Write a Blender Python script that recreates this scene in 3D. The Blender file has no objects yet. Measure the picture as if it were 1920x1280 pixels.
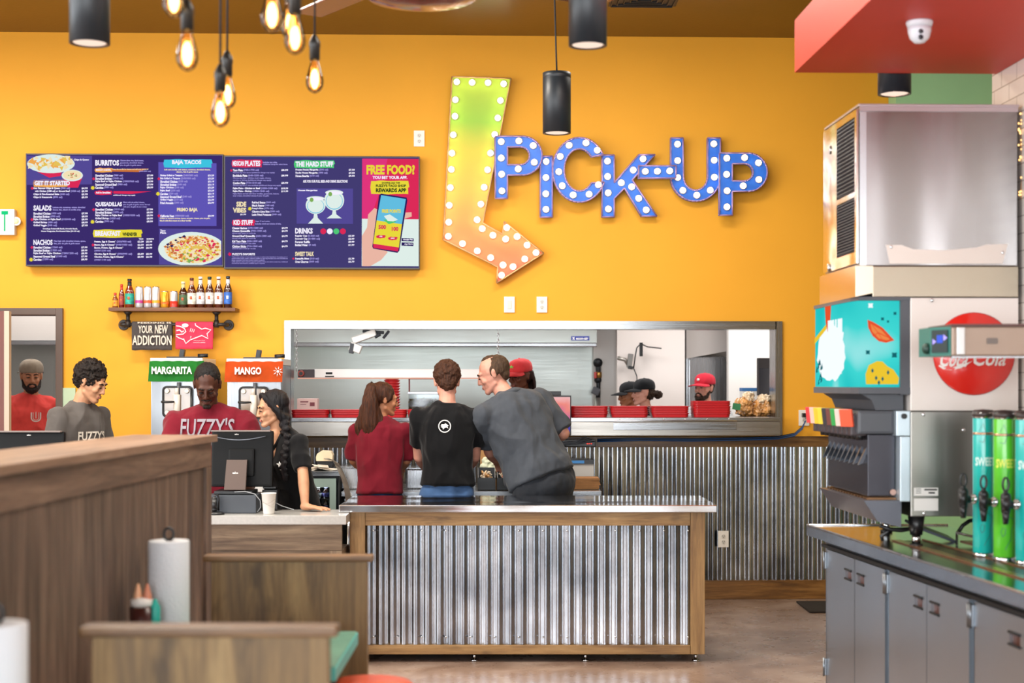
import bpy, bmesh, math, random
from mathutils import Vector as V, Matrix, noise, Euler
from mathutils.geometry import tessellate_polygon
from mathutils.bvhtree import BVHTree
random.seed(7)
SC = bpy.context.scene
COL = SC.collection
PI = math.pi
F = 2800.0                      # focal length in pixels of the 1920 px wide frame
TH = math.atan(0.032)           # the back wall recedes a little to the right
EYE = 1.6
HZ = 720.0                      # horizon row
RV = V((math.cos(TH), -math.sin(TH), 0)); FV = V((math.sin(TH), math.cos(TH), 0))
CR = -TH                        # z-rotation of things square to the camera axis

def CF(xc, d, z): return RV*xc + FV*d + V((0, 0, z))
def C(px, py, d): return CF((px-960)/F*d, d, EYE + (HZ-py)/F*d)
def W(px, py, Y):
    u = (px-960)/F; t = Y/(math.cos(TH)-u*math.sin(TH))
    return CF(u*t, t, EYE+(HZ-py)/F*t)
def xw(px, Y): return W(px, HZ, Y).x

# ---------- colours and materials ----------
def lin(c):
    if isinstance(c, str):
        c = c.lstrip('#'); c = [int(c[i:i+2], 16)/255 for i in (0, 2, 4)]
    return tuple(((x/12.92) if x <= .04045 else ((x+.055)/1.055)**2.4) for x in c)+(1,)
_m = {}
def newmat(name):
    m = bpy.data.materials.new(name); m.use_nodes = True
    nt = m.node_tree; b = nt.nodes['Principled BSDF']
    return m, nt, b
def N(nt, t, **k):
    n = nt.nodes.new(t)
    for a, v in k.items():
        if a.startswith('i_'): n.inputs[a[2:].replace('_', ' ')].default_value = v
        else: setattr(n, a, v)
    return n
def ramp(nt, stops, src):
    r = nt.nodes.new('ShaderNodeValToRGB'); e = r.color_ramp.elements
    while len(e) < len(stops): e.new(.5)
    for i, (p, c) in enumerate(stops): e[i].position = p; e[i].color = lin(c) if not isinstance(c, tuple) or len(c) == 3 else c
    nt.links.new(src, r.inputs[0]); return r.outputs[0]
def coords(nt, scale=(1, 1, 1), kind='Object'):
    tc = nt.nodes.new('ShaderNodeTexCoord'); mp = nt.nodes.new('ShaderNodeMapping')
    nt.links.new(tc.outputs[kind], mp.inputs[0]); mp.inputs['Scale'].default_value = scale
    return mp.outputs[0]
def mat(name, col, rough=.5, metal=0., var=0., vs=4., bump=0., bs=60., spec=None, scale=(1, 1, 1), coat=0., trans=0., emit=0., sheen=0.):
    if name in _m: return _m[name]
    m, nt, b = newmat(name); c = lin(col)
    b.inputs['Base Color'].default_value = c; b.inputs['Roughness'].default_value = rough; b.inputs['Metallic'].default_value = metal
    if spec is not None: b.inputs['Specular IOR Level'].default_value = spec
    if coat: b.inputs['Coat Weight'].default_value = coat; b.inputs['Coat Roughness'].default_value = .08
    if trans: b.inputs['Transmission Weight'].default_value = trans
    if sheen: b.inputs['Sheen Weight'].default_value = sheen
    if emit: b.inputs['Emission Color'].default_value = c; b.inputs['Emission Strength'].default_value = emit
    if var or bump:
        co = coords(nt, scale)
    if var:
        n = N(nt, 'ShaderNodeTexNoise', i_Scale=vs, i_Detail=5.); nt.links.new(co, n.inputs[0])
        d = tuple(x*(1-var) for x in c[:3])+(1,); l = tuple(min(1, x*(1+var)) for x in c[:3])+(1,)
        o = ramp(nt, [(.3, d), (.7, l)], n.outputs[0]); nt.links.new(o, b.inputs['Base Color'])
    if bump:
        n2 = N(nt, 'ShaderNodeTexNoise', i_Scale=bs, i_Detail=3.); nt.links.new(co, n2.inputs[0])
        bp = N(nt, 'ShaderNodeBump', i_Strength=bump, i_Distance=.01); nt.links.new(n2.outputs[0], bp.inputs['Height']); nt.links.new(bp.outputs[0], b.inputs['Normal'])
    _m[name] = m; return m
def emis(name, col, s=1.):
    if name in _m: return _m[name]
    m = bpy.data.materials.new(name); m.use_nodes = True; nt = m.node_tree; nt.nodes.clear()
    e = nt.nodes.new('ShaderNodeEmission'); e.inputs[0].default_value = lin(col); e.inputs[1].default_value = s
    o = nt.nodes.new('ShaderNodeOutputMaterial'); nt.links.new(e.outputs[0], o.inputs[0]); _m[name] = m; return m
def wood(name, dark, mid, light, axis='x', rough=.45, g=1., knots=.0):
    if name in _m: return _m[name]
    m, nt, b = newmat(name)
    s = {'x': (1.2, 14, 14), 'y': (14, 1.2, 14), 'z': (14, 14, 1.2)}[axis]
    s = tuple(x*g for x in s)
    co = coords(nt, s)
    n = N(nt, 'ShaderNodeTexNoise', i_Scale=1.3, i_Detail=7., i_Roughness=.62, i_Distortion=.8); nt.links.new(co, n.inputs[0])
    col = ramp(nt, [(.28, dark), (.5, mid), (.72, light)], n.outputs[0])
    n2 = N(nt, 'ShaderNodeTexNoise', i_Scale=9., i_Detail=4., i_Roughness=.7); nt.links.new(co, n2.inputs[0])
    g2 = ramp(nt, [(.35, (.72, .72, .72, 1)), (.6, (1., 1., 1., 1))], n2.outputs[0])
    mx = N(nt, 'ShaderNodeMixRGB', blend_type='MULTIPLY'); mx.inputs[0].default_value = .7
    nt.links.new(col, mx.inputs[1]); nt.links.new(g2, mx.inputs[2]); out = mx.outputs[0]
    if knots:
        co2 = coords(nt, tuple(2.2 if x < 5 else 5. for x in s))
        vo = N(nt, 'ShaderNodeTexNoise', i_Scale=1.6, i_Detail=3.); nt.links.new(co2, vo.inputs[0])
        k = ramp(nt, [(.30, (.30, .27, .24, 1)), (.42, (1., 1., 1., 1))], vo.outputs[0])
        m3 = N(nt, 'ShaderNodeMixRGB', blend_type='MULTIPLY'); m3.inputs[0].default_value = knots
        nt.links.new(out, m3.inputs[1]); nt.links.new(k, m3.inputs[2]); out = m3.outputs[0]
    nt.links.new(out, b.inputs['Base Color']); b.inputs['Roughness'].default_value = rough
    bp = N(nt, 'ShaderNodeBump', i_Strength=.25, i_Distance=.004); nt.links.new(n2.outputs[0], bp.inputs['Height']); nt.links.new(bp.outputs[0], b.inputs['Normal'])
    _m[name] = m; return m
def steel(name, col='#c9cbce', rough=.26, axis='x', wob=.12, ws=3., streak=.12):
    if name in _m: return _m[name]
    m, nt, b = newmat(name)
    b.inputs['Base Color'].default_value = lin(col); b.inputs['Metallic'].default_value = 1.
    s = {'x': (1, 60, 60), 'y': (60, 1, 60), 'z': (60, 60, 1)}[axis]
    co = coords(nt, s); n = N(nt, 'ShaderNodeTexNoise', i_Scale=2., i_Detail=4.); nt.links.new(co, n.inputs[0])
    mr = N(nt, 'ShaderNodeMapRange'); mr.inputs['To Min'].default_value = max(.03, rough-streak); mr.inputs['To Max'].default_value = rough+streak
    nt.links.new(n.outputs[0], mr.inputs[0]); nt.links.new(mr.outputs[0], b.inputs['Roughness'])
    co2 = coords(nt, {'x': (.25, 1, 1), 'y': (1, .25, 1), 'z': (1, 1, .22)}[axis]); w = N(nt, 'ShaderNodeTexNoise', i_Scale=ws, i_Detail=.5); nt.links.new(co2, w.inputs[0])
    bp = N(nt, 'ShaderNodeBump', i_Strength=wob, i_Distance=.05); nt.links.new(w.outputs[0], bp.inputs['Height']); nt.links.new(bp.outputs[0], b.inputs['Normal'])
    _m[name] = m; return m
def glass(name, col='#ffffff', rough=.02, ior=1.45):
    if name in _m: return _m[name]
    m, nt, b = newmat(name)
    b.inputs['Base Color'].default_value = lin(col); b.inputs['Transmission Weight'].default_value = 1.; b.inputs['Roughness'].default_value = rough; b.inputs['IOR'].default_value = ior
    _m[name] = m; return m

# ---------- mesh helpers: everything is built in world space and moved into its thing's frame when linked ----------
def nb(): return bmesh.new()
def _add(bm, verts, faces, mi=0, smooth=False):
    vs = [bm.verts.new(v) for v in verts]
    for f in faces:
        try:
            q = bm.faces.new([vs[i] for i in f]); q.material_index = mi; q.smooth = smooth
        except ValueError: pass
    return vs
def box(bm, c, s, rz=0., mi=0, bev=0., rot=None):
    c = V(c); R = rot if rot is not None else Matrix.Rotation(rz, 3, 'Z')
    hx, hy, hz = s[0]/2, s[1]/2, s[2]/2
    vs = [c + R @ V((x*hx, y*hy, z*hz)) for z in (-1, 1) for x, y in ((-1, -1), (1, -1), (1, 1), (-1, 1))]
    fs = [(3, 2, 1, 0), (4, 5, 6, 7), (0, 1, 5, 4), (1, 2, 6, 5), (2, 3, 7, 6), (3, 0, 4, 7)]
    nv = _add(bm, vs, fs, mi)
    if bev > 0:
        es = list({e for v in nv for e in v.link_edges})
        r = bmesh.ops.bevel(bm, geom=es, offset=bev, segments=2, affect='EDGES', profile=.7)
        for f in r['faces']: f.material_index = mi
def box2(bm, a, b, mi=0, bev=0.):
    a, b = V(a), V(b); box(bm, (a+b)/2, [abs(x) for x in (b-a)], 0, mi, bev)
def frame(d):
    d = d.normalized(); u = V((0, 0, 1)) if abs(d.z) < .95 else V((1, 0, 0))
    a = d.cross(u).normalized(); return a, d.cross(a).normalized()
def cyl(bm, p0, p1, r0, r1=None, n=20, mi=0, caps=True):
    p0, p1 = V(p0), V(p1); r1 = r0 if r1 is None else r1
    a, b = frame(p1-p0)
    vs = []
    for p, r in ((p0, r0), (p1, r1)):
        for i in range(n):
            t = 2*PI*i/n; vs.append(p + a*math.cos(t)*r + b*math.sin(t)*r)
    nv = _add(bm, vs, [(i, (i+1) % n, n+(i+1) % n, n+i) for i in range(n)], mi, True)
    if caps:
        for k in (0, n):
            try: f = bm.faces.new(nv[k:k+n][::(1 if k else -1)]); f.material_index = mi
            except ValueError: pass
def sph(bm, c, r, rot=None, n=14, m=9, mi=0):
    c = V(c); r = V(r) if hasattr(r, '__len__') else V((r, r, r))
    R = rot if rot is not None else Matrix.Identity(3)
    vs = [c + R @ V((0, 0, r.z))]
    for j in range(1, m):
        p = PI*j/m
        for i in range(n):
            t = 2*PI*i/n; vs.append(c + R @ V((r.x*math.sin(p)*math.cos(t), r.y*math.sin(p)*math.sin(t), r.z*math.cos(p))))
    vs.append(c - R @ V((0, 0, r.z)))
    fs = [(0, 1+i, 1+(i+1) % n) for i in range(n)]
    for j in range(m-2):
        o = 1+j*n; fs += [(o+i, o+n+i, o+n+(i+1) % n, o+(i+1) % n) for i in range(n)]
    o = 1+(m-2)*n; L = len(vs)-1
    fs += [(L, o+(i+1) % n, o+i) for i in range(n)]
    _add(bm, vs, fs, mi, True)
def cap(bm, p0, r0, p1, r1, n=14, mi=0):      # capsule with two radii
    p0, p1 = V(p0), V(p1)
    cyl(bm, p0, p1, r0, r1, n, mi); sph(bm, p0, r0, n=n, m=8, mi=mi); sph(bm, p1, r1, n=n, m=8, mi=mi)
def chain(bm, pts, rs, mi=0, n=12):
    for i in range(len(pts)-1): cap(bm, pts[i], rs[i], pts[i+1], rs[i+1], n, mi)
def lathe(bm, prof, loc, n=24, mi=0, rot=None, mis=None, ends=True):
    loc = V(loc); R = rot if rot is not None else Matrix.Identity(3)
    vs = [loc + R @ V((r*math.cos(2*PI*i/n), r*math.sin(2*PI*i/n), z)) for r, z in prof for i in range(n)]
    nv = [bm.verts.new(v) for v in vs]
    for k in range(len(prof)-1):
        for i in range(n):
            try:
                f = bm.faces.new([nv[k*n+i], nv[k*n+(i+1) % n], nv[(k+1)*n+(i+1) % n], nv[(k+1)*n+i]])
                f.smooth = True; f.material_index = mis[k] if mis else mi
            except ValueError: pass
    for k in (0, len(prof)-1):
        if ends and prof[k][0] > 1e-4:
            try: f = bm.faces.new(nv[k*n:(k+1)*n]); f.material_index = (mis[0 if k == 0 else -1] if mis else mi)
            except ValueError: pass
def tube(bm, pts, r, n=8, mi=0, closed=False):
    pts = [V(p) for p in pts]; k = len(pts); rings = []
    t0 = (pts[1]-pts[0]).normalized(); a, _ = frame(t0)
    for i in range(k):
        t = (pts[min(i+1, k-1)]-pts[max(i-1, 0)]).normalized()
        a = (a - t*a.dot(t)).normalized(); b = t.cross(a)
        rr = r[i] if hasattr(r, '__len__') else r
        rings.append([bm.verts.new(pts[i]+a*math.cos(2*PI*j/n)*rr+b*math.sin(2*PI*j/n)*rr) for j in range(n)])
    for i in range(k-1):
        for j in range(n):
            f = bm.faces.new([rings[i][j], rings[i][(j+1) % n], rings[i+1][(j+1) % n], rings[i+1][j]]); f.smooth = True; f.material_index = mi
    for q in (rings[0][::-1], rings[-1]):
        f = bm.faces.new(q); f.material_index = mi
def prism(bm, outer, holes, fn, depth, mi=0, mside=None, back=True):
    """outline in 2-D, fn maps (u, v) to a point, depth is a vector to the back face"""
    loops = [outer]+list(holes); depth = V(depth); mside = mi if mside is None else mside
    flat = [p for l in loops for p in l]
    tris = tessellate_polygon([[V((p[0], p[1], 0)) for p in l] for l in loops])
    fr = [bm.verts.new(V(fn(*p))) for p in flat]; bk = [bm.verts.new(v.co+depth) for v in fr]
    for t in tris:
        try:
            bm.faces.new([fr[i] for i in t]).material_index = mi
            if back: bm.faces.new([bk[i] for i in reversed(t)]).material_index = mi
        except ValueError: pass
    o = 0
    for l in loops:
        k = len(l)
        for i in range(k):
            a, b = o+i, o+(i+1) % k
            try: bm.faces.new([fr[a], fr[b], bk[b], bk[a]]).material_index = mside
            except ValueError: pass
        o += k
def arc(cx, cy, rx, ry, a0, a1, n=16):
    return [(cx+rx*math.cos(math.radians(a0+(a1-a0)*i/n)), cy+ry*math.sin(math.radians(a0+(a1-a0)*i/n))) for i in range(n+1)]
def ribbon(bm, pts, w, fn, depth, mi=0):      # a flat stroke of width w along 2-D points
    k = len(pts); L, R = [], []
    for i in range(k):
        a = V(pts[max(i-1, 0)]); b = V(pts[min(i+1, k-1)]); d = (b-a).normalized(); nrm = V((-d.y, d.x))*w/2
        L.append(V(pts[i])+nrm); R.append(V(pts[i])-nrm)
    for i in range(k-1):
        q = [L[i], L[i+1], R[i+1], R[i]]
        try: bm.faces.new([bm.verts.new(V(fn(p.x, p.y))+V(depth)) for p in q]).material_index = mi
        except ValueError: pass
def fixn(bm):
    bmesh.ops.recalc_face_normals(bm, faces=bm.faces)

def thing(name, label, cat, loc=(0, 0, 0), rz=0., group=None, kind=None):
    o = bpy.data.objects.new(name, None); COL.objects.link(o); o.empty_display_size = .1
    o.location = loc; o.rotation_euler = (0, 0, rz)
    return tag(o, label, cat, group, kind)
def tag(o, label=None, cat=None, group=None, kind=None):
    if label: o['label'] = label
    if cat: o['category'] = cat
    if group: o['group'] = group
    if kind: o['kind'] = kind
    return o
def rootmat(o):
    while o.parent: o = o.parent
    return Matrix.LocRotScale(o.location, o.rotation_euler, o.scale)
def obj(name, bm, mats, parent=None, label=None, sharp=True, keepn=False, base=None):
    if not keepn: fixn(bm)
    if base is not None: bm.transform(Matrix.Translation(-V(base)))
    elif parent is not None: bm.transform(rootmat(parent).inverted())
    me = bpy.data.meshes.new(name); bm.to_mesh(me); bm.free()
    for m in (mats if isinstance(mats, (list, tuple)) else [mats]): me.materials.append(m)
    o = bpy.data.objects.new(name, me); COL.objects.link(o)
    if base is not None: o.location = base
    if parent is not None: o.parent = parent
    if label: o['label'] = label
    return o
def struct(name, bm, m, **k):
    o = obj(name, bm, m, **k)
    if not k.get('parent'): o['kind'] = 'structure'
    return o
def kids(o): return [c for c in o.children]
def copy_tree(o, parent=None, loc=None, rz=None, label=None, group=None):
    c = o.copy(); COL.objects.link(c)
    if parent: c.parent = parent
    for ch in kids(o): copy_tree(ch, c)
    if loc is not None: c.location = loc
    if rz is not None: c.rotation_euler = (0, 0, rz)
    if label: c['label'] = label
    if group: c['group'] = group
    return c

# ---------- writing: built-in font turned to mesh and fitted to a box ----------
def texts(specs, fn, off, mats, name, parent, bold=.0, bm=None, project=None, label=None, local=False):
    """specs: (string, x0, y0, x1, y1, material index[, italic]) with y down; fn(px,py)->point; off: vector towards the reader"""
    tmp = []
    for sp in specs:
        cu = bpy.data.curves.new('t', 'FONT'); cu.body = sp[0]; cu.size = 1; cu.resolution_u = 2; cu.offset = bold; cu.fill_mode = 'BOTH'
        o = bpy.data.objects.new('t', cu); COL.objects.link(o); tmp.append((o, cu, sp))
    dg = bpy.context.evaluated_depsgraph_get(); dg.update()
    bm = bm or nb()
    for o, cu, sp in tmp:
        me = bpy.data.meshes.new_from_object(o.evaluated_get(dg)); s, x0, y0, x1, y1, mi = sp[:6]; it = sp[6] if len(sp) > 6 else 0
        if len(me.vertices):
            xs = [v.co.x for v in me.vertices]; ys = [v.co.y for v in me.vertices]
            ax, bx, ay, by = min(xs), max(xs), min(ys), max(ys); w = max(bx-ax, 1e-6); h = max(by-ay, 1e-6)
            pv = []
            for v in me.vertices:
                u = (v.co.x-ax)/w; q = (v.co.y-ay)/h
                pv.append((x0+(x1-x0)*u+it*q*(y1-y0), y1-(y1-y0)*q))
            vs = [bm.verts.new(V(fn(*p))+V(off)) for p in pv]
            for p in me.polygons:
                try: bm.faces.new([vs[i] for i in p.vertices]).material_index = mi
                except ValueError: pass
        bpy.data.objects.remove(o); bpy.data.curves.remove(cu); bpy.data.meshes.remove(me)
    if project: project(bm)
    o = obj(name, bm, mats, None if local else parent, keepn=True, label=label)
    if local: o.parent = parent
    return o
def bake(bm, voxel=.006, smooth=4, fold=0., ff=(8, 8, 5), seed=0):
    """overlapping closed shapes -> one continuous surface (mesh data)"""
    fixn(bm); me = bpy.data.meshes.new('b'); bm.to_mesh(me); bm.free()
    o = bpy.data.objects.new('b', me); COL.objects.link(o)
    r = o.modifiers.new('r', 'REMESH'); r.mode = 'VOXEL'; r.voxel_size = voxel; r.use_smooth_shade = True
    if smooth:
        s = o.modifiers.new('s', 'SMOOTH'); s.factor = .6; s.iterations = smooth
    dg = bpy.context.evaluated_depsgraph_get(); dg.update()
    out = bpy.data.meshes.new_from_object(o.evaluated_get(dg))
    bpy.data.objects.remove(o); bpy.data.meshes.remove(me)
    if fold:
        co = [v.co.copy() for v in out.vertices]; nn = [v.normal.copy() for v in out.vertices]
        for i, v in enumerate(out.vertices):
            p = V((co[i].x*ff[0]+seed, co[i].y*ff[1], co[i].z*ff[2]))
            n1 = noise.noise(p); n2 = noise.noise(p*2.3+V((5, 3, 1)))
            v.co = co[i]+nn[i]*fold*max(-.12, (1-2*abs(n1))*.8-.25+n2*.5)
    for p in out.polygons: p.use_smooth = True
    out.update()
    return out
def mobj(name, me, m, parent=None, label=None):
    me.materials.clear(); me.materials.append(m)
    o = bpy.data.objects.new(name, me); COL.objects.link(o)
    if parent is not None: o.parent = parent
    if label: o['label'] = label
    return o
# ================= PEOPLE =================
SK = dict(light='#c98f74', pink='#cf9480', tan='#b57a58', brown='#6b3c28', dark='#4a281b', olive='#c08d6c', med='#a86c4a')
def skinmat(k):
    n = 'skin_'+k
    if n in _m: return _m[n]
    m = mat(n, SK[k], .5, var=.12, vs=14, bump=.12, bs=220, spec=.4)
    b = m.node_tree.nodes['Principled BSDF']; b.inputs['Subsurface Weight'].default_value = .12; b.inputs['Subsurface Radius'].default_value = (.012, .005, .003); b.inputs['Subsurface Scale'].default_value = 1.
    return m
def hairmat(name, c1, c2, rough=.45):
    if name in _m: return _m[name]
    m, nt, b = newmat(name); co = coords(nt, (60, 60, 7))
    n = N(nt, 'ShaderNodeTexNoise', i_Scale=2.2, i_Detail=5., i_Roughness=.7); nt.links.new(co, n.inputs[0])
    nt.links.new(ramp(nt, [(.35, c1), (.65, c2)], n.outputs[0]), b.inputs['Base Color']); b.inputs['Roughness'].default_value = rough; b.inputs['Specular IOR Level'].default_value = .25
    bp = N(nt, 'ShaderNodeBump', i_Strength=.8, i_Distance=.01); nt.links.new(n.outputs[0], bp.inputs['Height']); nt.links.new(bp.outputs[0], b.inputs['Normal'])
    _m[name] = m; return m
def clothmat(name, c, rough=.9):
    if name in _m: return _m[name]
    m = mat(name, c, rough, var=.05, vs=30, spec=.2, sheen=.1); nt = m.node_tree; b = nt.nodes['Principled BSDF']
    co = coords(nt, (7, 7, 3.2)); n = N(nt, 'ShaderNodeTexNoise', i_Scale=1.3, i_Detail=1.5, i_Distortion=.35); nt.links.new(co, n.inputs[0])
    bp = N(nt, 'ShaderNodeBump', i_Strength=.55, i_Distance=.06); nt.links.new(n.outputs[0], bp.inputs['Height']); nt.links.new(bp.outputs[0], b.inputs['Normal'])
    return m
def hand(bm, wrist, direc, palm_n, k=1., spread=.1, curl=.35, side=1):
    """palm with four unequal fingers and a thumb; direc: towards the fingertips, palm_n: out of the palm"""
    d = direc.normalized(); n = (palm_n-d*palm_n.dot(d)).normalized(); s = d.cross(n)*side
    R = Matrix((s, d, n)).transposed()
    sph(bm, wrist+d*.045*k, (.040*k, .052*k, .015*k), R); cap(bm, wrist-d*.01*k, .024*k, wrist+d*.03*k, .022*k)
    for i, (o, L) in enumerate(((-.030, .070), (-.010, .080), (.010, .075), (.029, .058))):
        p = wrist+d*.085*k+s*o*k; a = (o/.03)*spread; dd = (d+s*a).normalized(); pts = [p-dd*.012*k]; ang = 0
        for j, f in enumerate((.46, .3, .24)):
            ang += curl*(.6 if j == 0 else 1); v = dd*math.cos(ang)+n*math.sin(ang); pts.append(pts[-1]+v*(L*f+(.012 if j == 0 else 0))*k)
        chain(bm, pts, [.0095*k, .0088*k, .008*k, .007*k], n=10)
    t0 = wrist+d*.028*k-s*.030*k
    chain(bm, [t0, t0+(d*.6-s*.7+n*.25).normalized()*.034*k, t0+(d*.6-s*.7+n*.25).normalized()*.034*k+(d*.9-s*.35+n*.2).normalized()*.032*k], [.013*k, .011*k, .009*k], n=10)

def person(label, foot, rz, H=1.75, bw=1., lean=(0, 0), head=(0, 0, 0), skin='light', arms=None, shirt=None, hair=None, pants='#2c3e60',
           belly=0., sleeve=.19, voxel=.006, extra=None, group=None, female=False, hem=-.08, lips='#9a5a4c', shoulder=1.):
    """local frame: faces -Y, Z up, its left is +X.  lean=(forward, towards its left) degrees; head=(yaw to its left, pitch down, roll)"""
    k = H/1.75; root = Matrix.LocRotScale(V(foot), Euler((0, 0, rz)), V((1, 1, 1))); inv = root.inverted()
    Rt = Matrix.Rotation(math.radians(lean[1]), 3, 'Y') @ Matrix.Rotation(math.radians(lean[0]), 3, 'X')
    P0 = V((0, 0, .95*k))
    def t(x, y, z): return P0 + Rt @ V((x*k*bw, y*k*bw, z*k))
    Rh = Matrix.Rotation(math.radians(head[0]), 3, 'Z') @ Matrix.Rotation(math.radians(head[1]), 3, 'X') @ Matrix.Rotation(math.radians(head[2]), 3, 'Y')
    ntop = P0 + Rt @ V((0, -.012*k, .572*k)); hs = (.955 if female else 1.)*min(k, 1.03)
    HC = ntop + Rh @ V((0, -.018, .105))*hs
    def h(x, y, z): return HC + Rh @ V((x, y, z))*hs
    def hr(*r): return tuple(a*hs for a in r)
    shx = (.168 if female else .185)*shoulder
    S = {'L': t(shx, .008, .440), 'R': t(-shx, .008, .440)}
    arms = arms or {}
    A = {}
    for sd, sg in (('L', 1), ('R', -1)):
        e, w = (inv @ V(p) for p in arms[sd][:2]) if sd in arms else (S[sd]+V((sg*.05, .02, -.28*k)), S[sd]+V((sg*.03, -.10, -.52*k)))
        e = S[sd]+(e-S[sd]).normalized()*min((e-S[sd]).length, .31*k); w = e+(w-e).normalized()*min((w-e).length, .27*k)
        A[sd] = (S[sd], e, w)
    aw = (.85 if female else 1.)*(1+(bw-1)*.6)
    # ---- body ----
    bm = nb()
    for c, r in (((0, 0, .33), (.155, .105, .17)), ((0, .01, .42), (.14, .09, .085)), ((0, 0, .13), (.135, .10, .17)), ((0, 0, 0), (.155, .115, .13))):
        sph(bm, t(*c), (r[0]*k*bw, r[1]*k*bw, r[2]*k), Rt)
    for sg in (1, -1):
        cap(bm, t(sg*.025/bw, .01, .505), .042*k, t(sg*.14, .012, .445), .042*k)
        cap(bm, t(sg*.08, 0, -.06), .085*k*bw, V((sg*.09, -.01, .50*k)), .062*k); cap(bm, V((sg*.09, -.01, .50*k)), .058*k, V((sg*.095, .02, .09)), .038*k)
        cap(bm, V((sg*.095, .04, .045)), .036, V((sg*.11, -.13, .03)), .03)
    cap(bm, t(0, .01, .46), .062*k, ntop, .054*k*(.86 if female else 1.)); cap(bm, ntop, .054*k*(.86 if female else 1.), h(0, .018, -.06), .05*hs)
    for sd in 'LR':
        s, e, w = A[sd]
        cap(bm, s, .050*aw, s+(e-s)*.5, .047*aw); cap(bm, s+(e-s)*.5, .047*aw, e, .038*aw)
        cap(bm, e, .039*aw, e+(w-e)*.35, .040*aw); cap(bm, e+(w-e)*.35, .040*aw, w, .026*aw)
        if arms.get(sd) and len(arms[sd]) > 2:
            q = arms[sd][2]; hand(bm, w, inv.to_3x3() @ V(q['d']), inv.to_3x3() @ V(q['n']), .98*k, q.get('spread', .1), q.get('curl', .3), q.get('side', 1))
        else:
            hand(bm, w, (w-e), V((0, .3, -1)), .95*k, .1, .45, 1 if sd == 'L' else -1)
    # head
    sph(bm, h(0, .018, .026), hr(.074, .094, .089), Rh); sph(bm, h(0, -.018, -.045), hr(.056, .068, .068), Rh); sph(bm, h(0, -.004, -.022), hr(.066, .072, .068), Rh)
    cap(bm, h(-.012, -.068, -.098), .019*hs, h(.012, -.068, -.098), .019*hs)
    for sg in (1, -1):
        cap(bm, h(sg*.047, .000, -.062), .018*hs, h(sg*.018, -.062, -.096), .018*hs); sph(bm, h(sg*.038, -.060, -.028), hr(.019, .020, .018), Rh)
        sph(bm, h(sg*.076, .016, -.008), hr(.008, .017, .029), Rh @ Matrix.Rotation(sg*.25, 3, 'Z')); sph(bm, h(sg*.080, .020, .010), hr(.008, .014, .018), Rh)
        sph(bm, h(sg*.012, -.092, -.034), hr(.009, .011, .008), Rh); sph(bm, h(sg*.030, -.073, .000), hr(.015, .012, .010), Rh)
    cap(bm, h(-.036, -.073, .024), .0125*hs, h(.036, -.073, .024), .0125*hs)
    cap(bm, h(0, -.084, .012), .009*hs, h(0, -.101, -.030), .0115*hs)
    sph(bm, h(0, -.082, -.064), hr(.024, .013, .013), Rh)
    if extra and 'body' in extra: extra['body'](bm, t, h)
    o = mobj('person', bake(bm, voxel, 3), skinmat(skin)); o.location = foot; o.rotation_euler = (0, 0, rz)
    tag(o, label, 'person', group)
    def part(name, bm_or_me, m, lab=None):
        me = bm_or_me
        if not isinstance(me, bpy.types.Mesh):
            fixn(bm_or_me); me = bpy.data.meshes.new(name); bm_or_me.to_mesh(me); bm_or_me.free()
            for p in me.polygons: p.use_smooth = True
        return mobj(name, me, m, o, lab)
    # ---- face ----
    lip = nb(); cap(lip, h(-.019, -.0865, -.0615), .0045*hs, h(.019, -.0865, -.0615), .0045*hs); cap(lip, h(-.015, -.0875, -.0695), .0055*hs, h(.015, -.0875, -.0695), .0055*hs)
    part('lips', lip, mat('lip_'+lips, lips, .45))
    for sg in (1, -1):
        br = nb(); ey = nb()
        chain(br, [h(sg*.015, -.087, .021), h(sg*.032, -.086, .027), h(sg*.047, -.077, .020)], [.0042*hs, .0045*hs, .003*hs], n=8)
        chain(ey, [h(sg*.018, -.082, -.001), h(sg*.030, -.0865, -.001), h(sg*.042, -.080, -.002)], [.0025*hs, .0045*hs, .0025*hs], n=8)
        part('eyebrow', br, hairmat('brow_hair', '#120c08', '#2a1a12')); part('eye', ey, mat('eye_dark', '#15100e', .15))
    # ---- hair and hats ----
    if hair: hair(h, hr, Rh, hs, part, t)
    # ---- shirt ----
    sb = nb(); n = 28
    fw = .94 if female else 1.
    rings = [(hem-.004, .10, .09, 0), (hem, .180*fw, .132, 0), (.02, .174*fw, .130+belly, -belly*.6), (.12, .160*(.93 if female else 1), .122+belly, -belly*.7), (.22, .168*fw, .122+belly*.6, -belly*.4), (.33, .182*fw, .126+(.012 if female else 0), -(.012 if female else 0)),
             (.40, .186*fw, .120, .004), (.455, .165*fw, .100, .008), (.495, .115*fw, .078, .010), (.520, .072, .062, .008), (.528, .05, .05, .006)]
    vs = []
    for z, rx, ry, yo in rings:
        for i in range(n):
            a = 2*PI*i/n; ca, sa = math.cos(a), math.sin(a)
            vs.append(t(rx*math.copysign(abs(ca)**.85, ca), yo+ry*math.copysign(abs(sa)**.85, sa), z))
    fs = [(j*n+i, j*n+(i+1) % n, (j+1)*n+(i+1) % n, (j+1)*n+i) for j in range(len(rings)-1) for i in range(n)]
    fs += [tuple(range(n))[::-1], tuple(range((len(rings)-1)*n, len(rings)*n))]
    _add(sb, vs, fs)
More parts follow.
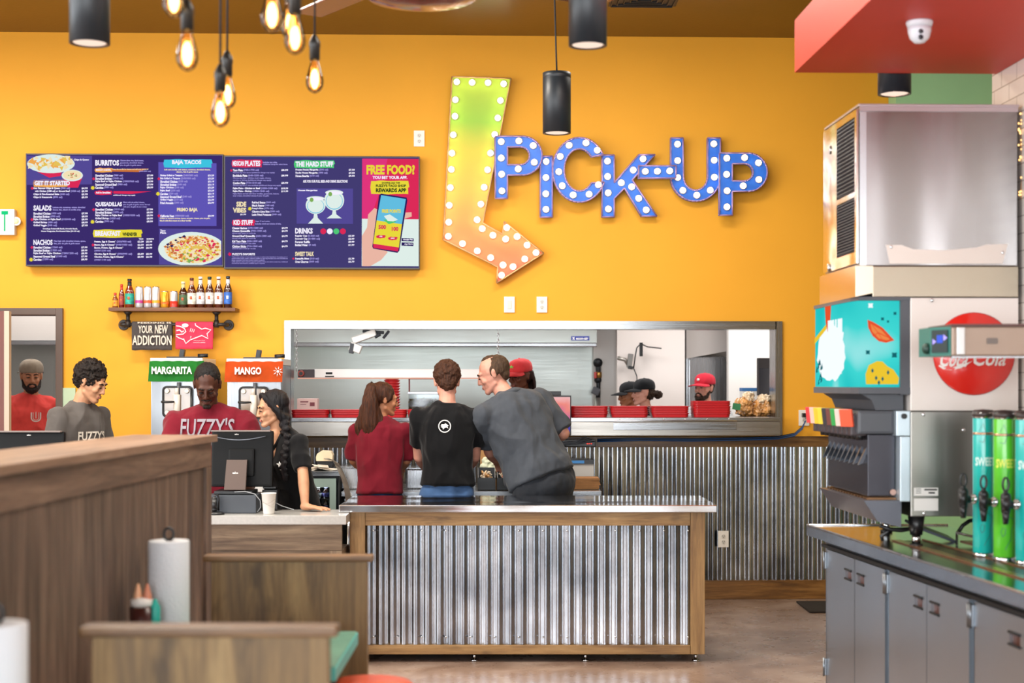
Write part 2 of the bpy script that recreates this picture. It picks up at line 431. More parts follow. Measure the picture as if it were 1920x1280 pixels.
    for sd in 'LR':
        s, e, w = A[sd]; q = s+(e-s).normalized()*sleeve*k
        s2 = s-Rt @ V(((.012 if sd == 'L' else -.012)*k, 0, .010*k))
        sph(sb, s2, .063*aw*k); sph(sb, s, .060*k); cyl(sb, s, q+(q-s)*0, .060*aw*k+.003, .062*aw*k+.004, 20); cap(sb, t((.045 if sd == 'L' else -.045)/bw, .010, .490), .050*k, s2, .056*aw*k); cap(sb, t((.07 if sd == 'L' else -.07), 0, .42), .08*k, s2, .056*aw*k)
        cyl(sb, s2, q, .066*aw*k, .062*aw*k+.004, 20)
    # collar ring
    pts = [t(.062*math.cos(a)/bw, .008+.058*math.sin(a)/bw, .527) for a in [2*PI*i/16 for i in range(17)]]
    tube(sb, pts, .008, 8)
    sm = bake(sb, .0075, 9, .019, (6.5, 6.5, 4.2), random.random()*50)
    so = part(shirt[0], sm, shirt[1], shirt[2] if len(shirt) > 2 else None)
    # ---- trousers ----
    jb = nb(); sph(jb, t(0, 0, -.01), (.160*k*bw, .118*k*bw, .11*k), Rt); sph(jb, t(0, 0, -.10), (.165*k*bw, .124*k*bw, .12*k), Rt)
    for sg in (1, -1):
        cap(jb, t(sg*.08, 0, -.06), .098*k*bw, V((sg*.09, -.01, .50*k)), .074*k); cyl(jb, V((sg*.09, -.01, .50*k)), V((sg*.095, .02, .07)), .072*k, .062*k)
    part('trousers', bake(jb, .010, 3, .006, (9, 9, 6)), clothmat('denim_'+pants, pants))
    for sg in (1, -1):
        b2 = nb(); cap(b2, V((sg*.095, .05, .045)), .045, V((sg*.112, -.14, .035)), .037); box(b2, (sg*.104, -.045, .012), (.09, .27, .024), bev=.01)
        part('shoe', b2, mat('shoe_black', '#17171a', .5))
    if extra and 'post' in extra: extra['post'](o, so, t, h, part, inv, A, k)
    return o

# ---- hair styles ----
def h_short(c1='#2a1a10', c2='#4a2f1c', th=.011, rough=.004, up=.0, fr=40., name=None, back=0.):
    def f(h, hr, Rh, hs, part, t):
        b = nb(); sph(b, h(0, .034, .038+up), hr(.074+th, .088+th, .082+th), Rh); sph(b, h(0, .070, -.012), hr(.050+th*.6, .038+th, .052+back), Rh)
        for sg in (1, -1): sph(b, h(sg*.065, .022, .028), hr(.010+th*.4, .034, .034), Rh)
        me = bake(b, .005, 2); me2 = me
        for v in me2.vertices:
            q = v.co*fr; v.co += v.normal*(noise.noise(q)*rough*1.6+noise.noise(q*2.5)*rough)
        part('hair', me2, hairmat(name or 'hair_'+c1, c1, c2))
    return f
def capf(color, bill=0, mark=None, hairf=None, low=.03, billpitch=12):
    def f(h, hr, Rh, hs, part, t):
        if hairf: hairf(h, hr, Rh, hs, part, t)
        R2 = Rh @ Matrix.Rotation(math.radians(bill), 3, 'Z')
        c = nb(); n = 28; z0 = low
        prof = [(.088, 0), (.092, .012), (.092, .035), (.086, .062), (.068, .085), (.040, .098), (.008, .103), (.0005, .103)]
        lathe(c, [(r*hs*1.0, z*hs) for r, z in prof], h(0, .018, z0), n, rot=R2 @ Matrix.Diagonal((1, 1.12, 1)))
        sph(c, h(0, .018, z0+.104), hr(.007, .007, .004), Rh)
        o = part('cap_crown', c, clothmat('cap_'+color, color))
        b = nb(); pts = []
        O = h(0, .018, z0+.006)
        for i in range(13):
            a = math.radians(-62+124*i/12); ri = .098; ro = .098+.075*math.cos(math.radians(-80+160*i/12))**.6
            for r in (ri-.012, ro):
                x = math.sin(a)*r*.92; y = -math.cos(a)*r*1.12
                pts.append(O + R2 @ V((x, y, -(r-ri)*math.tan(math.radians(billpitch))-.010*(x/.08)**2))*hs)
        up = [b.verts.new(p+R2 @ V((0, 0, .002))) for p in pts]; dn = [b.verts.new(p-R2 @ V((0, 0, .003))) for p in pts]
        for i in range(12):
            q = [2*i, 2*i+1, 2*i+3, 2*i+2]; b.faces.new([up[j] for j in q]); b.faces.new([dn[j] for j in q[::-1]])
            b.faces.new([up[2*i+1], dn[2*i+1], dn[2*i+3], up[2*i+3]])
        part('cap_bill', b, clothmat('cap_'+color, color))
        if mark: mark(h, hs, R2, part, z0)
    return f
def beard(c1='#140c08', c2='#2c1a10', full=True):
    def f(h, hr, Rh, hs, part, t):
        b = nb()
        for sg in (1, -1):
            chain(b, [h(sg*.066, -.004, -.035), h(sg*.054, -.028, -.078), h(sg*.024, -.066, -.104)], [.010*hs, .018*hs, .022*hs])
            chain(b, [h(0, -.092, -.050), h(sg*.024, -.086, -.056), h(sg*.034, -.076, -.082)], [.006*hs, .007*hs, .012*hs])
        chain(b, [h(-.018, -.078, -.100), h(.018, -.078, -.100)], [.021*hs, .021*hs]); sph(b, h(0, -.072, -.116), hr(.030, .022, .018), Rh)
        me = bake(b, .0045, 1)
        for v in me.vertices: v.co += v.normal*noise.noise(v.co*90)*.004
        part('beard', me, hairmat('beard_'+c1, c1, c2))
    return f
def both(*fs):
    def f(*a):
        for q in fs: q(*a)
    return f
def h_pony(h, hr, Rh, hs, part, t):
    b = nb(); sph(b, h(0, .032, .038), hr(.087, .100, .092), Rh); sph(b, h(0, .065, -.015), hr(.062, .045, .062), Rh)
    for sg in (1, -1): sph(b, h(sg*.066, .004, .020), hr(.020, .046, .045), Rh)
    K = h(0, .118, .082)
    cap(b, h(0, .09, .07), .035*hs, K, .026*hs)
    chain(b, [K, K+V((0, .040, -.015)), K+V((.0, .062, -.10)), K+V((0, .055, -.24)), K+V((0, .038, -.37)), K+V((0, .02, -.48))], [.026, .034, .054, .066, .060, .026], n=16)
    for s in (-.05, -.025, .03, .055):
        chain(b, [K+V((s*.5, .06, -.12)), K+V((s*1.3, .045, -.26)), K+V((s*1.25, .03, -.40)), K+V((s, .015, -.47-abs(s)*.6))], [.03, .034, .026, .008])
    chain(b, [h(.07, .0, -.01), h(.083, .0, -.09), h(.085, .02, -.18), h(.080, .04, -.25)], [.014, .012, .012, .006])
    me = bake(b, .006, 2)
    for v in me.vertices:
        q = V((v.co.x*75, v.co.y*75, v.co.z*5)); v.co += v.normal*noise.noise(q)*.0075
    part('hair', me, hairmat('hair_pony', '#26120a', '#57301c', .38))
    e = nb(); pts = [K+Rh @ V((.029*math.cos(a), .0, .029*math.sin(a))) for a in [2*PI*i/14 for i in range(15)]]; tube(e, pts, .005, 6)
    part('hair_tie', e, mat('tie_dark', '#1b1210', .6))
def h_braid(h, hr, Rh, hs, part, t):
    b = nb(); sph(b, h(0, .034, .040), hr(.088, .098, .092), Rh); sph(b, h(0, .068, -.02), hr(.068, .052, .075), Rh)
    for sg in (1, -1): chain(b, [h(sg*.018, -.045, .106), h(sg*.056, -.040, .078), h(sg*.074, -.014, .035), h(sg*.076, .012, -.01), h(sg*.066, .045, -.06)], [.014, .016, .016, .020, .028])
    a, c = h(-.03, .085, -.07), None
    P = [h(.045, .075, -.06), h(.070, .05, -.12), t(.105, -.045, .47), t(.110, -.10, .40), t(.105, -.125, .32), t(.10, -.13, .24)]
    for i in range(len(P)-1):
        for j in range(4):
            p = P[i].lerp(P[i+1], j/4); r = .031-.0013*(i*4+j)*.5
            sph(b, p+V(((.008 if (i*4+j) % 2 else -.008), 0, 0)), (r, r*.9, r*.8))
        cap(b, P[i], .019, P[i+1], .018)
    me = bake(b, .0055, 1)
    for v in me.vertices:
        q = V((v.co.x*60, v.co.y*60, v.co.z*12)); v.co += v.normal*noise.noise(q)*.0045
    part('hair', me, hairmat('hair_black', '#08070a', '#1e1a1e', .32))
def h_bun(h, hr, Rh, hs, part, t):
    b = nb(); sph(b, h(0, .045, .0), hr(.080, .075, .080), Rh); sph(b, h(0, .150, -.025), hr(.042, .040, .040), Rh); cap(b, h(0, .10, -.01), .03, h(0, .14, -.02), .025)
    me = bake(b, .006, 1)
    for v in me.vertices: v.co += v.normal*noise.noise(v.co*70)*.008
    part('hair', me, hairmat('hair_bun', '#1c110b', '#3d2818'))
def h_dreads(h, hr, Rh, hs, part, t):
    b = nb(); sph(b, h(0, .045, .0), hr(.082, .074, .080), Rh)
    for i in range(11):
        a = math.radians(20+i*14); x = math.cos(a)*.084; y = .04+math.sin(a)*.07
        chain(b, [h(x, y, .02), h(x*1.12, y*1.1, -.06), h(x*1.1, y*1.05, -.15-(i % 3)*.012)], [.012, .012, .008], n=8)
    part('hair', bake(b, .006, 1), hairmat('hair_dread', '#120a08', '#3a1c16'))

def proj_onto(o, sign=1, off=.004, axis=None):
    """lay flat lettering built in the person's local x-z plane onto the garment"""
    me = o.data; bv = BVHTree.FromPolygons([v.co for v in me.vertices], [tuple(p.vertices) for p in me.polygons])
    def f(bm):
        bmesh.ops.triangulate(bm, faces=bm.faces); bmesh.ops.subdivide_edges(bm, edges=[e for e in bm.edges if e.calc_length() > .02], cuts=2)
        for v in bm.verts:
            d = V((0, sign, 0)); hit = bv.ray_cast(V((v.co.x, -sign*2, v.co.z)), d)
            if hit[0] is not None: v.co = hit[0]-d*off
    return f

maroon = clothmat('maroon_cotton', '#6c0f20'); black_c = clothmat('black_cotton', '#0a0a0d'); grey_polo = clothmat('grey_polo', '#44484f')
slate = clothmat('brown_grey_cotton', '#55504d'); redc = clothmat('red_cotton', '#d8463f'); 
white_print = mat('white_print', '#dcd8d4', .8); grey_print = mat('grey_print', '#7a737c', .8)

# -- cashier man in maroon --
def post_fuzzy(o, so, t, h, part, inv, A, k):
    pr = proj_onto(so, 1, .010)
    z = 1.285*k; texts([("FUZZY'S", -.162, -.115, .162, 0, 0)], lambda x, y: V((x, -.3, z-y)), (0, 0, 0), [mat('print_light', '#8b848c', .8)], 'shirt_lettering', o, bold=.012, local=True, project=lambda bm: (pr(bm)), label='grey lettering across the chest')
    texts([("TACO SHOP", -.10, .012, .10, .05, 0)], lambda x, y: V((x, -.3, z-y)), (0, 0, 0), [grey_print], 'shirt_small_lettering', o, bold=.03, local=True, project=lambda bm: (proj_onto(so)(bm)))
d = 9.14
person('man in a maroon lettered T-shirt looking down behind the register', CF((398-960)/F*d, d, 0), CR, 1.745, 1.10, (6, -1), (6, 32, 0), 'dark',
       {'L': (C(474, 862, 8.95), C(468, 905, 8.75)), 'R': (C(325, 862, 8.95), C(352, 905, 8.75))}, ('shirt', maroon),
       both(h_short('#0b0807', '#1b1412', .006, .0022, .004, 80., 'hair_fade'), lambda h, hr, Rh, hs, part, t: (lambda b: (chain(b, [h(-.030, -.086, -.052), h(0, -.094, -.050), h(.030, -.086, -.052)], [.004, .005, .004]), cap(b, h(-.012, -.084, -.100), .014, h(.012, -.084, -.100), .014), part('beard', b, hairmat('brow_hair', '#120c08', '#2a1a12'))))(nb())),
       extra={'post': post_fuzzy}, lips='#5e3029', shoulder=1.06, sleeve=.22)

# -- woman in black polo with a braid, hand on the counter --
d = 8.93
def body_polo(bm, t, h):
    chain(bm, [t(0, -.05, .50), t(0, -.104, .40), t(0, -.125, .33)], [.050, .042, .012])
def post_polo(o, so, t, h, part, inv, A, k):
    p = t(.085, -.14, .335); z = p.z
    st = [(p.x+.022*(1 if i % 2 == 0 else .42)*math.sin(math.radians(36*i)), z+.02*(1 if i % 2 == 0 else .42)*math.cos(math.radians(36*i))) for i in range(10)]
    b = nb(); prism(b, st, [], lambda x, y: V((x, -.4, y)), (0, .0005, 0), back=False)
    for i, w in enumerate((.030, .024)): box(b, (p.x, -.4, z-.032-.009*i), (w, .0004, .005))
    fx = proj_onto(so, 1, .004); fx(b); part('shirt_emblem', b, white_print)
    c = nb()
    for sg in (1, -1): chain(c, [t(sg*.055, .03, .525), t(sg*.060, -.045, .505), t(sg*.030, -.115, .435), t(sg*.004, -.137, .33)], [.010, .013, .012, .006])
    part('collar', c, black_c)
d = 9.02
person('woman in a black polo shirt with a dark braid, one hand on the counter', CF((556-960)/F*d, d, 0), CR-math.radians(38), 1.60, .96, (17, 0), (-28, 10, 0), 'olive',
       {'L': (C(568, 884, 8.76), C(572, 949.5, 8.66), {'d': RV*.9-FV*.22+V((0, 0, -.05)), 'n': V((0, 0, -1)), 'spread': .42, 'curl': .10, 'side': -1}), 'R': (C(492, 880, 8.85), C(470, 905, 8.8))},
       ('polo_shirt', black_c), h_braid, extra={'post': post_polo, 'body': body_polo}, female=True, voxel=.0045, lips='#a24f4b', pants='#15161a')

# -- three customers at the back table seen from behind --
d = 9.78
person('woman in a maroon T-shirt with a long brown ponytail, seen from behind', CF((712-960)/F*d, d, 0), CR+PI, 1.625, 1.0, (6, 0), (-70, 8, 0), 'tan',
       {'L': (C(663, 862, 9.85), C(680, 880, 10.05)), 'R': (C(762, 862, 9.85), C(752, 880, 10.05))}, ('shirt', maroon), h_pony, female=True, pants='#1d2b4a', hem=-.0, shoulder=1.04, sleeve=.2)
def post_fish(o, so, t, h, part, inv, A, k):
    z = 1.335*k
    b = nb(); fn = lambda x, y: V((x+.01, .3, z+y))
    R0 = arc(0, 0, .041, .041, 0, 360, 32)[:-1]; R1 = arc(0, 0, .035, .035, 0, 360, 32)[:-1]
    prism(b, R0, [R1], fn, (0, -.0005, 0), back=False)
    fish = [(.026, .004), (.014, .012), (.004, .020), (-.002, .012), (-.020, .012), (-.026, .004), (-.018, .000), (-.026, -.005), (-.014, -.010), (-.010, -.022), (-.002, -.012), (.010, -.008), (.024, -.014), (.018, -.002)]
    prism(b, [(-x, y) for x, y in fish], [], fn, (0, -.0005, 0), back=False)
    proj_onto(so, -1, .004)(b); part('back_emblem', b, white_print, 'small white round emblem')
d = 9.66
person('man in a black T-shirt with a small round white emblem, seen from behind', CF((838-960)/F*d, d, 0), CR+PI, 1.745, 1.0, (3, 0), (8, 14, 0), 'pink',
       {'L': (C(786, 856, 9.76), C(800, 880, 9.98)), 'R': (C(890, 856, 9.76), C(878, 878, 9.98))}, ('shirt', black_c),
       h_short('#2b170e', '#55321f', .017, .006, .008, 34., 'hair_chestnut', .012), extra={'post': post_fish}, pants='#46648f', hem=.0)
d = 9.7
def post_greypolo(o, so, t, h, part, inv, A, k):
    c = nb(); pts = [t(.078*math.cos(a), .006+.074*math.sin(a), .515-.012*math.sin(a)) for a in [2*PI*i/20 for i in range(21)]]
    tube(c, pts, .017, 8); part('collar', c, grey_polo)
def h_balding(h, hr, Rh, hs, part, t):
    b = nb(); sph(b, h(0, .052, .030), hr(.079, .078, .080), Rh); sph(b, h(0, .075, -.015), hr(.058, .036, .056), Rh); sph(b, h(0, .015, .098), hr(.040, .05, .022), Rh)
    for sg in (1, -1): sph(b, h(sg*.068, .022, .012), hr(.014, .030, .038), Rh)
    me = bake(b, .005, 2)
    for v in me.vertices: v.co += v.normal*noise.noise(V((v.co.x*70, v.co.y*70, v.co.z*30)))*.004
    part('hair', me, hairmat('hair_brown', '#33241a', '#59422f'))
person('broad man in a grey polo shirt leaning over the back table, head turned left', CF((1012-960)/F*d, d, 0), CR+PI+math.radians(38), 1.89, 1.22, (24, 12), (48, 22, 0), 'pink',
       {'L': (C(922, 858, 9.9), C(934, 866, 10.15)), 'R': (C(1056, 812, 9.9), C(1046, 818, 10.15))}, ('polo_shirt', grey_polo), h_balding,
       extra={'post': post_greypolo}, pants='#2a2d33', belly=.02, hem=-.045, sleeve=.24, shoulder=1.0)

# -- young man in profile by the doorway --
def post_brown(o, so, t, h, part, inv, A, k):
    z = 1.235*k
    texts([("FUZZY'S", -.11, -.06, .11, 0, 0), ("TACO SHOP", -.08, .01, .08, .04, 0)], lambda x, y: V((x, -.3, z-y)), (0, 0, 0), [mat('print_cream', '#cfc8bd', .8)], 'shirt_lettering', o, bold=.03, local=True, project=proj_onto(so, 1, .009), label='pale lettering across the chest')
d = 9.7
person('young man with dark curly hair in a brown-grey T-shirt, looking down in profile', CF((140-960)/F*d, d, 0), CR+math.radians(58), 1.755, .98, (7, 0), (20, 24, 0), 'olive',
       None, ('shirt', slate), h_short('#0f0b0a', '#2a1e18', .020, .010, .010, 42., 'hair_curly'), extra={'post': post_brown})
# -- man in red in the kitchen doorway --
def post_u(o, so, t, h, part, inv, A, k):
    z = 1.30*k; b = nb(); fn = lambda x, y: V((x+.075, -.3, z+y))
    for w, s in ((.008, 1.), (.004, .62)):
        ribbon(b, [(-.035*s, .035), (-.035*s, -.008)]+[(.035*s*math.sin(math.radians(a)), -.008-.030*s*math.cos(math.radians(a))) for a in range(-90, 91, 15)]+[(.035*s, .035)], w, fn, (0, 0, 0))
    ribbon(b, [(0, .04), (0, -.012)], .006, fn, (0, 0, 0))
    proj_onto(so)(b); part('shirt_emblem', b, mat('print_cream', '#cfc8bd', .8))
d = 12.2
person('bearded man in a red T-shirt and backwards tan cap standing in the kitchen doorway', CF((52-960)/F*d, d, 0), CR+math.radians(14), 1.80, 1.08, (5, 3), (8, 8, 0), 'tan',
       None, ('shirt', redc), both(capf('#8b7c6b', 180, None, h_short('#17100c', '#33241a', .006, .003)), beard()), extra={'post': post_u})
# -- kitchen staff --
def mark_green(h, hs, R2, part, z0):
    b = nb(); st = [(.026*(1 if i % 2 == 0 else .5)*math.sin(math.radians(30*i)), .020*(1 if i % 2 == 0 else .5)*math.cos(math.radians(30*i))) for i in range(12)]
    O = h(0, .018, z0+.045)
    prism(b, st, [], lambda x, y: O + R2 @ V((x, -.1045+abs(y)*.2, y)), R2 @ V((0, .004, 0))); part('cap_badge', b, mat('badge_green', '#7ac043', .6), 'small green badge')
def mark_dot(h, hs, R2, part, z0):
    b = nb(); O = h(0, .018, z0+.042); prism(b, arc(0, 0, .014, .012, 0, 360, 12)[:-1], [], lambda x, y: O + R2 @ V((x, -.105, y)), R2 @ V((0, .004, 0))); part('cap_badge', b, white_print)
d = 12.0
person('kitchen worker in a red cap with a green badge and dark dreadlocks behind the pass', CF((985-960)/F*d, d, 0), CR+math.radians(-30), 1.80, 1., (4, 0), (-12, 8, 0), 'brown', None, ('shirt', black_c), capf('#d63c3e', 0, mark_green, h_dreads))
d = 12.5
person('kitchen worker in a black cap with her hair in a bun, seen in profile', CF((1222-960)/F*d, d, 0), CR+math.radians(-62), 1.655, .95, (6, 0), (-16, 2, 0), 'pink', None, ('shirt', black_c), capf('#1b1c1f', 0, None, h_bun), female=True)
d = 12.9
person('kitchen worker in a black cap, half hidden behind the worker with the bun', CF((1196-960)/F*d, d, 0), CR+math.radians(-62), 1.63, .95, (6, 0), (-14, 6, 0), 'med', None, ('shirt', black_c), capf('#1b1c1f', 0, None, h_bun), female=True)
d = 13.1
person('bearded kitchen worker in a red cap beside the tall refrigerator', CF((1327-960)/F*d, d, 0), CR+math.radians(-36), 1.69, 1., (4, 0), (-6, 0, 0), 'pink', None, ('shirt', clothmat('pale_cotton', '#c9cdd2')),
       capf('#c2283a', 0, mark_dot, both(h_short('#1d130d', '#3a281b', .006, .003), beard('#20130c', '#3a2415'))))
# ================= ROOM =================
WY = 11.1                        # back wall plane
TW = 2.40                        # tiled side wall plane
CZ = 4.19
yel = mat('yellow_paint', '#e8a42c', .62, var=.035, vs=1.2, bump=.06, bs=260, spec=.3)
white_p = mat('kitchen_white', '#e8e4e2', .5, var=.02, vs=2)
st_x = steel('steel_brushed_x', '#a2a4a7', .25, 'x', .3); st_z = steel('steel_brushed_z', '#a0a2a5', .27, 'z', ws=2.2); st_y = steel('steel_brushed_y', '#c4c6c8', .24, 'y')
st_hood = steel('steel_hood', '#b2b7b3', .38, 'x', .06, 2.)
chrome = mat('chrome', '#d0d2d4', .12, 1.); darkmetal = mat('dark_metal', '#2a2b2e', .4, .7); blk = mat('black_plastic', '#121316', .38); blk2 = mat('black_matt', '#17181b', .7)
gry = mat('grey_plastic', '#4b4d53', .45); wht = mat('white_plastic', '#e6e4e0', .4)

def stain(nt): return None
# floor of polished stained concrete
m, nt, b = newmat('stained_concrete'); co = coords(nt); n = N(nt, 'ShaderNodeTexNoise', i_Scale=1.6, i_Detail=9., i_Roughness=.66, i_Distortion=.6); nt.links.new(co, n.inputs[0])
nt.links.new(ramp(nt, [(.3, '#6e5749'), (.5, '#8f7769'), (.7, '#b09b8d')], n.outputs[0]), b.inputs['Base Color'])
n2 = N(nt, 'ShaderNodeTexNoise', i_Scale=7., i_Detail=5.); nt.links.new(co, n2.inputs[0]); mr = N(nt, 'ShaderNodeMapRange'); mr.inputs['To Min'].default_value = .16; mr.inputs['To Max'].default_value = .42; nt.links.new(n2.outputs[0], mr.inputs[0]); nt.links.new(mr.outputs[0], b.inputs['Roughness'])
bm = nb(); box2(bm, (-6.2, -4.2, -.1), (5.2, 16.2, 0)); struct('floor', bm, m)
ceil_m = mat('brown_gloss_ceiling', '#5e3d10', .32, var=.1, vs=1.5, bump=.05, bs=40, spec=.5)
bm = nb(); box2(bm, (-6.2, -4.2, CZ), (5.2, WY+.25, CZ+.1)); struct('ceiling', bm, ceil_m)

# back wall with the pass opening and the kitchen doorway
ox0, ox1 = W(541, 0, WY).x, W(1460, 0, WY).x; oz0, oz1 = W(0, 800, WY).z, W(960, 609, WY).z
dx0, dx1 = W(-60, 0, WY).x, W(108, 0, WY).x; dz1 = W(50, 584, WY).z
kx0_ = -6.0
def V2(x, z): return V((x, WY, z))
bm = nb()
outer = [(-6.1, 0), (dx0, 0), (dx0, dz1), (dx1, dz1), (dx1, 0), (4.9, 0), (4.9, CZ), (-6.1, CZ)]
prism(bm, outer, [[(ox0, oz0), (ox1, oz0), (ox1, oz1), (ox0, oz1)]], V2, (0, .16, 0)); struct('wall_back', bm, yel)
bm = nb(); prism(bm, [(kx0_, 0), (dx0, 0), (dx0, dz1), (dx1, dz1), (dx1, 0), (4.9, 0), (4.9, 2.97), (kx0_, 2.97)], [[(ox0, oz0), (ox1, oz0), (ox1, oz1), (ox0, oz1)]], lambda x, z: V((x, WY+.161, z)), (0, .02, 0)); struct('wall_kitchen_front', bm, white_p)
gx = xw(1676, 10.95)
bm = nb(); box2(bm, (gx, 10.9, 0), (4.9, 11.09, CZ-.001)); struct('wall_green', bm, mat('green_paint', '#9fcf9a', .6, var=.03, spec=.3))
bm = nb(); lw = [(-3.6, -1.2), (-.8, 1.6), (2.0, 4.4), (4.8, 7.0)]; prism(bm, [(-4.2, 0), (WY, 0), (WY, CZ), (-4.2, CZ)], [[(a, .12), (c, .12), (c, 3.7), (a, 3.7)] for a, c in lw], lambda y, z: V((-6.2, y, z)), (.15, 0, 0)); struct('wall_left', bm, mat('cream_paint', '#d9c9a8', .7))
bm = nb(); box2(bm, (4.9, 6.9, 0), (5.05, 16.1, CZ)); struct('wall_right', bm, mat('cream_paint', '#d9c9a8', .7))
# tiled side wall
m, nt, b = newmat('white_subway_tile'); co = coords(nt)
sx = N(nt, 'ShaderNodeSeparateXYZ'); cb = N(nt, 'ShaderNodeCombineXYZ'); nt.links.new(co, sx.inputs[0]); nt.links.new(sx.outputs['Y'], cb.inputs['X']); nt.links.new(sx.outputs['Z'], cb.inputs['Y'])
br = N(nt, 'ShaderNodeTexBrick', i_Scale=6., i_Mortar_Size=.012, i_Brick_Width=1.1, i_Row_Height=.45)
br.inputs['Color1'].default_value = lin('#e6ddd4'); br.inputs['Color2'].default_value = lin('#ddd3ca'); br.inputs['Mortar'].default_value = lin('#8d8179'); nt.links.new(cb.outputs[0], br.inputs[0])
nt.links.new(br.outputs[0], b.inputs['Base Color']); b.inputs['Roughness'].default_value = .15
bm = nb(); box2(bm, (TW, -4.2, 0), (TW+.18, 6.72, CZ-.001)); struct('wall_side', bm, m)
bm = nb(); box2(bm, (TW+.181, 6.60, 0), (4.9, 6.72, CZ-.001)); struct('wall_return', bm, mat('cream_paint', '#d9c9a8', .7))
# wall behind the photographer with tall windows
bm = nb(); wins = [(-5.4, -3.0), (-2.6, -.2), (.2, 2.1)]
prism(bm, [(-6.2, 0), (TW+.1, 0), (TW+.1, CZ), (-6.2, CZ)], [[(a, .12), (c, .12), (c, 3.7), (a, 3.7)] for a, c in wins], lambda x, z: V((x, -4.2, z)), (0, .2, 0)); struct('wall_front', bm, mat('cream_paint', '#d9c9a8', .7))
for i, (a, c) in enumerate(wins):
    bm = nb()
    for x in (a+.03, (a+c)/2, c-.03): box2(bm, (x-.03, -4.15, .12), (x+.03, -4.05, 3.7))
    for z in (.15, 2.6, 3.67): box2(bm, (a, -4.15, z-.03), (c, -4.05, z+.03))
    struct('window_%d' % (i+1), bm, blk2)

# wainscot of corrugated metal along the back wall, wood trims
def galv(name, base='#b9bdc2', r=.2):
    m, nt, b = newmat(name); b.inputs['Metallic'].default_value = 1.
    co = coords(nt, (1, 1, 1)); n = N(nt, 'ShaderNodeTexNoise', i_Scale=3., i_Detail=3.); nt.links.new(co, n.inputs[0])
    v = N(nt, 'ShaderNodeTexVoronoi', i_Scale=90.); nt.links.new(co, v.inputs[0])
    c1 = ramp(nt, [(.3, '#7f848c'), (.7, base)], n.outputs[0]); c2 = ramp(nt, [(0., (.84, .84, .87, 1)), (1., (1., 1., 1., 1))], v.outputs['Color'])
    mx = N(nt, 'ShaderNodeMixRGB', blend_type='MULTIPLY'); mx.inputs[0].default_value = .6; nt.links.new(c1, mx.inputs[1]); nt.links.new(c2, mx.inputs[2]); nt.links.new(mx.outputs[0], b.inputs['Base Color'])
    mr = N(nt, 'ShaderNodeMapRange'); mr.inputs['To Min'].default_value = r; mr.inputs['To Max'].default_value = r+.06; nt.links.new(v.outputs['Color'], mr.inputs[0]); nt.links.new(mr.outputs[0], b.inputs['Roughness'])
    return m
galvm = galv('galvanised_steel', '#c6cad0', .16); galvw = galv('galvanised_wall', '#c8ccd0', .2)
def corrugated(bm, x0, x1, z0, z1, y, per=.068, amp=.0095, sub=8, rz=0, org=None):
    n = int((x1-x0)/per*sub); R = Matrix.Rotation(rz, 3, 'Z'); org = V(org) if org is not None else V((0, 0, 0)); prev = None
    for i in range(n+1):
        x = x0+(x1-x0)*i/n; ph = 2*PI*(x-x0)/per; s = math.sin(ph); yy = y-amp*math.copysign(abs(s)**.7, s)
        a = bm.verts.new(org+R @ V((x, yy, z0))); c = bm.verts.new(org+R @ V((x, yy, z1)))
        if prev:
            f = bm.faces.new([prev[0], a, c, prev[1]]); f.smooth = True
        prev = (a, c)
wx0, wx1 = W(560, 0, WY).x, 4.6
zt, zb = W(900, 838, WY).z, W(1400, 1086, WY).z
bm = nb(); corrugated(bm, wx0, gx, zb, zt, WY-.025); struct('trim_4', bm, galvw)
wood_d = wood('trim_wood', '#3a2612', '#6b4a26', '#8d6a3d', 'x', .35); 
bm = nb(); box2(bm, (wx0, WY-.05, zt), (gx, WY-.001, W(900, 818, WY).z), bev=.004); struct('trim_1', bm, wood_d)
bm = nb(); box2(bm, (wx0, WY-.05, .001), (gx, WY-.001, zb), bev=.004); struct('baseboard_back', bm, wood('base_wood', '#4a2f14', '#7d5426', '#a87a42', 'x', .4))
# door frame of the kitchen doorway
brown = mat('brown_frame', '#5b4a42', .5, var=.06)
fx1 = W(117, 0, WY-.03).x; fx0 = W(104, 0, WY-.03).x; fzt = W(50, 577, WY-.03).z; fzb = W(50, 590, WY-.03).z
bm = nb(); box2(bm, (fx0, WY-.03, 0), (fx1, WY+.18, fzt), bev=.004); box2(bm, (dx0-.05, WY-.03, fzb), (fx0, WY+.18, fzt), bev=.004); struct('trim_2', bm, brown)
# open door leaf: red-brown face and pale edge
ex = W(17, 0, 10.25).x
bm = nb(); box2(bm, (ex-.9, 10.25, .01), (ex-.035, 10.30, W(14, 583, 10.25).z)); dl = struct('door_1', bm, mat('door_red_brown', '#5e2618', .4, var=.08))
bm = nb(); box2(bm, (ex-.034, 10.25, .01), (ex, 10.30, W(14, 583, 10.25).z)); obj('door_edge', bm, mat('door_edge_pale', '#b3a190', .5), dl, 'pale door edge')

# ---------- kitchen beyond ----------
KY = 14.6; kx0, kx1 = -6.0, 4.9
bm = nb(); box2(bm, (kx0, KY, 0), (kx1, KY+.15, 3.0)); struct('wall_kitchen', bm, white_p)
bm = nb(); box2(bm, (kx0-.15, WY+.17, 0), (kx0, KY+.15, 3.0)); struct('wall_kitchen_left', bm, white_p)
bm = nb(); box2(bm, (kx0, WY+.161, 2.98), (kx1, KY+.15, 3.1)); struct('ceiling_kitchen', bm, white_p)
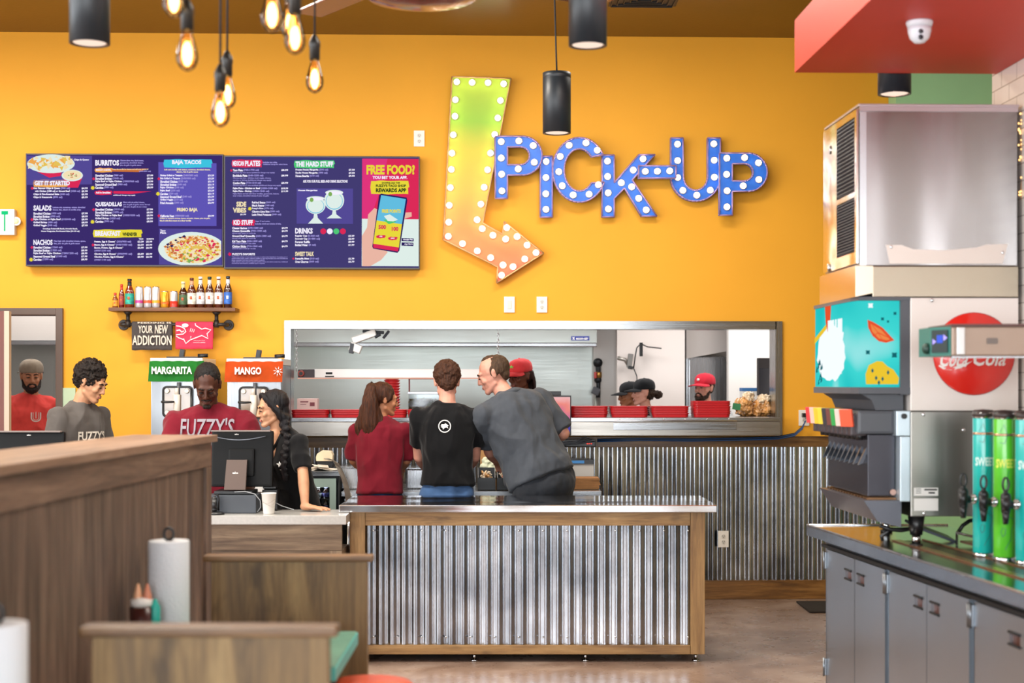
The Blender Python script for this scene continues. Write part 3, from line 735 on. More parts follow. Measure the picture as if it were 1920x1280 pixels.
# white wall stub at the right of the hood, nearer than the far wall, with its sloping side
x1155, x1287 = W(1157, 0, 13.7).x, W(1284, 0, 13.7).x
bm = nb(); box2(bm, (x1155, 13.7, 0), (x1287, 13.8, 2.98)); struct('wall_kitchen_stub', bm, mat('kitchen_white_warm', '#efe6e1', .5))
bm = nb(); a = W(1366, 0, 13.4).x; box2(bm, (a, 13.4, 0), (a+1.5, 13.5, 2.98)); struct('wall_kitchen_right', bm, mat('kitchen_white_bright', '#f1efec', .5))
def steelwall(x0, x1, y, z0, z1, joints, nm):
    bm = nb(); box2(bm, (x0, y, z0), (x1, y+.02, z1))
    for j in joints: box2(bm, (j-.006, y-.004, z0), (j+.006, y, z1))
    struct(nm, bm, st_hood)
y = 14.1
steelwall(W(-60, 0, y).x, W(1112, 0, y).x, y, 0, 2.6, [W(p, 0, y).x for p in (100, 620, 856, 1085)], 'trim_6')
bm = nb(); box2(bm, (W(1113, 0, 13.95).x, 13.95, 0), (W(1157, 0, 13.95).x, 14.09, 2.97)); struct('trim_7', bm, mat('kitchen_grey_panel', '#cfcac6', .45))

hd = thing('exhaust_hood', 'long stainless exhaust hood above the cooking line, seen through the pass', 'hood', (W(800, 0, 13.2).x, 13.2, 2.0))
hy = 13.2; hz = W(800, 643, hy).z; xL, xR = W(395, 0, hy).x, W(1119, 0, hy).x
bm = nb(); box2(bm, (xL, hy, hz), (xR, hy+.03, 2.9)); box2(bm, (xR-.03, hy, hz), (xR, hy+.85, 2.9)); box2(bm, (xL, hy, hz), (xL+.03, hy+.85, 2.9)); box2(bm, (xL, hy+.031, 2.7), (xR, hy+.85, 2.9))
obj('hood_panel', bm, st_hood, hd)
bm = nb(); box2(bm, (xL, hy-.05, hz-.035), (xR, hy+.05, hz+.005), bev=.01); obj('hood_lip', bm, st_x, hd)
bm = nb(); q = [W(1071, 638, hy-.01), W(1105, 630, hy-.01)]; box2(bm, (q[0].x, hy-.012, q[0].z), (q[1].x, hy, q[1].z)); obj('badge', bm, mat('badge_blue', '#27348b', .4), hd, 'small blue badge')
texts([('econ-air', 1080, 631.8, 1103, 636.6, 0), ('x', 1073, 631.5, 1078, 636.8, 0)], lambda a, b: W(a, b, hy-.0135), (0, 0, 0), [wht], 'badge_lettering', hd, bold=.03)
# second hood seen in the doorway
hd2 = thing('exhaust_hood', 'stainless hood lip seen through the kitchen doorway above the bearded man', 'hood', (W(50, 0, 13.2).x, 13.2, 2.0))
bm = nb(); box2(bm, (W(-70, 0, hy).x, hy, W(50, 640, hy).z), (W(112, 0, hy).x, hy+.6, 2.9)); obj('hood_panel', bm, mat('hood_pale', '#d9d2cc', .4, .3), hd2)
bm = nb(); box2(bm, (W(-70, 0, hy).x, hy-.05, W(50, 647, hy).z), (W(112, 0, hy).x, hy-.001, W(50, 638, hy).z), bev=.01); obj('hood_lip', bm, st_x, hd2)

# tall stainless cabinet behind the bearded worker
fr = thing('reach_in_refrigerator', 'tall stainless refrigerator behind the bearded worker in the red cap', 'refrigerator', (W(1325, 0, 13.9).x, 13.9, 0))
a, c = W(1287, 0, 13.9).x, W(1365, 0, 13.9).x; zt2 = W(1325, 668, 13.9).z
bm = nb(); box2(bm, (a, 13.9, .05), (c, 14.5, zt2), bev=.01); obj('body', bm, st_z, fr)
bm = nb(); box2(bm, (a+.02, 13.87, .2), (c-.02, 13.899, zt2-.03), bev=.006); obj('door', bm, st_z, fr)
vd = thing('vent_cover', 'pale angled metal vent cover above the tall refrigerator', 'vent', (W(1325, 0, 13.85).x, 13.85, 2.1))
bm = nb(); p = [(1287, 617), (1365, 617), (1365, 658), (1287, 672)]; prism(bm, p, [], lambda x, y: W(x, y, 13.85), (0, .5, 0)); obj('cover_panel', bm, mat('vent_panel', '#cdc6c2', .4, .2), vd)

# pass window: stainless lining
wf = thing('window_4', None, None, (W(1000, 0, WY).x, WY, oz0), kind='structure')
y0 = WY-.02
def rectpx(bm, xa, ya, xb, yb, Y, dep, bev=0.):
    p, q = W(xa, yb, Y), W(xb, ya, Y); box2(bm, (p.x, Y, p.z), (q.x, Y+dep, q.z), bev=bev)
bm = nb(); rectpx(bm, 533, 602, 1456, 616, y0, .22); obj('window_frame', bm, st_x, wf)
bm = nb(); rectpx(bm, 533, 616.3, 545, 818, y0, .22); obj('window_frame', bm, st_z, wf)
bm = nb(); rectpx(bm, 1454, 602, 1467, 818, y0, .22); obj('window_frame', bm, st_z, wf)
ps = thing('pass_shelf', 'stainless steel pass shelf running below the kitchen window', 'shelf', (W(1000, 0, WY).x, WY, 1.2))
Yf = WY-.22; zs = W(1000, 783, Yf).z; zf = W(1000, 817, Yf).z
sx0, sx1 = W(546, 0, Yf).x, W(1463, 0, Yf).x
bm = nb(); box2(bm, (sx0, Yf, zs-.03), (sx1, WY+.55, zs), bev=.004); obj('shelf_top', bm, st_x, ps)
bm = nb(); box2(bm, (sx0, Yf, zf), (sx1, WY-.03, zs-.031), bev=.004); obj('fascia', bm, steel('steel_fascia', '#a09c96', .33, 'x', .12, 2.), ps)
a, c = W(1150, 806, Yf), W(1381, 787, Yf)
bm = nb(); box2(bm, (a.x, Yf-.014, c.z-.012), (c.x, Yf-.001, c.z), bev=.003); obj('ticket_rail', bm, chrome, ps)
bm = nb(); box2(bm, (a.x, Yf-.006, a.z), (c.x, Yf-.001, c.z-.02), bev=.002); obj('recess_panel', bm, st_x, ps)
for i in range(6): bm = nb(); p = W(1162+i*41, 785.5, Yf); sph(bm, (p.x, Yf-.004, p.z), (.006, .005, .006)); obj('rivet', bm, chrome, ps)

# heat lamp bar with its chains
hb = thing('heat_lamp', 'long white strip heat lamp hanging on chains in the pass window', 'heat lamp', (W(750, 0, WY+.3).x, WY+.3, 1.66))
yy = WY+.3; a, c = W(558, 708, yy), W(941, 692, yy)
bm = nb(); box2(bm, (a.x, yy, a.z), (c.x, yy+.16, c.z), bev=.004); obj('housing', bm, mat('lamp_white', '#dedad8', .35, .1), hb)
bm = nb(); box2(bm, (a.x+.004, yy-.006, a.z+.003), (W(590, 0, yy).x, yy-.0005, c.z-.001)); obj('control_plate', bm, mat('plate_dark', '#3b3038', .5), hb)
bm = nb(); p = W(565, 700, yy); cyl(bm, (p.x, yy-.03, p.z), (p.x, yy-.006, p.z), .022, .026); obj('knob', bm, mat('knob_red', '#a33a2c', .4), hb)
bm = nb(); p = W(565, 700, yy); cyl(bm, (p.x, yy-.036, p.z), (p.x, yy-.0305, p.z), .014); obj('knob_cap', bm, blk, hb)
bm = nb()
for x in (612, 620): p = W(x, 700, yy); 
p = W(617, 699.5, yy); box(bm, (p.x, yy-.001, p.z), (.05, .002, .016)); p = W(618, 705.5, yy); box(bm, (p.x, yy-.001, p.z), (.068, .002, .010)); obj('warning_sticker', bm, blk2, hb)
bm = nb(); box2(bm, (a.x, yy+.002, a.z-.008), (c.x, yy+.14, a.z)); obj('glow_tube', bm, emis('lamp_glow', '#ffb9a0', .8), hb)
for x in (556, 934):
    bm = nb(); p = W(x, 692, yy+.05); z = p.z
    while z < 2.3:
        k = int(round((z-p.z)/.024)); pts = [V((p.x+(.0075*math.cos(t) if k % 2 else 0), yy+.05+(0 if k % 2 else .0075*math.cos(t)), z+.016*math.sin(t))) for t in [2*PI*i/8 for i in range(9)]]
        tube(bm, pts, .0028, 5); z += .024
    obj('chain', bm, chrome, hb)

# white bracket lamp (projector-like) clamped under the hood
cl = thing('ceiling_bracket', 'angled steel bracket arm hanging at the top of the pass window', 'bracket', W(680, 640, WY+.5))
def rpx(bm, x, y, w, h, dep, ang, Y, bev=.006):
    p = W(x, y, Y); s = Y/F; box(bm, p, (w*s, dep, h*s), rot=Matrix.Rotation(math.radians(ang), 3, 'Y'), bev=bev)
bm = nb(); rpx(bm, 683, 631, 46, 13, .09, -20, WY+.5); obj('arm', bm, mat('bracket_pale', '#d6d0c8', .35, .4), cl)
bm = nb(); rpx(bm, 667, 652, 22, 16, .10, 22, WY+.5); obj('head', bm, mat('bracket_pale', '#d6d0c8', .35, .4), cl)
bm = nb(); rpx(bm, 660, 653, 8, 19, .102, 10, WY+.5); obj('head_vent', bm, gry, cl)
bm = nb(); rpx(bm, 700, 622, 40, 6, .05, 4, WY+.52); rpx(bm, 724, 627, 5, 18, .03, 38, WY+.52); rpx(bm, 708, 629, 12, 6, .05, -30, WY+.48); rpx(bm, 700, 612, 8, 20, .04, 0, WY+.52); obj('clamp', bm, darkmetal, cl)

# pipe with valve, sensor on its arm, outlet, monitor at the right
pv = thing('gas_pipe', 'dark gas pipe with brass elbow and red valve right of the hood', 'pipe', W(1121, 755, 13.9))
Y = 13.88; s = Y/F
bm = nb(); tube(bm, [W(1121, 677, Y), W(1122, 700, Y), W(1122, 725, Y), W(1121, 760, Y)], [.03, .022, .02, .024], 10); sph(bm, W(1121, 680, Y), .045); sph(bm, W(1121, 712, Y), .035); obj('pipe', bm, darkmetal, pv)
bm = nb(); cyl(bm, W(1122, 697, Y), W(1122, 708, Y), .032); obj('coupling', bm, mat('brass', '#b98a4a', .3, .9), pv)
bm = nb(); rpx(bm, 1116, 703, 5, 12, .03, 0, Y-.03); obj('valve_handle', bm, mat('valve_red', '#b3322c', .4), pv)
bm = nb(); rpx(bm, 1117, 733, 14, 14, .07, 25, Y-.03, .01); obj('regulator', bm, gry, pv)
bm = nb(); cyl(bm, W(1120, 745, Y), W(1120, 1000, Y)*V((1, 1, 0))+V((0, 0, .01)), .028); obj('riser', bm, mat('pipe_steel', '#b2aca6', .35, .8), pv)
sn = thing('wall_sensor', 'small grey sensor box on a wall arm with a dark cable', 'sensor', W(1180, 680, 13.6))
Y = 13.6
bm = nb(); tube(bm, [W(1158, 671, Y), W(1172, 674, Y), W(1178, 684, Y)], .018, 8); obj('arm', bm, mat('pipe_steel', '#b2aca6', .35, .8), sn)
bm = nb(); rpx(bm, 1181, 676, 9, 26, .05, 8, Y-.02); obj('box', bm, mat('grey_plastic_mid', '#7d7b78', .5), sn)
bm = nb(); rpx(bm, 1182, 689, 9, 6, .06, 8, Y-.03); obj('box_end', bm, blk, sn)
bm = nb(); tube(bm, [W(x, y, Y) for x, y in ((1188, 690), (1191, 668), (1194, 652), (1201, 644), (1214, 650), (1240, 653))], .006, 6); tube(bm, [W(x, y, Y) for x, y in ((1188, 690), (1194, 705), (1195, 730))], .005, 6); obj('cable', bm, blk2, sn)
bm = nb(); rpx(bm, 1202, 655, 6, 26, .04, 0, Y-.01); obj('power_plug', bm, blk, sn)
mo = thing('wall_monitor', 'dark monitor edge at the right end of the pass window', 'monitor', W(1433, 705, WY+.45))
Y = WY+.45
bm = nb(); rectpx(bm, 1421, 671, 1462, 741, Y, .05, .005); obj('casing', bm, mat('monitor_dark', '#2b2424', .45), mo)
bm = nb(); rectpx(bm, 1424, 690, 1462, 738, Y-.004, .003); obj('screen', bm, mat('screen_dark', '#35353a', .2), mo)
bm = nb(); rectpx(bm, 1436, 741, 1446, 783, Y+.01, .03); obj('stand', bm, blk, mo)
bx = thing('supply_box', 'white and blue paper box behind the tortilla bags', 'box', W(1409, 742, WY+.5))
bm = nb(); rectpx(bm, 1392, 729, 1425, 783, WY+.5, .12, .003); obj('carton', bm, wht, bx)
bm = nb(); rectpx(bm, 1392, 727, 1424, 733, WY+.497, .126); obj('lid', bm, mat('box_blue', '#2f6fae', .5), bx, 'blue lid')
bx = thing('carton', 'pink and white printed carton standing at the left end of the pass', 'box', W(575, 767, WY+.45))
bm = nb(); rectpx(bm, 557, 747, 595, 783, WY+.45, .14, .003); obj('carton_body', bm, mat('carton_pink', '#e3c3c0', .6, var=.05), bx)
bm = nb(); rectpx(bm, 581, 754, 590, 761, WY+.448, .001); rectpx(bm, 563, 752, 578, 754, WY+.448, .001); rectpx(bm, 563, 757, 574, 758, WY+.448, .001); obj('print', bm, mat('print_maroon', '#7b3a46', .6), bx)
# chip warmer seen between the customers
cw = thing('chip_warmer', 'clear countertop bin of yellow tortilla chips behind the pass', 'food bin', W(790, 765, WY+.62))
Y = WY+.62
bm = nb(); pA, pB = W(766, 783, Y), W(830, 739.5, Y); prism(bm, [(pA.x, Y), (pB.x, Y), (pB.x, Y+.36), (pA.x, Y+.36)], [[(pA.x+.008, Y+.008), (pB.x-.008, Y+.008), (pB.x-.008, Y+.352), (pA.x+.008, Y+.352)]], lambda x, y: V((x, y, pB.z)), (0, 0, pA.z-pB.z)); obj('bin_glass', bm, glass('bin_plastic', '#e8eef0', .08), cw)
bm = nb(); rectpx(bm, 764, 734, 832, 739, Y-.01, .4, .003); obj('lid', bm, st_x, cw)
bm = nb(); rectpx(bm, 766, 708, 832, 711, Y+.06, .02); rectpx(bm, 766, 708, 769, 734, Y+.06, .02); obj('lid_frame', bm, mat('frame_redbrown', '#9b4a42', .4), cw)
bm = nb()
for i in range(260):
    p = W(random.uniform(770, 826), random.uniform(750, 781), Y+random.uniform(.03, .3)); R = Euler([random.uniform(0, 6) for _ in range(3)]).to_matrix(); q = [p+R @ V((.03*math.cos(a), .03*math.sin(a), random.uniform(-.004, .004))) for a in (0, 2.1, 4.2)]
    bm.faces.new([bm.verts.new(v) for v in q])
o = obj('chips', bm, mat('chip_yellow', '#e0b23c', .6, var=.2, vs=20), cw); o['kind'] = 'stuff'
cu = thing('cup_stack', 'stack of red plastic cups beside the ponytailed woman', 'cups', W(735, 783, WY+.45))
Y = WY+.5; pt = W(735, 709, Y); pb = W(735, 783, Y)
bm = nb(); z = pb.z; prof = []
while z < pt.z: prof += [(.050, z), (.060, z+.014), (.0635, z+.016), (.0635, z+.020)]; z += .021
prof.append((.052, z)); prof.append((.045, z-.06)); prof.append((.001, z-.062)); lathe(bm, prof, (pt.x, Y, 0)); obj('cups', bm, mat('cup_red', '#cf2b33', .35), cu)

# baskets of tortilla bags at the right end of the pass
for i, (x, y, w, hgt, lab) in enumerate(((1398, 760, 20, 24, 'bag of tortillas with a green label at the right end of the pass'), (1427, 763, 22, 21, 'larger crumpled clear bag of tortillas beside the window frame'))):
    t_ = thing('tortilla_bag', lab, 'bag', W(x, 783, WY+.25))
    bm = nb(); p = W(x, y+2, WY+.25); s = WY/F
    for k in range(9): sph(bm, p+V((random.uniform(-.5, .5)*w*s, random.uniform(-.04, .04), random.uniform(-.45, .35)*hgt*s)), (w*s*.55, .06, hgt*s*.5))
    me = bake(bm, .006, 1)
    for v in me.vertices: v.co += v.normal*(noise.noise(v.co*26)*.022+noise.noise(v.co*70)*.010)
    me.transform(rootmat(t_).inverted())
    m_ = mat('bag_wrap', '#c98f4e', .18, var=.5, vs=16, coat=.6, bump=.5, bs=30); o = mobj('bag_body', me, m_, t_)
    bm = nb(); p = W(x+(0 if i else -3), y-16, WY+.22); me = None
    for k in range(6): sph(bm, p+V((random.uniform(-.02, .05), random.uniform(-.02, .02), random.uniform(-.02, .02))), (.035, .03, .025))
    me = bake(bm, .005, 1)
    for v in me.vertices: v.co += v.normal*noise.noise(v.co*60)*.016
    me.transform(rootmat(t_).inverted()); mobj('bag_neck', me, mat('bag_clear', '#e3c9a6', .15, var=.25, vs=30, coat=.5), t_)
    if i == 0: bm = nb(); rpx(bm, 1381, 762, 15, 12, .004, 8, WY+.13, 0); obj('label_tag', bm, mat('label_green', '#3c8a5a', .5), t_, 'green label')

# red trays, stacked
tr = nb(); n = 24; L, Wd = .282, .20
def rr(lx, ly, r, z): return [V((math.copysign(lx-r, math.cos(a))+r*math.cos(a), math.copysign(ly-r, math.sin(a))+r*math.sin(a), z)) for a in [2*PI*(i+.5)/n for i in range(n)]]
R = [rr(L/2-.010, Wd/2-.010, .03, 0), rr(L/2-.005, Wd/2-.005, .033, .03), rr(L/2, Wd/2, .035, .031), rr(L/2, Wd/2, .035, .027), rr(L/2-.009, Wd/2-.009, .031, .026), rr(L/2-.014, Wd/2-.014, .028, .004)]
vs = [v for r in R for v in r]; fs = [(j*n+i, j*n+(i+1) % n, (j+1)*n+(i+1) % n, (j+1)*n+i) for j in range(5) for i in range(n)]; fs += [tuple(range(n))[::-1], tuple(range(5*n, 6*n))]
_add(tr, vs, fs)
t0 = obj('serving_tray', tr, mat('tray_red', '#c21f26', .32, var=.06), base=(0, 0, 0)); first = True
stacks = [(584, 768.5, 'leftmost stack of red trays on the pass shelf'), (657, 768.5, 'stack of red trays beside the ponytailed woman'), (728, 768.5, 'stack of red trays behind the ponytailed woman'), (800, 768.5, 'stack of red trays behind the man in black'), (872, 768.5, 'stack of red trays right of the man in black'), (944, 766, 'stack of red trays behind the man in the grey polo'), (1028, 763, 'stack of red trays behind the laptop'), (1103, 762, 'stack of red trays just right of the laptop'), (1178, 762, 'stack of red trays below the workers in black caps'), (1254, 762, 'stack of red trays left of the tallest stack'), (1332, 753, 'tallest stack of red trays, at the right end')]
for si, (x, ytop, lab) in enumerate(stacks):
    p = W(x, 783, WY-.06); h_ = W(x, ytop, WY-.17).z-zs; k = max(3, int(round((h_-.031)/.0125))+1)
    for j in range(k):
        o = t0 if first else t0.copy()
        if not first: COL.objects.link(o)
        first = False
        o.location = (p.x+random.uniform(-.003, .003), WY-.06, zs+.002+j*.0125); o.rotation_euler = (0, 0, random.uniform(-.012, .012))
        tag(o, 'red serving tray in the '+lab, 'tray', 'trays in the '+lab)
# ================= SIGNS ON THE BACK WALL =================
# ---- marquee letters ----
blue = mat('marquee_blue', '#1d5fc4', .42, var=.12, vs=9, bump=.1, bs=80); bedge = mat('marquee_edge', '#8a6f9a', .4)
SY = WY-.06
ZP = lambda x, y: (900+x/3.4286, 220+y/3.4286)
def LP(x, y): p = ZP(x, y); return W(p[0], p[1], SY)
def LPf(x, y): return LP(x, y)+V((0, -.056, 0))
bulb_e = emis('bulb_warm', '#ffedcf', 22.); sock = mat('bulb_socket', '#e8dccb', .4)
def bulbs(parent, pts, fn, e=None):
    proto = None
    for q in pts:
        p = fn(*q)
        if proto is None:
            bm = nb(); c = p
            lathe(bm, [(.025, 0), (.027, .006), (.022, .014)], c, 14, rot=Matrix.Rotation(PI/2, 3, 'X'), mi=0)
            sph(bm, c+V((0, -.020, 0)), (.018, .018, .018), n=12, m=8, mi=1)
            proto = obj('bulb', bm, [sock, e or bulb_e], None, base=c); proto.location = p-parent.location; proto.parent = parent
        else:
            o = proto.copy(); COL.objects.link(o); o.location = p-parent.location
def marquee(name, label, outer, holes, pts, fn, face, edge, depth=.046, rim=.010, base=None):
    cx = sum(p[0] for p in outer)/len(outer); cy = max(p[1] for p in outer)
    r = thing(name, label, 'sign', fn(cx, cy), group=None)
    bm = nb(); prism(bm, outer, holes, fn, (0, depth, 0), 0); obj('letter_face' if name != 'marquee_arrow' else 'arrow_face', bm, face, r)
    bm = nb()
    for l in [outer]+list(holes):
        P = [fn(*p)+V((0, -.006, 0)) for p in l]; P.append(P[0]); 
        for a, c in zip(P[:-1], P[1:]): cyl(bm, a, c, .006, n=6)
    obj('metal_rim', bm, edge, r)
    bulbs(r, pts, fn); return r
P1o = [(95, 130), (273, 130)]+arc(273, 254, 124, 124, -88, 90, 14)+[(175, 378), (175, 527), (98, 527)]
P1h = [(175, 198), (258, 198)]+arc(258, 255, 57, 57, -85, 90, 10)+[(175, 312)]
marquee('marquee_letter', 'blue marquee letter P, first letter of the pick-up sign', P1o, [P1h], [(135, 165), (248, 160), (340, 190), (347, 297), (244, 340), (135, 270), (138, 373), (140, 480)], LPf, blue, bedge)
marquee('marquee_letter', 'blue marquee letter I between the first P and the C', [(387, 250), (465, 250), (465, 642), (387, 642)], [], [(425, 285), (424, 388), (423, 492), (424, 592)], LP, blue, bedge)
Co = arc(635, 345, 172, 207, 22, 332, 34)+arc(635, 345, 97, 135, 322, 38, 28)
marquee('marquee_letter', 'blue marquee letter C of the pick-up sign', Co, [], [(750, 220), (677, 173), (569, 188), (512, 260), (503, 357), (525, 447), (595, 506), (697, 501), (757, 440)], LPf, blue, bedge)
K = [(783, 243), (863, 243), (863, 420), (1020, 240), (1125, 240), (978, 402), (1137, 636), (1037, 636), (928, 455), (863, 522), (863, 640), (783, 640)]
marquee('marquee_letter', 'blue marquee letter K of the pick-up sign', K, [], [(819, 282), (820, 381), (823, 486), (825, 590), (1048, 268), (985, 339), (908, 421), (975, 447), (1020, 521), (1068, 596)], LP, blue, bedge)
marquee('marquee_hyphen', 'blue marquee hyphen between the K and the U', [(1013, 318), (1253, 318), (1253, 398), (1013, 398)], [], [(1056, 355), (1134, 354), (1213, 352)], LPf, blue, bedge)
U = [(1305, 133), (1308, 380)]+arc(1385, 380, 77, 88, 178, 2, 14)+[(1462, 133), (1545, 133), (1545, 380)]+arc(1385, 380, 160, 160, 2, 178, 20)+[(1225, 133)]
marquee('marquee_letter', 'blue marquee letter U of the pick-up sign', U, [], [(1269, 173), (1270, 279), (1270, 387), (1303, 470), (1393, 501), (1480, 469), (1506, 385), (1505, 276), (1502, 171)], LP, blue, bedge)
P2o = [(1530, 237), (1713, 237)]+arc(1713, 360, 124, 123, -88, 90, 14)+[(1613, 482), (1613, 635), (1530, 635)]
P2h = [(1613, 305), (1690, 305)]+arc(1690, 360, 55, 55, -85, 90, 10)+[(1613, 415)]
marquee('marquee_letter', 'blue marquee letter P, last letter of the pick-up sign', P2o, [P2h], [(1577, 270), (1576, 374), (1579, 479), (1578, 582), (1691, 267), (1780, 300), (1782, 407), (1682, 447)], LPf, blue, bedge)
# arrow, painted green through yellow to coral
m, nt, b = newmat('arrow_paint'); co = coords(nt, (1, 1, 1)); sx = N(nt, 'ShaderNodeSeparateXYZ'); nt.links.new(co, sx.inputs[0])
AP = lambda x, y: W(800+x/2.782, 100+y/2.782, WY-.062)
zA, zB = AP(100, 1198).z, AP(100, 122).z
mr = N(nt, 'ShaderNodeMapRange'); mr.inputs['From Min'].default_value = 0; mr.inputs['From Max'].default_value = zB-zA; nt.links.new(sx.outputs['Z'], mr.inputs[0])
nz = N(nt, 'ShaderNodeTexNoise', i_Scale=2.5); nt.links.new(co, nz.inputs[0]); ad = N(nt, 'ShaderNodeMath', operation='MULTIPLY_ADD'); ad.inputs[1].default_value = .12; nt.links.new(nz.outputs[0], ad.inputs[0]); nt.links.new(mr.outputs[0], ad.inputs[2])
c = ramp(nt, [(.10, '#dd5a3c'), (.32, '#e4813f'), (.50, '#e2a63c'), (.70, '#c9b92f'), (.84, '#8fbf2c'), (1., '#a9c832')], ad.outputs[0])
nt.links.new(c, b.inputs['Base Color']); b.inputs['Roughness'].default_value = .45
Ao = [(132, 122), (440, 132), (293, 885), (395, 942), (404, 877), (610, 1042), (365, 1198), (370, 1115), (86, 972)]
Ab = [(157, 150), (237, 153), (320, 154), (402, 160), (150, 243), (385, 247), (148, 329), (371, 338), (139, 426), (355, 424), (132, 521), (333, 521), (129, 606), (318, 608), (124, 701), (300, 699), (118, 793), (283, 787), (115, 881), (263, 868), (113, 955), (290, 915), (346, 949), (187, 993), (264, 1031), (334, 1066), (398, 1104), (391, 1158), (412, 969), (418, 909), (472, 956), (524, 1000), (571, 1040), (512, 1073), (451, 1113)]
ar = thing('marquee_arrow', 'tall bent marquee arrow painted green to yellow to coral, ringed with lit bulbs', 'sign', AP(300, 1198))
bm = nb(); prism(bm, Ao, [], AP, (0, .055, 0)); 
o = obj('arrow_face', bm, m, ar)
bm = nb(); P = [AP(*p)+V((0, -.006, 0)) for p in Ao]; P.append(P[0])
for a, c in zip(P[:-1], P[1:]): cyl(bm, a, c, .006, n=6)
obj('metal_rim', bm, mat('arrow_edge', '#b98a5a', .4), ar)
bulbs(ar, Ab, AP)

# ---- menu screens ----
MY = WY-.10
def MW(x, y): return W(x, y, MY)
def A1(x, y): return (30+x/4.8, 280+y/4.8)
def B1(x, y): return (410+x/4.923, 280+y/4.923)
bg = emis('menu_purple', '#3b2c6c', 1.); pan = emis('menu_lilac', '#5f55b5', 1.); wtx = emis('menu_white', '#f4efff', 1.); dim = emis('menu_dim', '#9f95d8', 1.)
mpal = [wtx, dim, emis('menu_cyan', '#3fc3e0', 1.), emis('menu_yellow', '#e8d83c', 1.), emis('menu_orange', '#f0a850', 1.), emis('menu_red', '#dc2b58', 1.), emis('menu_green', '#4fc777', 1.), pan, emis('menu_pink', '#e0357c', 1.),
        emis('menu_dark', '#26401e', 1.), emis('menu_cream', '#f3e2b8', 1.), emis('menu_skin', '#eab6a4', 1.), emis('menu_blue', '#62bde0', 1.), emis('menu_pale', '#dfeee8', 1.), emis('menu_navy', '#2b1f5c', 1.), emis('menu_photo', '#544a96', 1.), emis('menu_food1', '#c9713a', 1.), emis('menu_food2', '#e6c25a', 1.), emis('menu_food3', '#7fae5a', 1.)]
# indices: 0 white 1 dim 2 cyan 3 yellow 4 orange 5 red 6 green 7 lilac 8 pink 9 dark 10 cream 11 skin 12 blue 13 pale 14 navy 15 photo 16-18 food
def screen(name, label, x0, y0, x1, y1, base=bg):
    r = thing(name, label, 'menu screen', W((x0+x1)/2, y1, WY-.05))
    bm = nb(); p, q = MW(x0, y1), MW(x1, y0); box2(bm, (p.x, MY, p.z), (q.x, WY-.01, q.z), bev=.004); obj('screen_frame', bm, mat('bezel', '#3b3634', .4), r)
    bm = nb(); p, q = MW(x0+2, y1-3), MW(x1-2, y0+2.5); box2(bm, (p.x, MY-.002, p.z), (q.x, MY-.0002, q.z)); obj('display', bm, base, r); return r
def art(parent, shapes, name='menu_print', T=A1, k=0):
    bm = nb()
    for mi, pts in shapes:
        k += 1; o = -.0024-.00002*k
        prism(bm, pts, [], lambda x, y: MW(*T(x, y)), (0, .00001, 0), mi, back=False)
        bm.verts.ensure_lookup_table()
        n = len(pts)*2
        for v in list(bm.verts)[-n:]: v.co.y += o
    return obj(name, bm, mpal, parent, keepn=True)
def blob(cx, cy, rx, ry, n=26, j=.0, seed=1):
    rnd = random.Random(seed); return [(cx+rx*math.cos(2*PI*i/n)*(1+rnd.uniform(-j, j)), cy+ry*math.sin(2*PI*i/n)*(1+rnd.uniform(-j, j))) for i in range(n)]
def brush(x0, y0, x1, y1, seed=2):
    r = random.Random(seed); n = 9; top = [(x0+(x1-x0)*i/n, y0+r.uniform(-3, 3)) for i in range(n+1)]; bot = [(x1-(x1-x0)*i/n, y1+r.uniform(-3, 3)) for i in range(n+1)]
    return top+[(x1+10, (y0+y1)/2-4), (x1-2, (y0+y1)/2+3)]+bot+[(x0-8, (y0+y1)/2)]
def burst(cx, cy, r, n=8): return [(cx+(r if i % 2 else r*.6)*math.cos(PI*i/n), cy+(r if i % 2 else r*.6)*math.sin(PI*i/n)) for i in range(2*n)]
s1 = screen('menu_screen', 'left menu screen with burritos, quesadillas and baja tacos', 48, 289, 419, 499)
sh = [(15, [(98, 55), (685, 60), (685, 315), (98, 320)]), (5, [(190, 200), (420, 185), (400, 240), (300, 255)]), (13, blob(315, 130, 215, 85)), ]
rnd = random.Random(5)
for i in range(46): 
    cx, cy = rnd.uniform(120, 505), rnd.uniform(60, 175); a = rnd.uniform(0, 6); s = rnd.uniform(18, 40)
    if ((cx-315)/205)**2+((cy-120)/78)**2 < 1: sh.append((rnd.choice([10, 4, 17, 10]), [(cx+s*math.cos(a+k*2.1), max(58, cy+s*math.sin(a+k*2.1))) for k in range(3)]))
sh += [(5, [(412, 235), (605, 235), (560, 345), (470, 345)]), (13, blob(507, 235, 96, 52)), (10, blob(507, 232, 84, 42))]
for i in range(16): sh.append((rnd.choice([5, 18, 16]), blob(507+rnd.uniform(-40, 40), 232+rnd.uniform(-20, 20), 8, 4, 6)))
i1 = len(sh)
sh += [(4, brush(162, 272, 500, 338)), (7, [(1282, 115), (1805, 125), (1805, 690), (1282, 690)]), (2, brush(1335, 90, 1760, 165)), (3, brush(700, 722, 1130, 792)), (4, brush(716, 168, 865, 206)), (16, [(865, 178), (1190, 172), (1108, 204), (865, 200)]), (5, brush(715, 372, 862, 408)), (5, [(878, 375), (1220, 378), (1040, 402), (878, 398)]), (15, [(1288, 712), (1852, 716), (1852, 1042), (1288, 1035)]), (13, [p for p in blob(1580, 895, 300, 152, 40, 0) if p[0] < 1852 and p[1] < 1040]+[]), (10, [p for p in blob(1600, 900, 262, 125, 36, .01) if p[0] < 1850 and p[1] < 1036])]
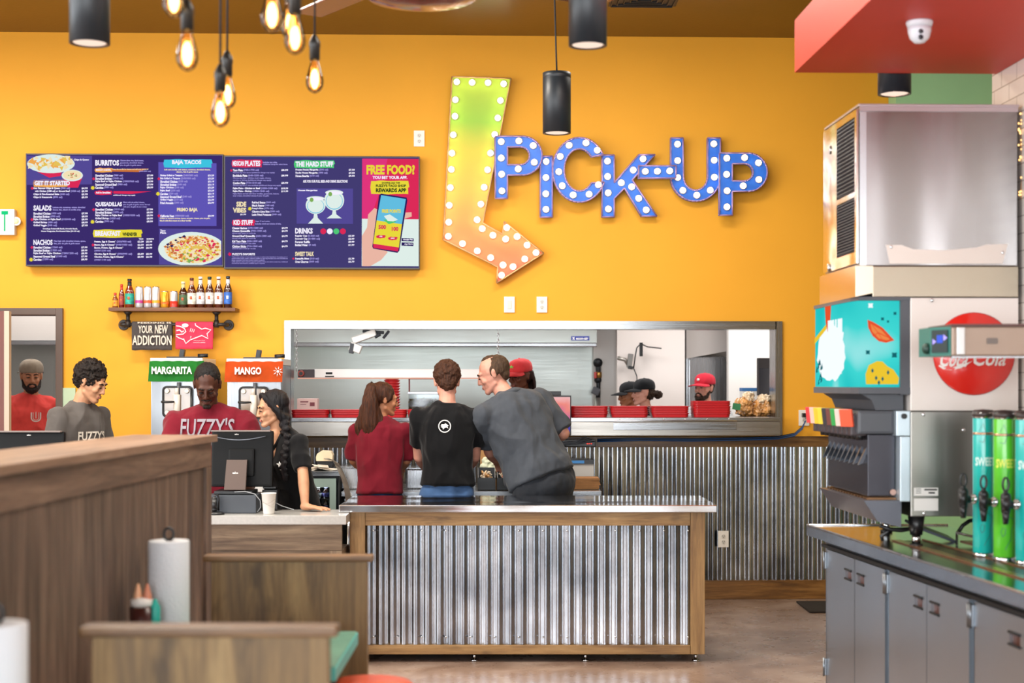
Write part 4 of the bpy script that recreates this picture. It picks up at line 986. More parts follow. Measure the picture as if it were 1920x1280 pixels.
for i in range(480):
    cx, cy = rnd.uniform(1320, 1845), rnd.uniform(765, 1025)
    if ((cx-1590)/250)**2+((cy-897)/120)**2 < 1:
        zone = [16, 16, 14, 10] if (cx-1320)*.5+(cy-765)*1 < 150 else ([5, 18, 3, 17, 16, 4] if cx > 1500 and cy > 870 else [4, 16, 17, 5])
        s = rnd.uniform(7, 19); a = rnd.uniform(0, 3); sh.append((rnd.choice(zone), [(cx+s*math.cos(a+k*1.57), cy+s*.7*math.sin(a+k*1.57)) for k in range(4)]))
sh.append((17, [(1540, 905), (1620, 868), (1700, 875), (1760, 930), (1800, 1010), (1770, 960), (1690, 900), (1610, 890)]))
for x, y in ((148, 350), (145, 632), (145, 882), (700, 265), (700, 543), (695, 860), (1287, 265), (1287, 598)): sh.append((5, burst(x, y, 16, 5)))
for x, y in ((692, 347), (690, 652), (1279, 400), (138, 992)): sh.append((3, burst(x, y, 21, 8)))
pl = [q for q in sh[i1:] if min(p[0] for p in q[1]) > 1270 and min(p[1] for p in q[1]) > 705]; ot = [q for q in sh[i1:] if not (min(p[0] for p in q[1]) > 1270 and min(p[1] for p in q[1]) > 705)]
art(s1, sh[:i1], 'chips_photo_print'); [art(s1, [q], 'heading_swash', k=i*6) for i, q in enumerate(ot)]; art(s1, pl, 'taco_plate_photo_print')
T = []
def L(s, x0, y, x1, h=19, mi=0): T.append((s,)+A1(x0, y-h/2)+A1(x1, y+h/2)+(mi,))
def item(n, c, price, y, x0, x1, x2, px, pw=56):
    L(n, x0, y, x1, 22); 
    if c: L(c, x1+6, y, x2, 22, 1)
    if price: L(price, px, y, px+pw, 19)
L('Chips & Queso', 525, 97, 662, 20); L('GET IT STARTED', 172, 306, 490, 42)
item('Our Famous Chips & Queso', '(900 cal)', '$4.99', 353, 162, 402, 492, 595); item('with Chicken (1080 cal) or Ground Beef', '(1020 cal)', '$5.99', 380, 175, 490, 583, 595); item('Chips & Fire-Roasted Salsa', '(440 cal)', '$3.99', 407, 162, 395, 486, 595); item('Chips & Guacamole', '(890 cal)', '$5.99', 434, 162, 332, 424, 595)
L('SALADS', 162, 530, 325, 50); L('Lettuce mix, tomatoes, onions, shredded', 335, 525, 628, 18, 1); L('cheese, feta, cilantro & tortilla strips', 335, 547, 590, 18, 1)
for i, (a, x1, c, x2, p) in enumerate((('Shredded Chicken', 318, '(420 cal)', 410, '$7.99'), ('Shredded Brisket', 308, '(490 cal)', 402, '$8.99'), ('Fajita Chicken or Fajita Beef', 408, '(410/440 cal)', 540, '$8.99'), ('Grilled Shrimp', 285, '(400 cal)', 376, '$8.99'), ('Grilled Veggie', 282, '(340 cal)', 374, '$7.99'))): item(a, c, p, 579+27*i, 162, x1, x2, 595)
L('Dressings: Buttermilk Ranch, Avocado Ranch,', 248, 717, 560, 17); L('House Vinaigrette, Fire-Roasted Salsa (20-160 cal)', 232, 739, 577, 17)
L('NACHOS', 162, 838, 335, 50); L('Piled high with shredded cheese, queso,', 345, 828, 632, 18, 1); L('feta, pico de gallo & garlic sauce', 345, 850, 580, 18, 1)
for i, (a, x1, c, x2, p) in enumerate((('Shredded Chicken', 318, '(1260 cal)', 424, '$7.99'), ('Shredded Brisket', 308, '(1320 cal)', 416, '$8.99'), ('Fajita Beef or Fajita Chicken', 408, '(1280/1250 cal)', 564, '$8.99'), ('Seasoned Ground Beef', 360, '(1340 cal)', 462, '$7.99'), ('Carnitas', 236, '(1290 cal)', 340, '$8.99'))): item(a, c, p, 884+27*i, 162, x1, x2, 592)
L('BURRITOS', 718, 124, 932, 52); L('Cilantro-lime rice, black beans,', 940, 104, 1154, 17, 1); L('guacamole, shredded cheese,', 940, 125, 1152, 17, 1); L('pico de gallo & garlic sauce', 940, 146, 1132, 17, 1)
L('MAKE IT A BOWL', 724, 187, 860, 20); L('Swap the tortilla for lettuce and add your choice of', 872, 182, 1196, 14, 10); L('(600-800 cal)', 1112, 200, 1218, 14, 1)
for i, (a, x1, c, x2, p) in enumerate((('Shredded Chicken', 876, '(980 cal)', 968, '$7.99'), ('Shredded Brisket', 866, '(1040 cal)', 970, '$8.99'), ('Fajita Beef or Fajita Chicken', 958, '(1000/960 cal)', 1110, '$8.99'), ('Seasoned Ground Beef', 912, '(980 cal)', 1006, '$7.99'), ('Carnitas', 792, '(980 cal)', 882, '$8.99'))): item(a, c, p, 238+27*i, 718, x1, x2, 1182)
L('Add in Breakfast', 722, 391, 856, 18); L('additional charge may apply', 880, 415, 1080, 14)
L('QUESADILLAS', 718, 498, 958, 46); L('Filled with shredded cheese,', 968, 480, 1162, 16, 1); L('pico de gallo & garlic sauce. Served', 968, 500, 1210, 16, 1); L('with pico de gallo & sour cream', 968, 520, 1182, 16, 1)
for i, (a, x1, c, x2, p) in enumerate((('Shredded Chicken', 876, '(1010 cal)', 978, '$7.99'), ('Shredded Brisket', 866, '(1070 cal)', 970, '$8.99'), ('Fajita Chicken or Fajita Beef', 960, '(1000/1030 cal)', 1118, '$8.99'), ('Grilled Shrimp', 840, '(1020 cal)', 942, '$8.99'), ('Carnitas', 792, '(990 cal)', 882, '$8.99'))): item(a, c, p, 543+27*i, 718, x1, x2, 1180)
L('BREAKFAST', 716, 758, 945, 46); L('WHENEVER', 962, 765, 1095, 32, 9); L('TACO', 1110, 807, 1150, 14); L('BURRITO', 1180, 807, 1246, 14)
for a, x1, c, x2, p, q, y in (('Potato, Egg & Cheese*', 904, '(350/950 cal)', 1042, '$2.29', '$5.99', 833), ('Bacon, Egg & Cheese*', 898, '(440/1050 cal)', 1050, '$2.59', '$5.99', 861), ('Bacon, Potato, Egg & Cheese*', 970, '', 0, '$2.99', '$6.99', 888), ('Chorizo, Egg & Cheese*', 910, '(390/990 cal)', 1050, '$2.59', '$5.99', 943), ('Chorizo, Potato, Egg & Cheese*', 978, '', 0, '$2.99', '$6.99', 970)): item(a, c, p, y, 710, x1, x2, 1098, 56); L(q, 1174, y, 1230)
L('(490/1230 cal)', 710, 914, 858, 20, 1); L('(440/1140 cal)', 710, 996, 858, 20, 1)
L('BAJA TACOS', 1408, 122, 1672, 46); L('Soft corn tortilla with lettuce, tomatoes, shredded cheese,', 1338, 186, 1752, 16, 10); L('cilantro, feta & garlic sauce', 1446, 207, 1642, 16, 10)
for i, (a, x1, c, x2, p) in enumerate((('Shrimp Grilled or Tempura', 1502, '(240/380 cal)', 1640, '$3.29'), ('Fish Grilled or Tempura', 1482, '(240/400 cal)', 1620, '$3.29'), ('Shredded Chicken', 1458, '(220 cal)', 1548, '$3.19'), ('Shredded Brisket', 1448, '(240 cal)', 1536, '$3.19'), ('Fajita Chicken', 1424, '(240 cal)', 1514, '$3.29'), ('Fajita Beef', 1390, '(250 cal)', 1478, '$3.29'), ('Carnitas', 1372, '(230 cal)', 1460, '$3.19'), ('Seasoned Ground Beef', 1494, '(240 cal)', 1584, '$2.39'), ('Grilled Veggie', 1418, '(210 cal)', 1506, '$2.39'), ('Fried Avocado', 1422, '(300 cal)', 1512, '$2.99'))): item(a, c, p, 238+27.3*i, 1302, x1, x2, 1730)
L('PRIMO BAJA', 1452, 548, 1638, 42, 10); item('California Heat', '(480/620 cal)', '$3.99', 601, 1302, 1426, 1560, 1730); L('Grilled or tempura shrimp, bacon, avocado, cheese, pico de gallo,', 1298, 623, 1752, 14, 10); L('feta & chile-lime sauce on a flour tortilla', 1298, 643, 1580, 14, 10); L('Taco', 1302, 733, 1350, 18); L('Plate', 1302, 752, 1356, 18)
mfn = lambda x, y: MW(x, y)
texts(T, mfn, (0, -.016, 0), mpal, 'menu_text', s1, bold=.05)
s2 = screen('menu_screen', 'right menu screen with plates, drinks and the free food advert', 420, 293, 787, 504, emis('menu_slate', '#433c72', 1.))
def B2(x, y): return B1(x, y)
sh = [(15, [(720, 360), (1240, 362), (1240, 688), (720, 685)]), (5, [(1325, 85), (1846, 88), (1846, 650), (1322, 645)]), (8, [(1325, 85), (1560, 86), (1500, 350), (1400, 640), (1322, 640)]), (13, [(1322, 640), (1846, 645), (1846, 1078), (1320, 1076)]),
      (5, brush(126, 95, 398, 165)), (6, brush(702, 102, 1065, 172)), (5, brush(130, 648, 330, 705)), (3, brush(1408, 290, 1750, 412))]
sh += [(11, [(1380, 600), (1440, 540), (1470, 560), (1470, 800), (1560, 950), (1500, 1020), (1400, 1078), (1325, 1078), (1322, 800), (1370, 720)]), (11, [(1700, 585), (1780, 580), (1782, 620), (1700, 645)]),
       (14, [(1498, 408), (1735, 445), (1742, 470), (1668, 935), (1650, 955), (1425, 915), (1418, 895), (1480, 425)]), (12, [(1500, 422), (1728, 458), (1692, 690), (1458, 655)]), (3, [(1458, 655), (1692, 690), (1664, 905), (1426, 870)]), (5, [(1426, 870), (1664, 905), (1655, 942), (1428, 908)]),
       (6, [(1520, 650), (1570, 690), (1640, 670), (1600, 640)]), (13, [(1525, 615), (1580, 600), (1655, 650), (1610, 665), (1560, 660)]), (5, brush(1460, 792, 1535, 818)), (5, brush(1570, 808, 1645, 835)), (14, [(1688, 818), (1800, 822), (1800, 850), (1688, 848)]), (14, [(1688, 858), (1798, 862), (1798, 892), (1688, 888)])]
for cx, cy, rx, ry in ((895, 515, 92, 82), (1067, 470, 92, 95)):
    sh += [(13, blob(cx, cy, rx, ry)), (12, blob(cx, cy+8, rx*.86, ry*.82)), (13, blob(cx, cy+6, rx*.80, ry*.76)), (13, blob(cx, cy-ry*.75, rx*.9, ry*.26)), (0, blob(cx, cy-ry*.72, rx*.78, ry*.18)), (13, [(cx-14, cy+ry-6), (cx+14, cy+ry-6), (cx+20, cy+ry+35), (cx+70, cy+ry+72 if cy < 500 else cy+ry+88), (cx-70, cy+ry+72 if cy < 500 else cy+ry+88), (cx-20, cy+ry+35)]), (18, blob(cx-rx*.4, cy-ry*.6, 18, 20))]
sh += [(5, blob(966, 756, 27, 27)), (0, blob(1026, 756, 27, 27)), (6, blob(1086, 756, 27, 27)), (5, blob(1147, 756, 27, 27)), (3, burst(288, 548, 20, 8)), (5, burst(118, 195, 14, 5)), (5, burst(103, 967, 20, 5)), (5, burst(690, 1008, 12, 5))]
adv = [q for q in sh if min(p[0] for p in q[1]) > 1300]; gl2 = [q for q in sh if q not in adv and 700 < min(p[0] for p in q[1]) and max(p[1] for p in q[1]) < 705 and min(p[1] for p in q[1]) > 340]; ot = [q for q in sh if q not in adv and q not in gl2]
art(s2, adv, 'app_advert_print', B2); art(s2, gl2, 'margarita_photo_print', B2); [art(s2, [q], 'heading_swash', B2, i*6) for i, q in enumerate(ot)]
A1_ = A1; A1 = B1; T = []
L('MEXICAN', 132, 132, 238, 48); L('PLATES', 246, 132, 388, 52); L('Includes two sides.', 412, 122, 545, 15, 1); L('Additional charge for select items.', 412, 142, 640, 15, 1)
for a, x1, c, x2, p, y, sub, sx in (('Taco Plate', 226, '(740-1770 cal)', 375, '$8.99', 195, 'Choose any two tacos (additional charge may apply)', 520), ('Enchilada Plate', 268, '(640-1250 cal)', 416, '$8.99', 245, 'Choose any two - chicken, beef, veggie, cheese,', 486), ('Combo Plate', 248, '(710-1510 cal)', 394, '$8.99', 313, 'Choose any taco + one enchilada (additional charge may apply)', 578), ('Fajita Plate - Chicken or Beef', 386, '(1050-1300 cal)', 545, '$10.99', 363, '', 0), ('Fajita Plate - Shrimp', 308, '(1000-1240 cal)', 470, '$11.99', 390, 'Fajita Plates served with flour tortillas, guacamole, lettuce,', 560)):
    item(a, c, p, y, 134, x1, x2, 580, 64)
    if sub: L(sub, 134, y+23, sx, 15, 1)
L('carnitas or shrimp (additional charge may apply)', 134, 288, 488, 15, 1); L('sour cream, shredded cheese & pico de gallo', 134, 432, 468, 15, 1)
L('SIDE', 166, 508, 258, 48, 10); L('VIBES', 134, 563, 258, 48, 10); L('$1.99', 202, 603, 256, 17)
for i, (a, x1, c, x2) in enumerate((('Refried Beans', 434, '(260 cal)', 526), ('Black Beans', 422, '(160 cal)', 514), ("Fuzzy's Rice", 416, '(170 cal)', 508), ('Cilantro-Lime Rice', 472, '(200 cal)', 564), ('Latin Fried Potatoes', 488, '(340 cal)', 580))): L(a, 310, 492+28*i, x1, 20); L(c, x1+5, 492+28*i, x2, 20, 1)
L('KID STUFF', 140, 676, 318, 46); L('Ages 12 and under.', 340, 666, 478, 15, 1); L('Includes drink and choice of side.', 340, 688, 580, 15, 1)
for a, x1, c, x2, y, sub in (('Cheese Nachos', 264, '(670-1280 cal)', 412, 728, ''), ('Cheese Quesadilla', 294, '(700-1300 cal)', 442, 756, 'Served with queso or ranch dip'), ('Ground Beef Quesadilla', 340, '(660-1380 cal)', 486, 803, 'Served with queso or ranch dip'), ('Kid Taco Plate', 256, '(550-1300 cal)', 402, 850, 'One crispy beef taco + two sides'), ('Chicken Sticks', 256, '(710-1560 cal)', 402, 897, 'Served with queso or ranch dip + two sides')):
    item(a, c, '$4.79', y, 128, x1, x2, 584)
    if sub: L(sub, 128, y+21, 345, 14, 1)
L("FUZZY'S FAVORITE", 128, 968, 338, 22)
for i, s in enumerate(('*Please drink, indulge or dine; notice some may or undercooked ingredients. Consuming raw or', 'undercooked meats, poultry, seafood, shellfish or eggs may increase your risk of foodborne', 'illness, especially if you have certain medical conditions.', '2,000 calories a day is used for general nutrition advice, but calorie needs vary. Additional', 'nutritional information available upon request.')): L(s, 124, 995+15*i, 640 if i in (0, 1, 3) else 430, 11, 1)
L('THE HARD STUFF', 712, 138, 1060, 50)
for i, (a, x1, c, x2, p) in enumerate((('Frozen House Margarita', 922, '(590 cal)', 1014, '$7.50'), ('Rocks House Margarita', 916, '(490 cal)', 1008, '$7.50'), ('House Beerita', 836, '(610 cal)', 928, '$9.50'))): item(a, c, p, 192+28*i, 712, x1, x2, 1202)
L('ASK FOR OUR FULL BEER AND DRINK SELECTIONS', 780, 297, 1192, 26); L('House Margaritas', 735, 382, 914, 18)
L('DRINKS', 708, 754, 870, 52); L('SWEET TALK', 708, 966, 882, 42, 10)
for a, x1, c, x2, p, y in (('Regular Cup', 818, '(0-360 cal)', 930, '$2.29', 801), ('Souvenir Cup', 822, '(0-480 cal)', 938, '$2.99', 828), ('    Forever Refills', 845, '', 0, '$0.99', 856), ('Bottled Water', 826, '(0 cal)', 900, '$1.99', 884), ('Sopapilla Bites', 836, '(510 cal)', 928, '$2.79', 1011), ('Oreo Churros', 830, '(660 cal)', 926, '$2.79', 1038)): item(a, c, p, y, 708, x1, x2, 1198)
L('FREE FOOD?', 1366, 190, 1812, 92, 3); L('YOU BET YOUR APP.', 1420, 262, 1742, 30); L('DOWNLOAD THE', 1508, 312, 1674, 16, 9); L("FUZZY'S TACO SHOP", 1452, 338, 1730, 24, 9); L('REWARDS APP', 1452, 380, 1732, 38, 9)
L('FREE POINTS', 1508, 572, 1682, 34, 3); L('500', 1476, 718, 1546, 40, 5); L('100', 1598, 735, 1660, 40, 5); L('USE', 1484, 805, 1512, 12); L('EARN', 1590, 822, 1625, 12); L('Google Play', 1704, 835, 1794, 16); L('App Store', 1714, 876, 1792, 16)
texts(T, mfn, (0, -.016, 0), mpal, 'menu_text', s2, bold=.05)
A1 = A1_

# ---- exit sign with its lamp ----
ex_ = thing('exit_sign', 'white exit sign with green letters at the left edge of the yellow wall', 'sign', W(0, 440, WY-.05))
bm = nb(); p, q = W(-50, 440, WY-.06), W(27, 392, WY-.06); box2(bm, (p.x, WY-.06, p.z), (q.x, WY-.005, q.z), bev=.006); obj('housing', bm, mat('sign_white', '#e9e2e2', .4), ex_)
texts([('E', -38, 395.5, -25, 433, 0), ('X', -22, 395.5, -9, 433, 0), ('I', -6, 395.5, -2, 433, 0), ('T', 2.5, 395.5, 15, 433, 0)], lambda x, y: W(x, y, WY-.062), (0, 0, 0), [emis('exit_green', '#22d988', 1.)], 'exit_lettering', ex_, bold=.02)
bm = nb(); p = W(34, 416, WY); cyl(bm, (p.x, WY-.001, p.z), (p.x, WY-.05, p.z), .026, .032); cyl(bm, W(26, 416, WY-.03), W(33, 416, WY-.03), .012); obj('lamp_head', bm, mat('sign_white', '#e9e2e2', .4), ex_)
bm = nb(); sph(bm, (p.x, WY-.05, p.z), (.020, .01, .020)); obj('lamp_lens', bm, mat('lens_cream', '#e9e3a8', .2), ex_)

# ---- wall plates ----
def plate(x, y, w, h, label, kind='outlet', Y=WY):
    r = thing('wall_outlet' if kind == 'outlet' else 'wall_switch', label, kind, W(x, y, Y)); s = Y/F; p = W(x, y, Y)
    bm = nb(); box(bm, (p.x, Y-.006, p.z), (w*s, .010, h*s), bev=.003); obj('plate', bm, mat('plate_white', '#e9e4dc', .4), r)
    if kind == 'outlet':
        for dz in (.021, -.021):
            bm = nb(); cyl(bm, (p.x, Y-.011, p.z+dz), (p.x, Y-.014, p.z+dz), .016); so = obj('socket', bm, mat('plate_shade', '#d6d0c6', .4), r)
            bm = nb()
            for dx in (-.006, .006): box(bm, (p.x+dx, Y-.0145, p.z+dz+.003), (.0025, .002, .009))
            cyl(bm, (p.x, Y-.0135, p.z+dz-.008), (p.x, Y-.0155, p.z+dz-.008), .003, n=8); obj('slot', bm, blk2, so)
    elif kind == 'switch':
        bm = nb(); box(bm, (p.x, Y-.013, p.z), (.030, .006, .062), bev=.002); obj('rocker', bm, mat('plate_shade', '#d6d0c6', .4), r)
    return r
plate(786, 260, 20, 30, 'white outlet high on the yellow wall right of the menu screens')
plate(955, 571, 20, 30, 'white switch plate below the tip of the marquee arrow', 'switch')
plate(1016, 571, 20, 30, 'white outlet right of the switch plate above the pass window')
plate(1356, 1010, 20, 31, 'grey outlet on the corrugated metal wainscot', Y=WY-.036)
plate(1507, 783, 20, 30, 'white outlet right of the pass window with black plugs and blue cables')
cb_ = thing('cable_bundle', 'blue and black cables running along the wood trim to the outlet', 'cables', W(1450, 822, WY-.06))
for i in range(4):
    bm = nb(); y = WY-.07-.006*i
    pts = [W(x, yy+i*1.5, y) for x, yy in ((1120, 823), (1200, 821), (1300, 822), (1400, 820), (1460, 818), (1490, 812), (1504, 800), (1510, 790-i*2))]; tube(bm, pts, .0045, 6); obj('cable', bm, mat('cable_blue', '#1f4f86', .5) if i % 2 else blk, cb_)
bm = nb(); p = W(1508, 778, WY-.04); box(bm, (p.x, WY-.035, p.z), (.03, .04, .03), bev=.004); tube(bm, [W(1510, 778, WY-.05), W(1525, 771, WY-.08), W(1540, 775, WY-.1), W(1547, 790, WY-.1)], .003, 6); tube(bm, [W(1510, 784, WY-.05), W(1527, 782, WY-.08), W(1545, 790, WY-.1)], .003, 6); obj('plug', bm, blk, cb_)
rt = thing('network_box', 'small black network box with red lights mounted under the pass shelf', 'router', W(1085, 830, WY-.1))
bm = nb(); p = W(1085, 830, WY-.16); box(bm, p, (.24, .12, .055), bev=.006); obj('casing', bm, blk, rt)
bm = nb()
for dx in (.058, .072, .088): box(bm, p+V((dx, -.0615, -.004)), (.008, .002, .006))
obj('indicator', bm, emis('led_red', '#ff3a2c', 2.), rt)
bm = nb()
for i in range(4): tube(bm, [W(1040+i*4, 815+i, WY-.22), W(1056, 828+i*2, WY-.24), W(1080, 826+i*2, WY-.24), W(1100+i*5, 818+i*3, WY-.23)], .004, 6)
tube(bm, [W(1060+2*math.sin(t*1.5), 832+t*2.2, WY-.22) for t in range(12)], .004, 6); obj('cable', bm, mat('cable_dark', '#151b28', .5), rt)
# ================= SHELF WITH BOTTLES =================
shf = thing('pipe_shelf', 'wooden wall shelf on black iron pipes below the menu screens', 'shelf', W(322, 608, WY-.02))
Yb, Yf = WY-.015, WY-.22
a, c = W(203, 583, Yf), W(441, 576.5, Yf); zsf = c.z
bm = nb(); box2(bm, (a.x, Yf, a.z), (c.x, Yb, c.z), bev=.004); obj('plank', bm, wood('shelf_wood', '#3c2010', '#74451f', '#9b6a3a', 'x', .5), shf)
iron = mat('iron_pipe', '#3a3431', .45, .6)
Yp = WY-.12; zp = W(322, 608, Yp).z; xa, xb = W(240, 0, Yp).x, W(406, 0, Yp).x
for x, xf in ((xa, W(231, 0, WY-.02).x), (xb, W(428, 0, WY-.02).x)):
    bm = nb(); cyl(bm, (x, Yp, zp), (x, Yp, a.z), .014); cyl(bm, (x, Yp, zp-.022), (x, Yp, zp+.03), .019); cyl(bm, (x, Yp, a.z-.02), (x, Yp, a.z-.001), .018, .034)
    tube(bm, [(x, Yp, zp), (x+(xf-x)*.8, Yp, zp), (xf, Yp+.03, zp), (xf, WY-.02, zp)], .014, 10); obj('pipe_bracket', bm, iron, shf)
    bm = nb(); cyl(bm, (xf, WY-.001, zp), (xf, WY-.014, zp), .040, .036, 24); cyl(bm, (xf, WY-.014, zp), (xf, WY-.04, zp), .022); obj('flange', bm, iron, shf)
bm = nb(); cyl(bm, (xa, Yp, zp), (xb, Yp, zp), .013); obj('rail_pipe', bm, iron, shf)
# bottles and cans
def bottle(x, ytop, rad, body, lab, capc, label, kind='beer_bottle', neckc=None, cat='bottle'):
    Y = WY-.13; s = Y/F; p = W(x, 576, Y); H = W(x, ytop, Y).z-zsf; r = rad*s
    t_ = thing(kind, label, cat, (p.x, Y, zsf+.001))
    base = V((p.x, Y, zsf+.001))
    gb = mat('bottle_'+body, body, .12, coat=.6, spec=.7)
    bm = nb(); hb = H*.56
    lathe(bm, [(r*.9, 0), (r, .004), (r, hb), (r*.86, hb*1.12), (r*.48, hb*1.36), (r*.40, H*.96), (r*.45, H*.965), (r*.45, H-.012)], base, 20); obj('bottle_glass', bm, gb, t_)
    bm = nb(); lathe(bm, [(r*1.01, hb*.22), (r*1.012, hb*.24), (r*1.012, hb*.86), (r*1.01, hb*.88)], base, 20); lb = obj('paper_label', bm, mat('lbl_'+lab, lab, .5, var=.45, vs=40), t_)
    bm = nb(); lathe(bm, [(.0005, hb*.4), (r*.5, hb*.5), (r*.5, hb*.68), (.0005, hb*.75)], base+V((0, -r*.55, 0)), 12); obj('label_emblem', bm, mat('emb_'+capc+lab, '#b8552f' if lab != '#2c62b8' else '#e8e8ee', .5, var=.5, vs=60), lb)
    bm = nb(); lathe(bm, [(r*.47, H-.016), (r*.50, H-.012), (r*.47, H), (.001, H)], base, 16)
    if neckc: pass
    obj('crown_cap', bm, mat('cap_'+capc, capc, .4), t_)
    if neckc: bm = nb(); lathe(bm, [(r*.52, hb*1.36), (r*.47, H*.80), (r*.46, H*.90)], base, 16); obj('neck_label', bm, mat('nk_'+neckc, neckc, .5), t_)
    return t_
def can(x, ytop, rad, body, band, label, zb=.22, zt=.36):
    Y = WY-.13; s = Y/F; p = W(x, 576, Y); H = W(x, ytop, Y).z-zsf; r = rad*s; base = V((p.x, Y, zsf+.001))
    t_ = thing('drink_can', label, 'can', base)
    bm = nb(); lathe(bm, [(r*.86, 0), (r, .008), (r, H-.014), (r*.9, H-.005), (r*.88, H), (r*.82, H-.004), (.001, H-.004)], base, 20); obj('can_body', bm, mat('can_'+body, body, .22, .5, var=.12, vs=30), t_)
    bm = nb(); lathe(bm, [(r*1.008, H*zb), (r*1.01, H*zb+.001), (r*1.01, H*zt), (r*1.008, H*zt)], base, 20); obj('printed_band', bm, mat('band_'+band, band, .35), t_)
    bm = nb(); lathe(bm, [(r*.91, H-.005), (r*.91, H+.001), (r*.86, H+.001)], base, 20); obj('can_rim', bm, chrome, t_)
bottle(216, 549, 5.4, '#8a4a1a', '#d99a2e', '#cf3325', 'short seasoning jar with a red cap at the left end of the shelf', 'seasoning_jar', cat='jar')
bottle(228, 533, 5.2, '#6d1410', '#a03a34', '#cf3325', 'slim red hot sauce bottle second on the shelf', 'sauce_bottle', '#cf3a2a')
bottle(243, 523, 8.3, '#7a2a12', '#1f9a86', '#1b1b1d', 'hot sauce bottle with a large teal label and black neck', 'sauce_bottle', '#1b1b1d')
can(261, 538, 7.2, '#dcdbe0', '#b8348a', 'tall white can with a magenta band'); can(277, 538, 7.2, '#dcdbe0', '#e0552e', 'tall white can with a red-orange band'); can(292.5, 538, 7.2, '#dcdbe0', '#eba02c', 'tall white can with an orange band')
can(309, 546, 7.4, '#efab2e', '#e06a24', 'short yellow and orange can'); can(326, 546, 7.4, '#d9d8dc', '#cf3325', 'short white can with a red lower band', .05, .4)
bottle(343.5, 528, 8., '#3a1d0c', '#3f5a3a', '#e7d9b0', 'dark stubby beer bottle with gold foil neck', neckc='#dcc98e')
bottle(359.5, 521, 8., '#5a2410', '#e6d6c6', '#5b2a20', 'brown beer bottle with a large cream label and brown cap', neckc='#d49a7a')
bottle(376, 519, 7.7, '#4a1d10', '#cfd0d6', '#e6e6e8', 'brown beer bottle with a silver label and tall white neck label', neckc='#dfe2e2')
bottle(393, 519, 7.7, '#4a1d10', '#d8d3cf', '#233a2c', 'brown beer bottle with a pale shield label and dark green cap', neckc='#d9d6d0')
bottle(410, 519, 7.7, '#52200f', '#dfe3ea', '#f0efec', 'brown beer bottle with a white oval label and white cap', neckc='#e4c7b6')
bottle(427.5, 518, 7.7, '#3c1a12', '#2c62b8', '#1d2c3c', 'brown beer bottle with a bright blue label at the right end of the shelf', neckc='#cfd6e2')
# T-shirts hanging over the rail
def hung(name, label, x0, x1, y1, color, yoff=0):
    a, c = W(x0, y1, Yp-.018), W(x1, 604, Yp-.018)
    r = thing(name, label, 'T-shirt', ((a.x+c.x)/2, Yp, zp))
    bm = nb(); n = 18; rows = []
    path = [(Yp+.022, zp-.10), (Yp+.020, zp), (Yp+.010, zp+.017), (Yp-.004, zp+.021), (Yp-.016, zp+.012)]+[(Yp-.018, zp-.01-(zp-.01-a.z)*k/8) for k in range(9)]
    for j, (yy, zz) in enumerate(path):
        rows.append([bm.verts.new((a.x+(c.x-a.x)*i/n, yy-.006*noise.noise(V((i*.35, j*.3, x0))), zz-(.006*noise.noise(V((i*.3, 0, x0))) if j > 11 else 0))) for i in range(n+1)])
    for j in range(len(rows)-1):
        for i in range(n):
            f = bm.faces.new([rows[j][i], rows[j][i+1], rows[j+1][i+1], rows[j+1][i]]); f.smooth = True
    fixn(bm); ext = bmesh.ops.solidify(bm, geom=bm.faces[:], thickness=.004)
    obj('cloth', bm, clothmat('cloth_'+color, color), r); return r
r = hung('hanging_shirt', 'charcoal shirt lettered in cream, folded over the pipe under the shelf', 247, 322, 656, '#4a4443')
cream = mat('print_cream2', '#d9c8b8', .8)
TY = Yp-.031
texts([('FEEDING IS', 258, 603.5, 321, 606.5, 0), ('YOUR', 259, 610, 286, 624.5, 0, .03), ('NEW', 290, 609, 314, 625, 0, .06), ('ADDICTION', 248, 628.5, 321.5, 647, 0)], lambda x, y: W(x, y, TY), (0, 0, 0), [cream], 'shirt_lettering', r, bold=.02)
r = hung('hanging_shirt', 'coral red shirt with a white fish outline, folded over the pipe under the shelf', 329, 399, 654, '#dd3a55')
bm = nb(); q = lambda x, y: W(200+x/7.68, 505+y/7.68, TY); qq = lambda pts, w: ribbon(bm, pts, w, q, (0, 0, 0))
qq([(1275, 775), (1280, 805), (1370, 860), (1420, 845), (1500, 868), (1445, 925), (1460, 995), (1370, 950), (1200, 1015), (1215, 960)], 14); qq([(1200, 1015), (1140, 1065), (1105, 995)], 14); qq([(1110, 1010), (1040, 985), (1000, 958)], 13); qq([(1000, 810), (1060, 820), (1120, 850), (1140, 895), (1100, 930), (1000, 940)], 14); qq([(1005, 880), (1050, 870), (1080, 900), (1110, 885)], 18)
for dx in (0, 25, 50): qq([(1215+dx, 845+dx*.3), (1200+dx, 895+dx*.2)], 8)
o_ = blob(1130, 805, 48, 28); prism(bm, o_, [], q, (0, .0003, 0), back=False)
obj('fish_print', bm, mat('print_white2', '#f4d8da', .8), r)
texts([('OFFICIAL BAJA STYLE', 1252, 1018, 1410, 1032, 0), ('TACOS & BEER', 1242, 1044, 1420, 1060, 0)], q, (0, 0, 0), [mat('print_white2', '#f4d8da', .8)], 'shirt_lettering', r)

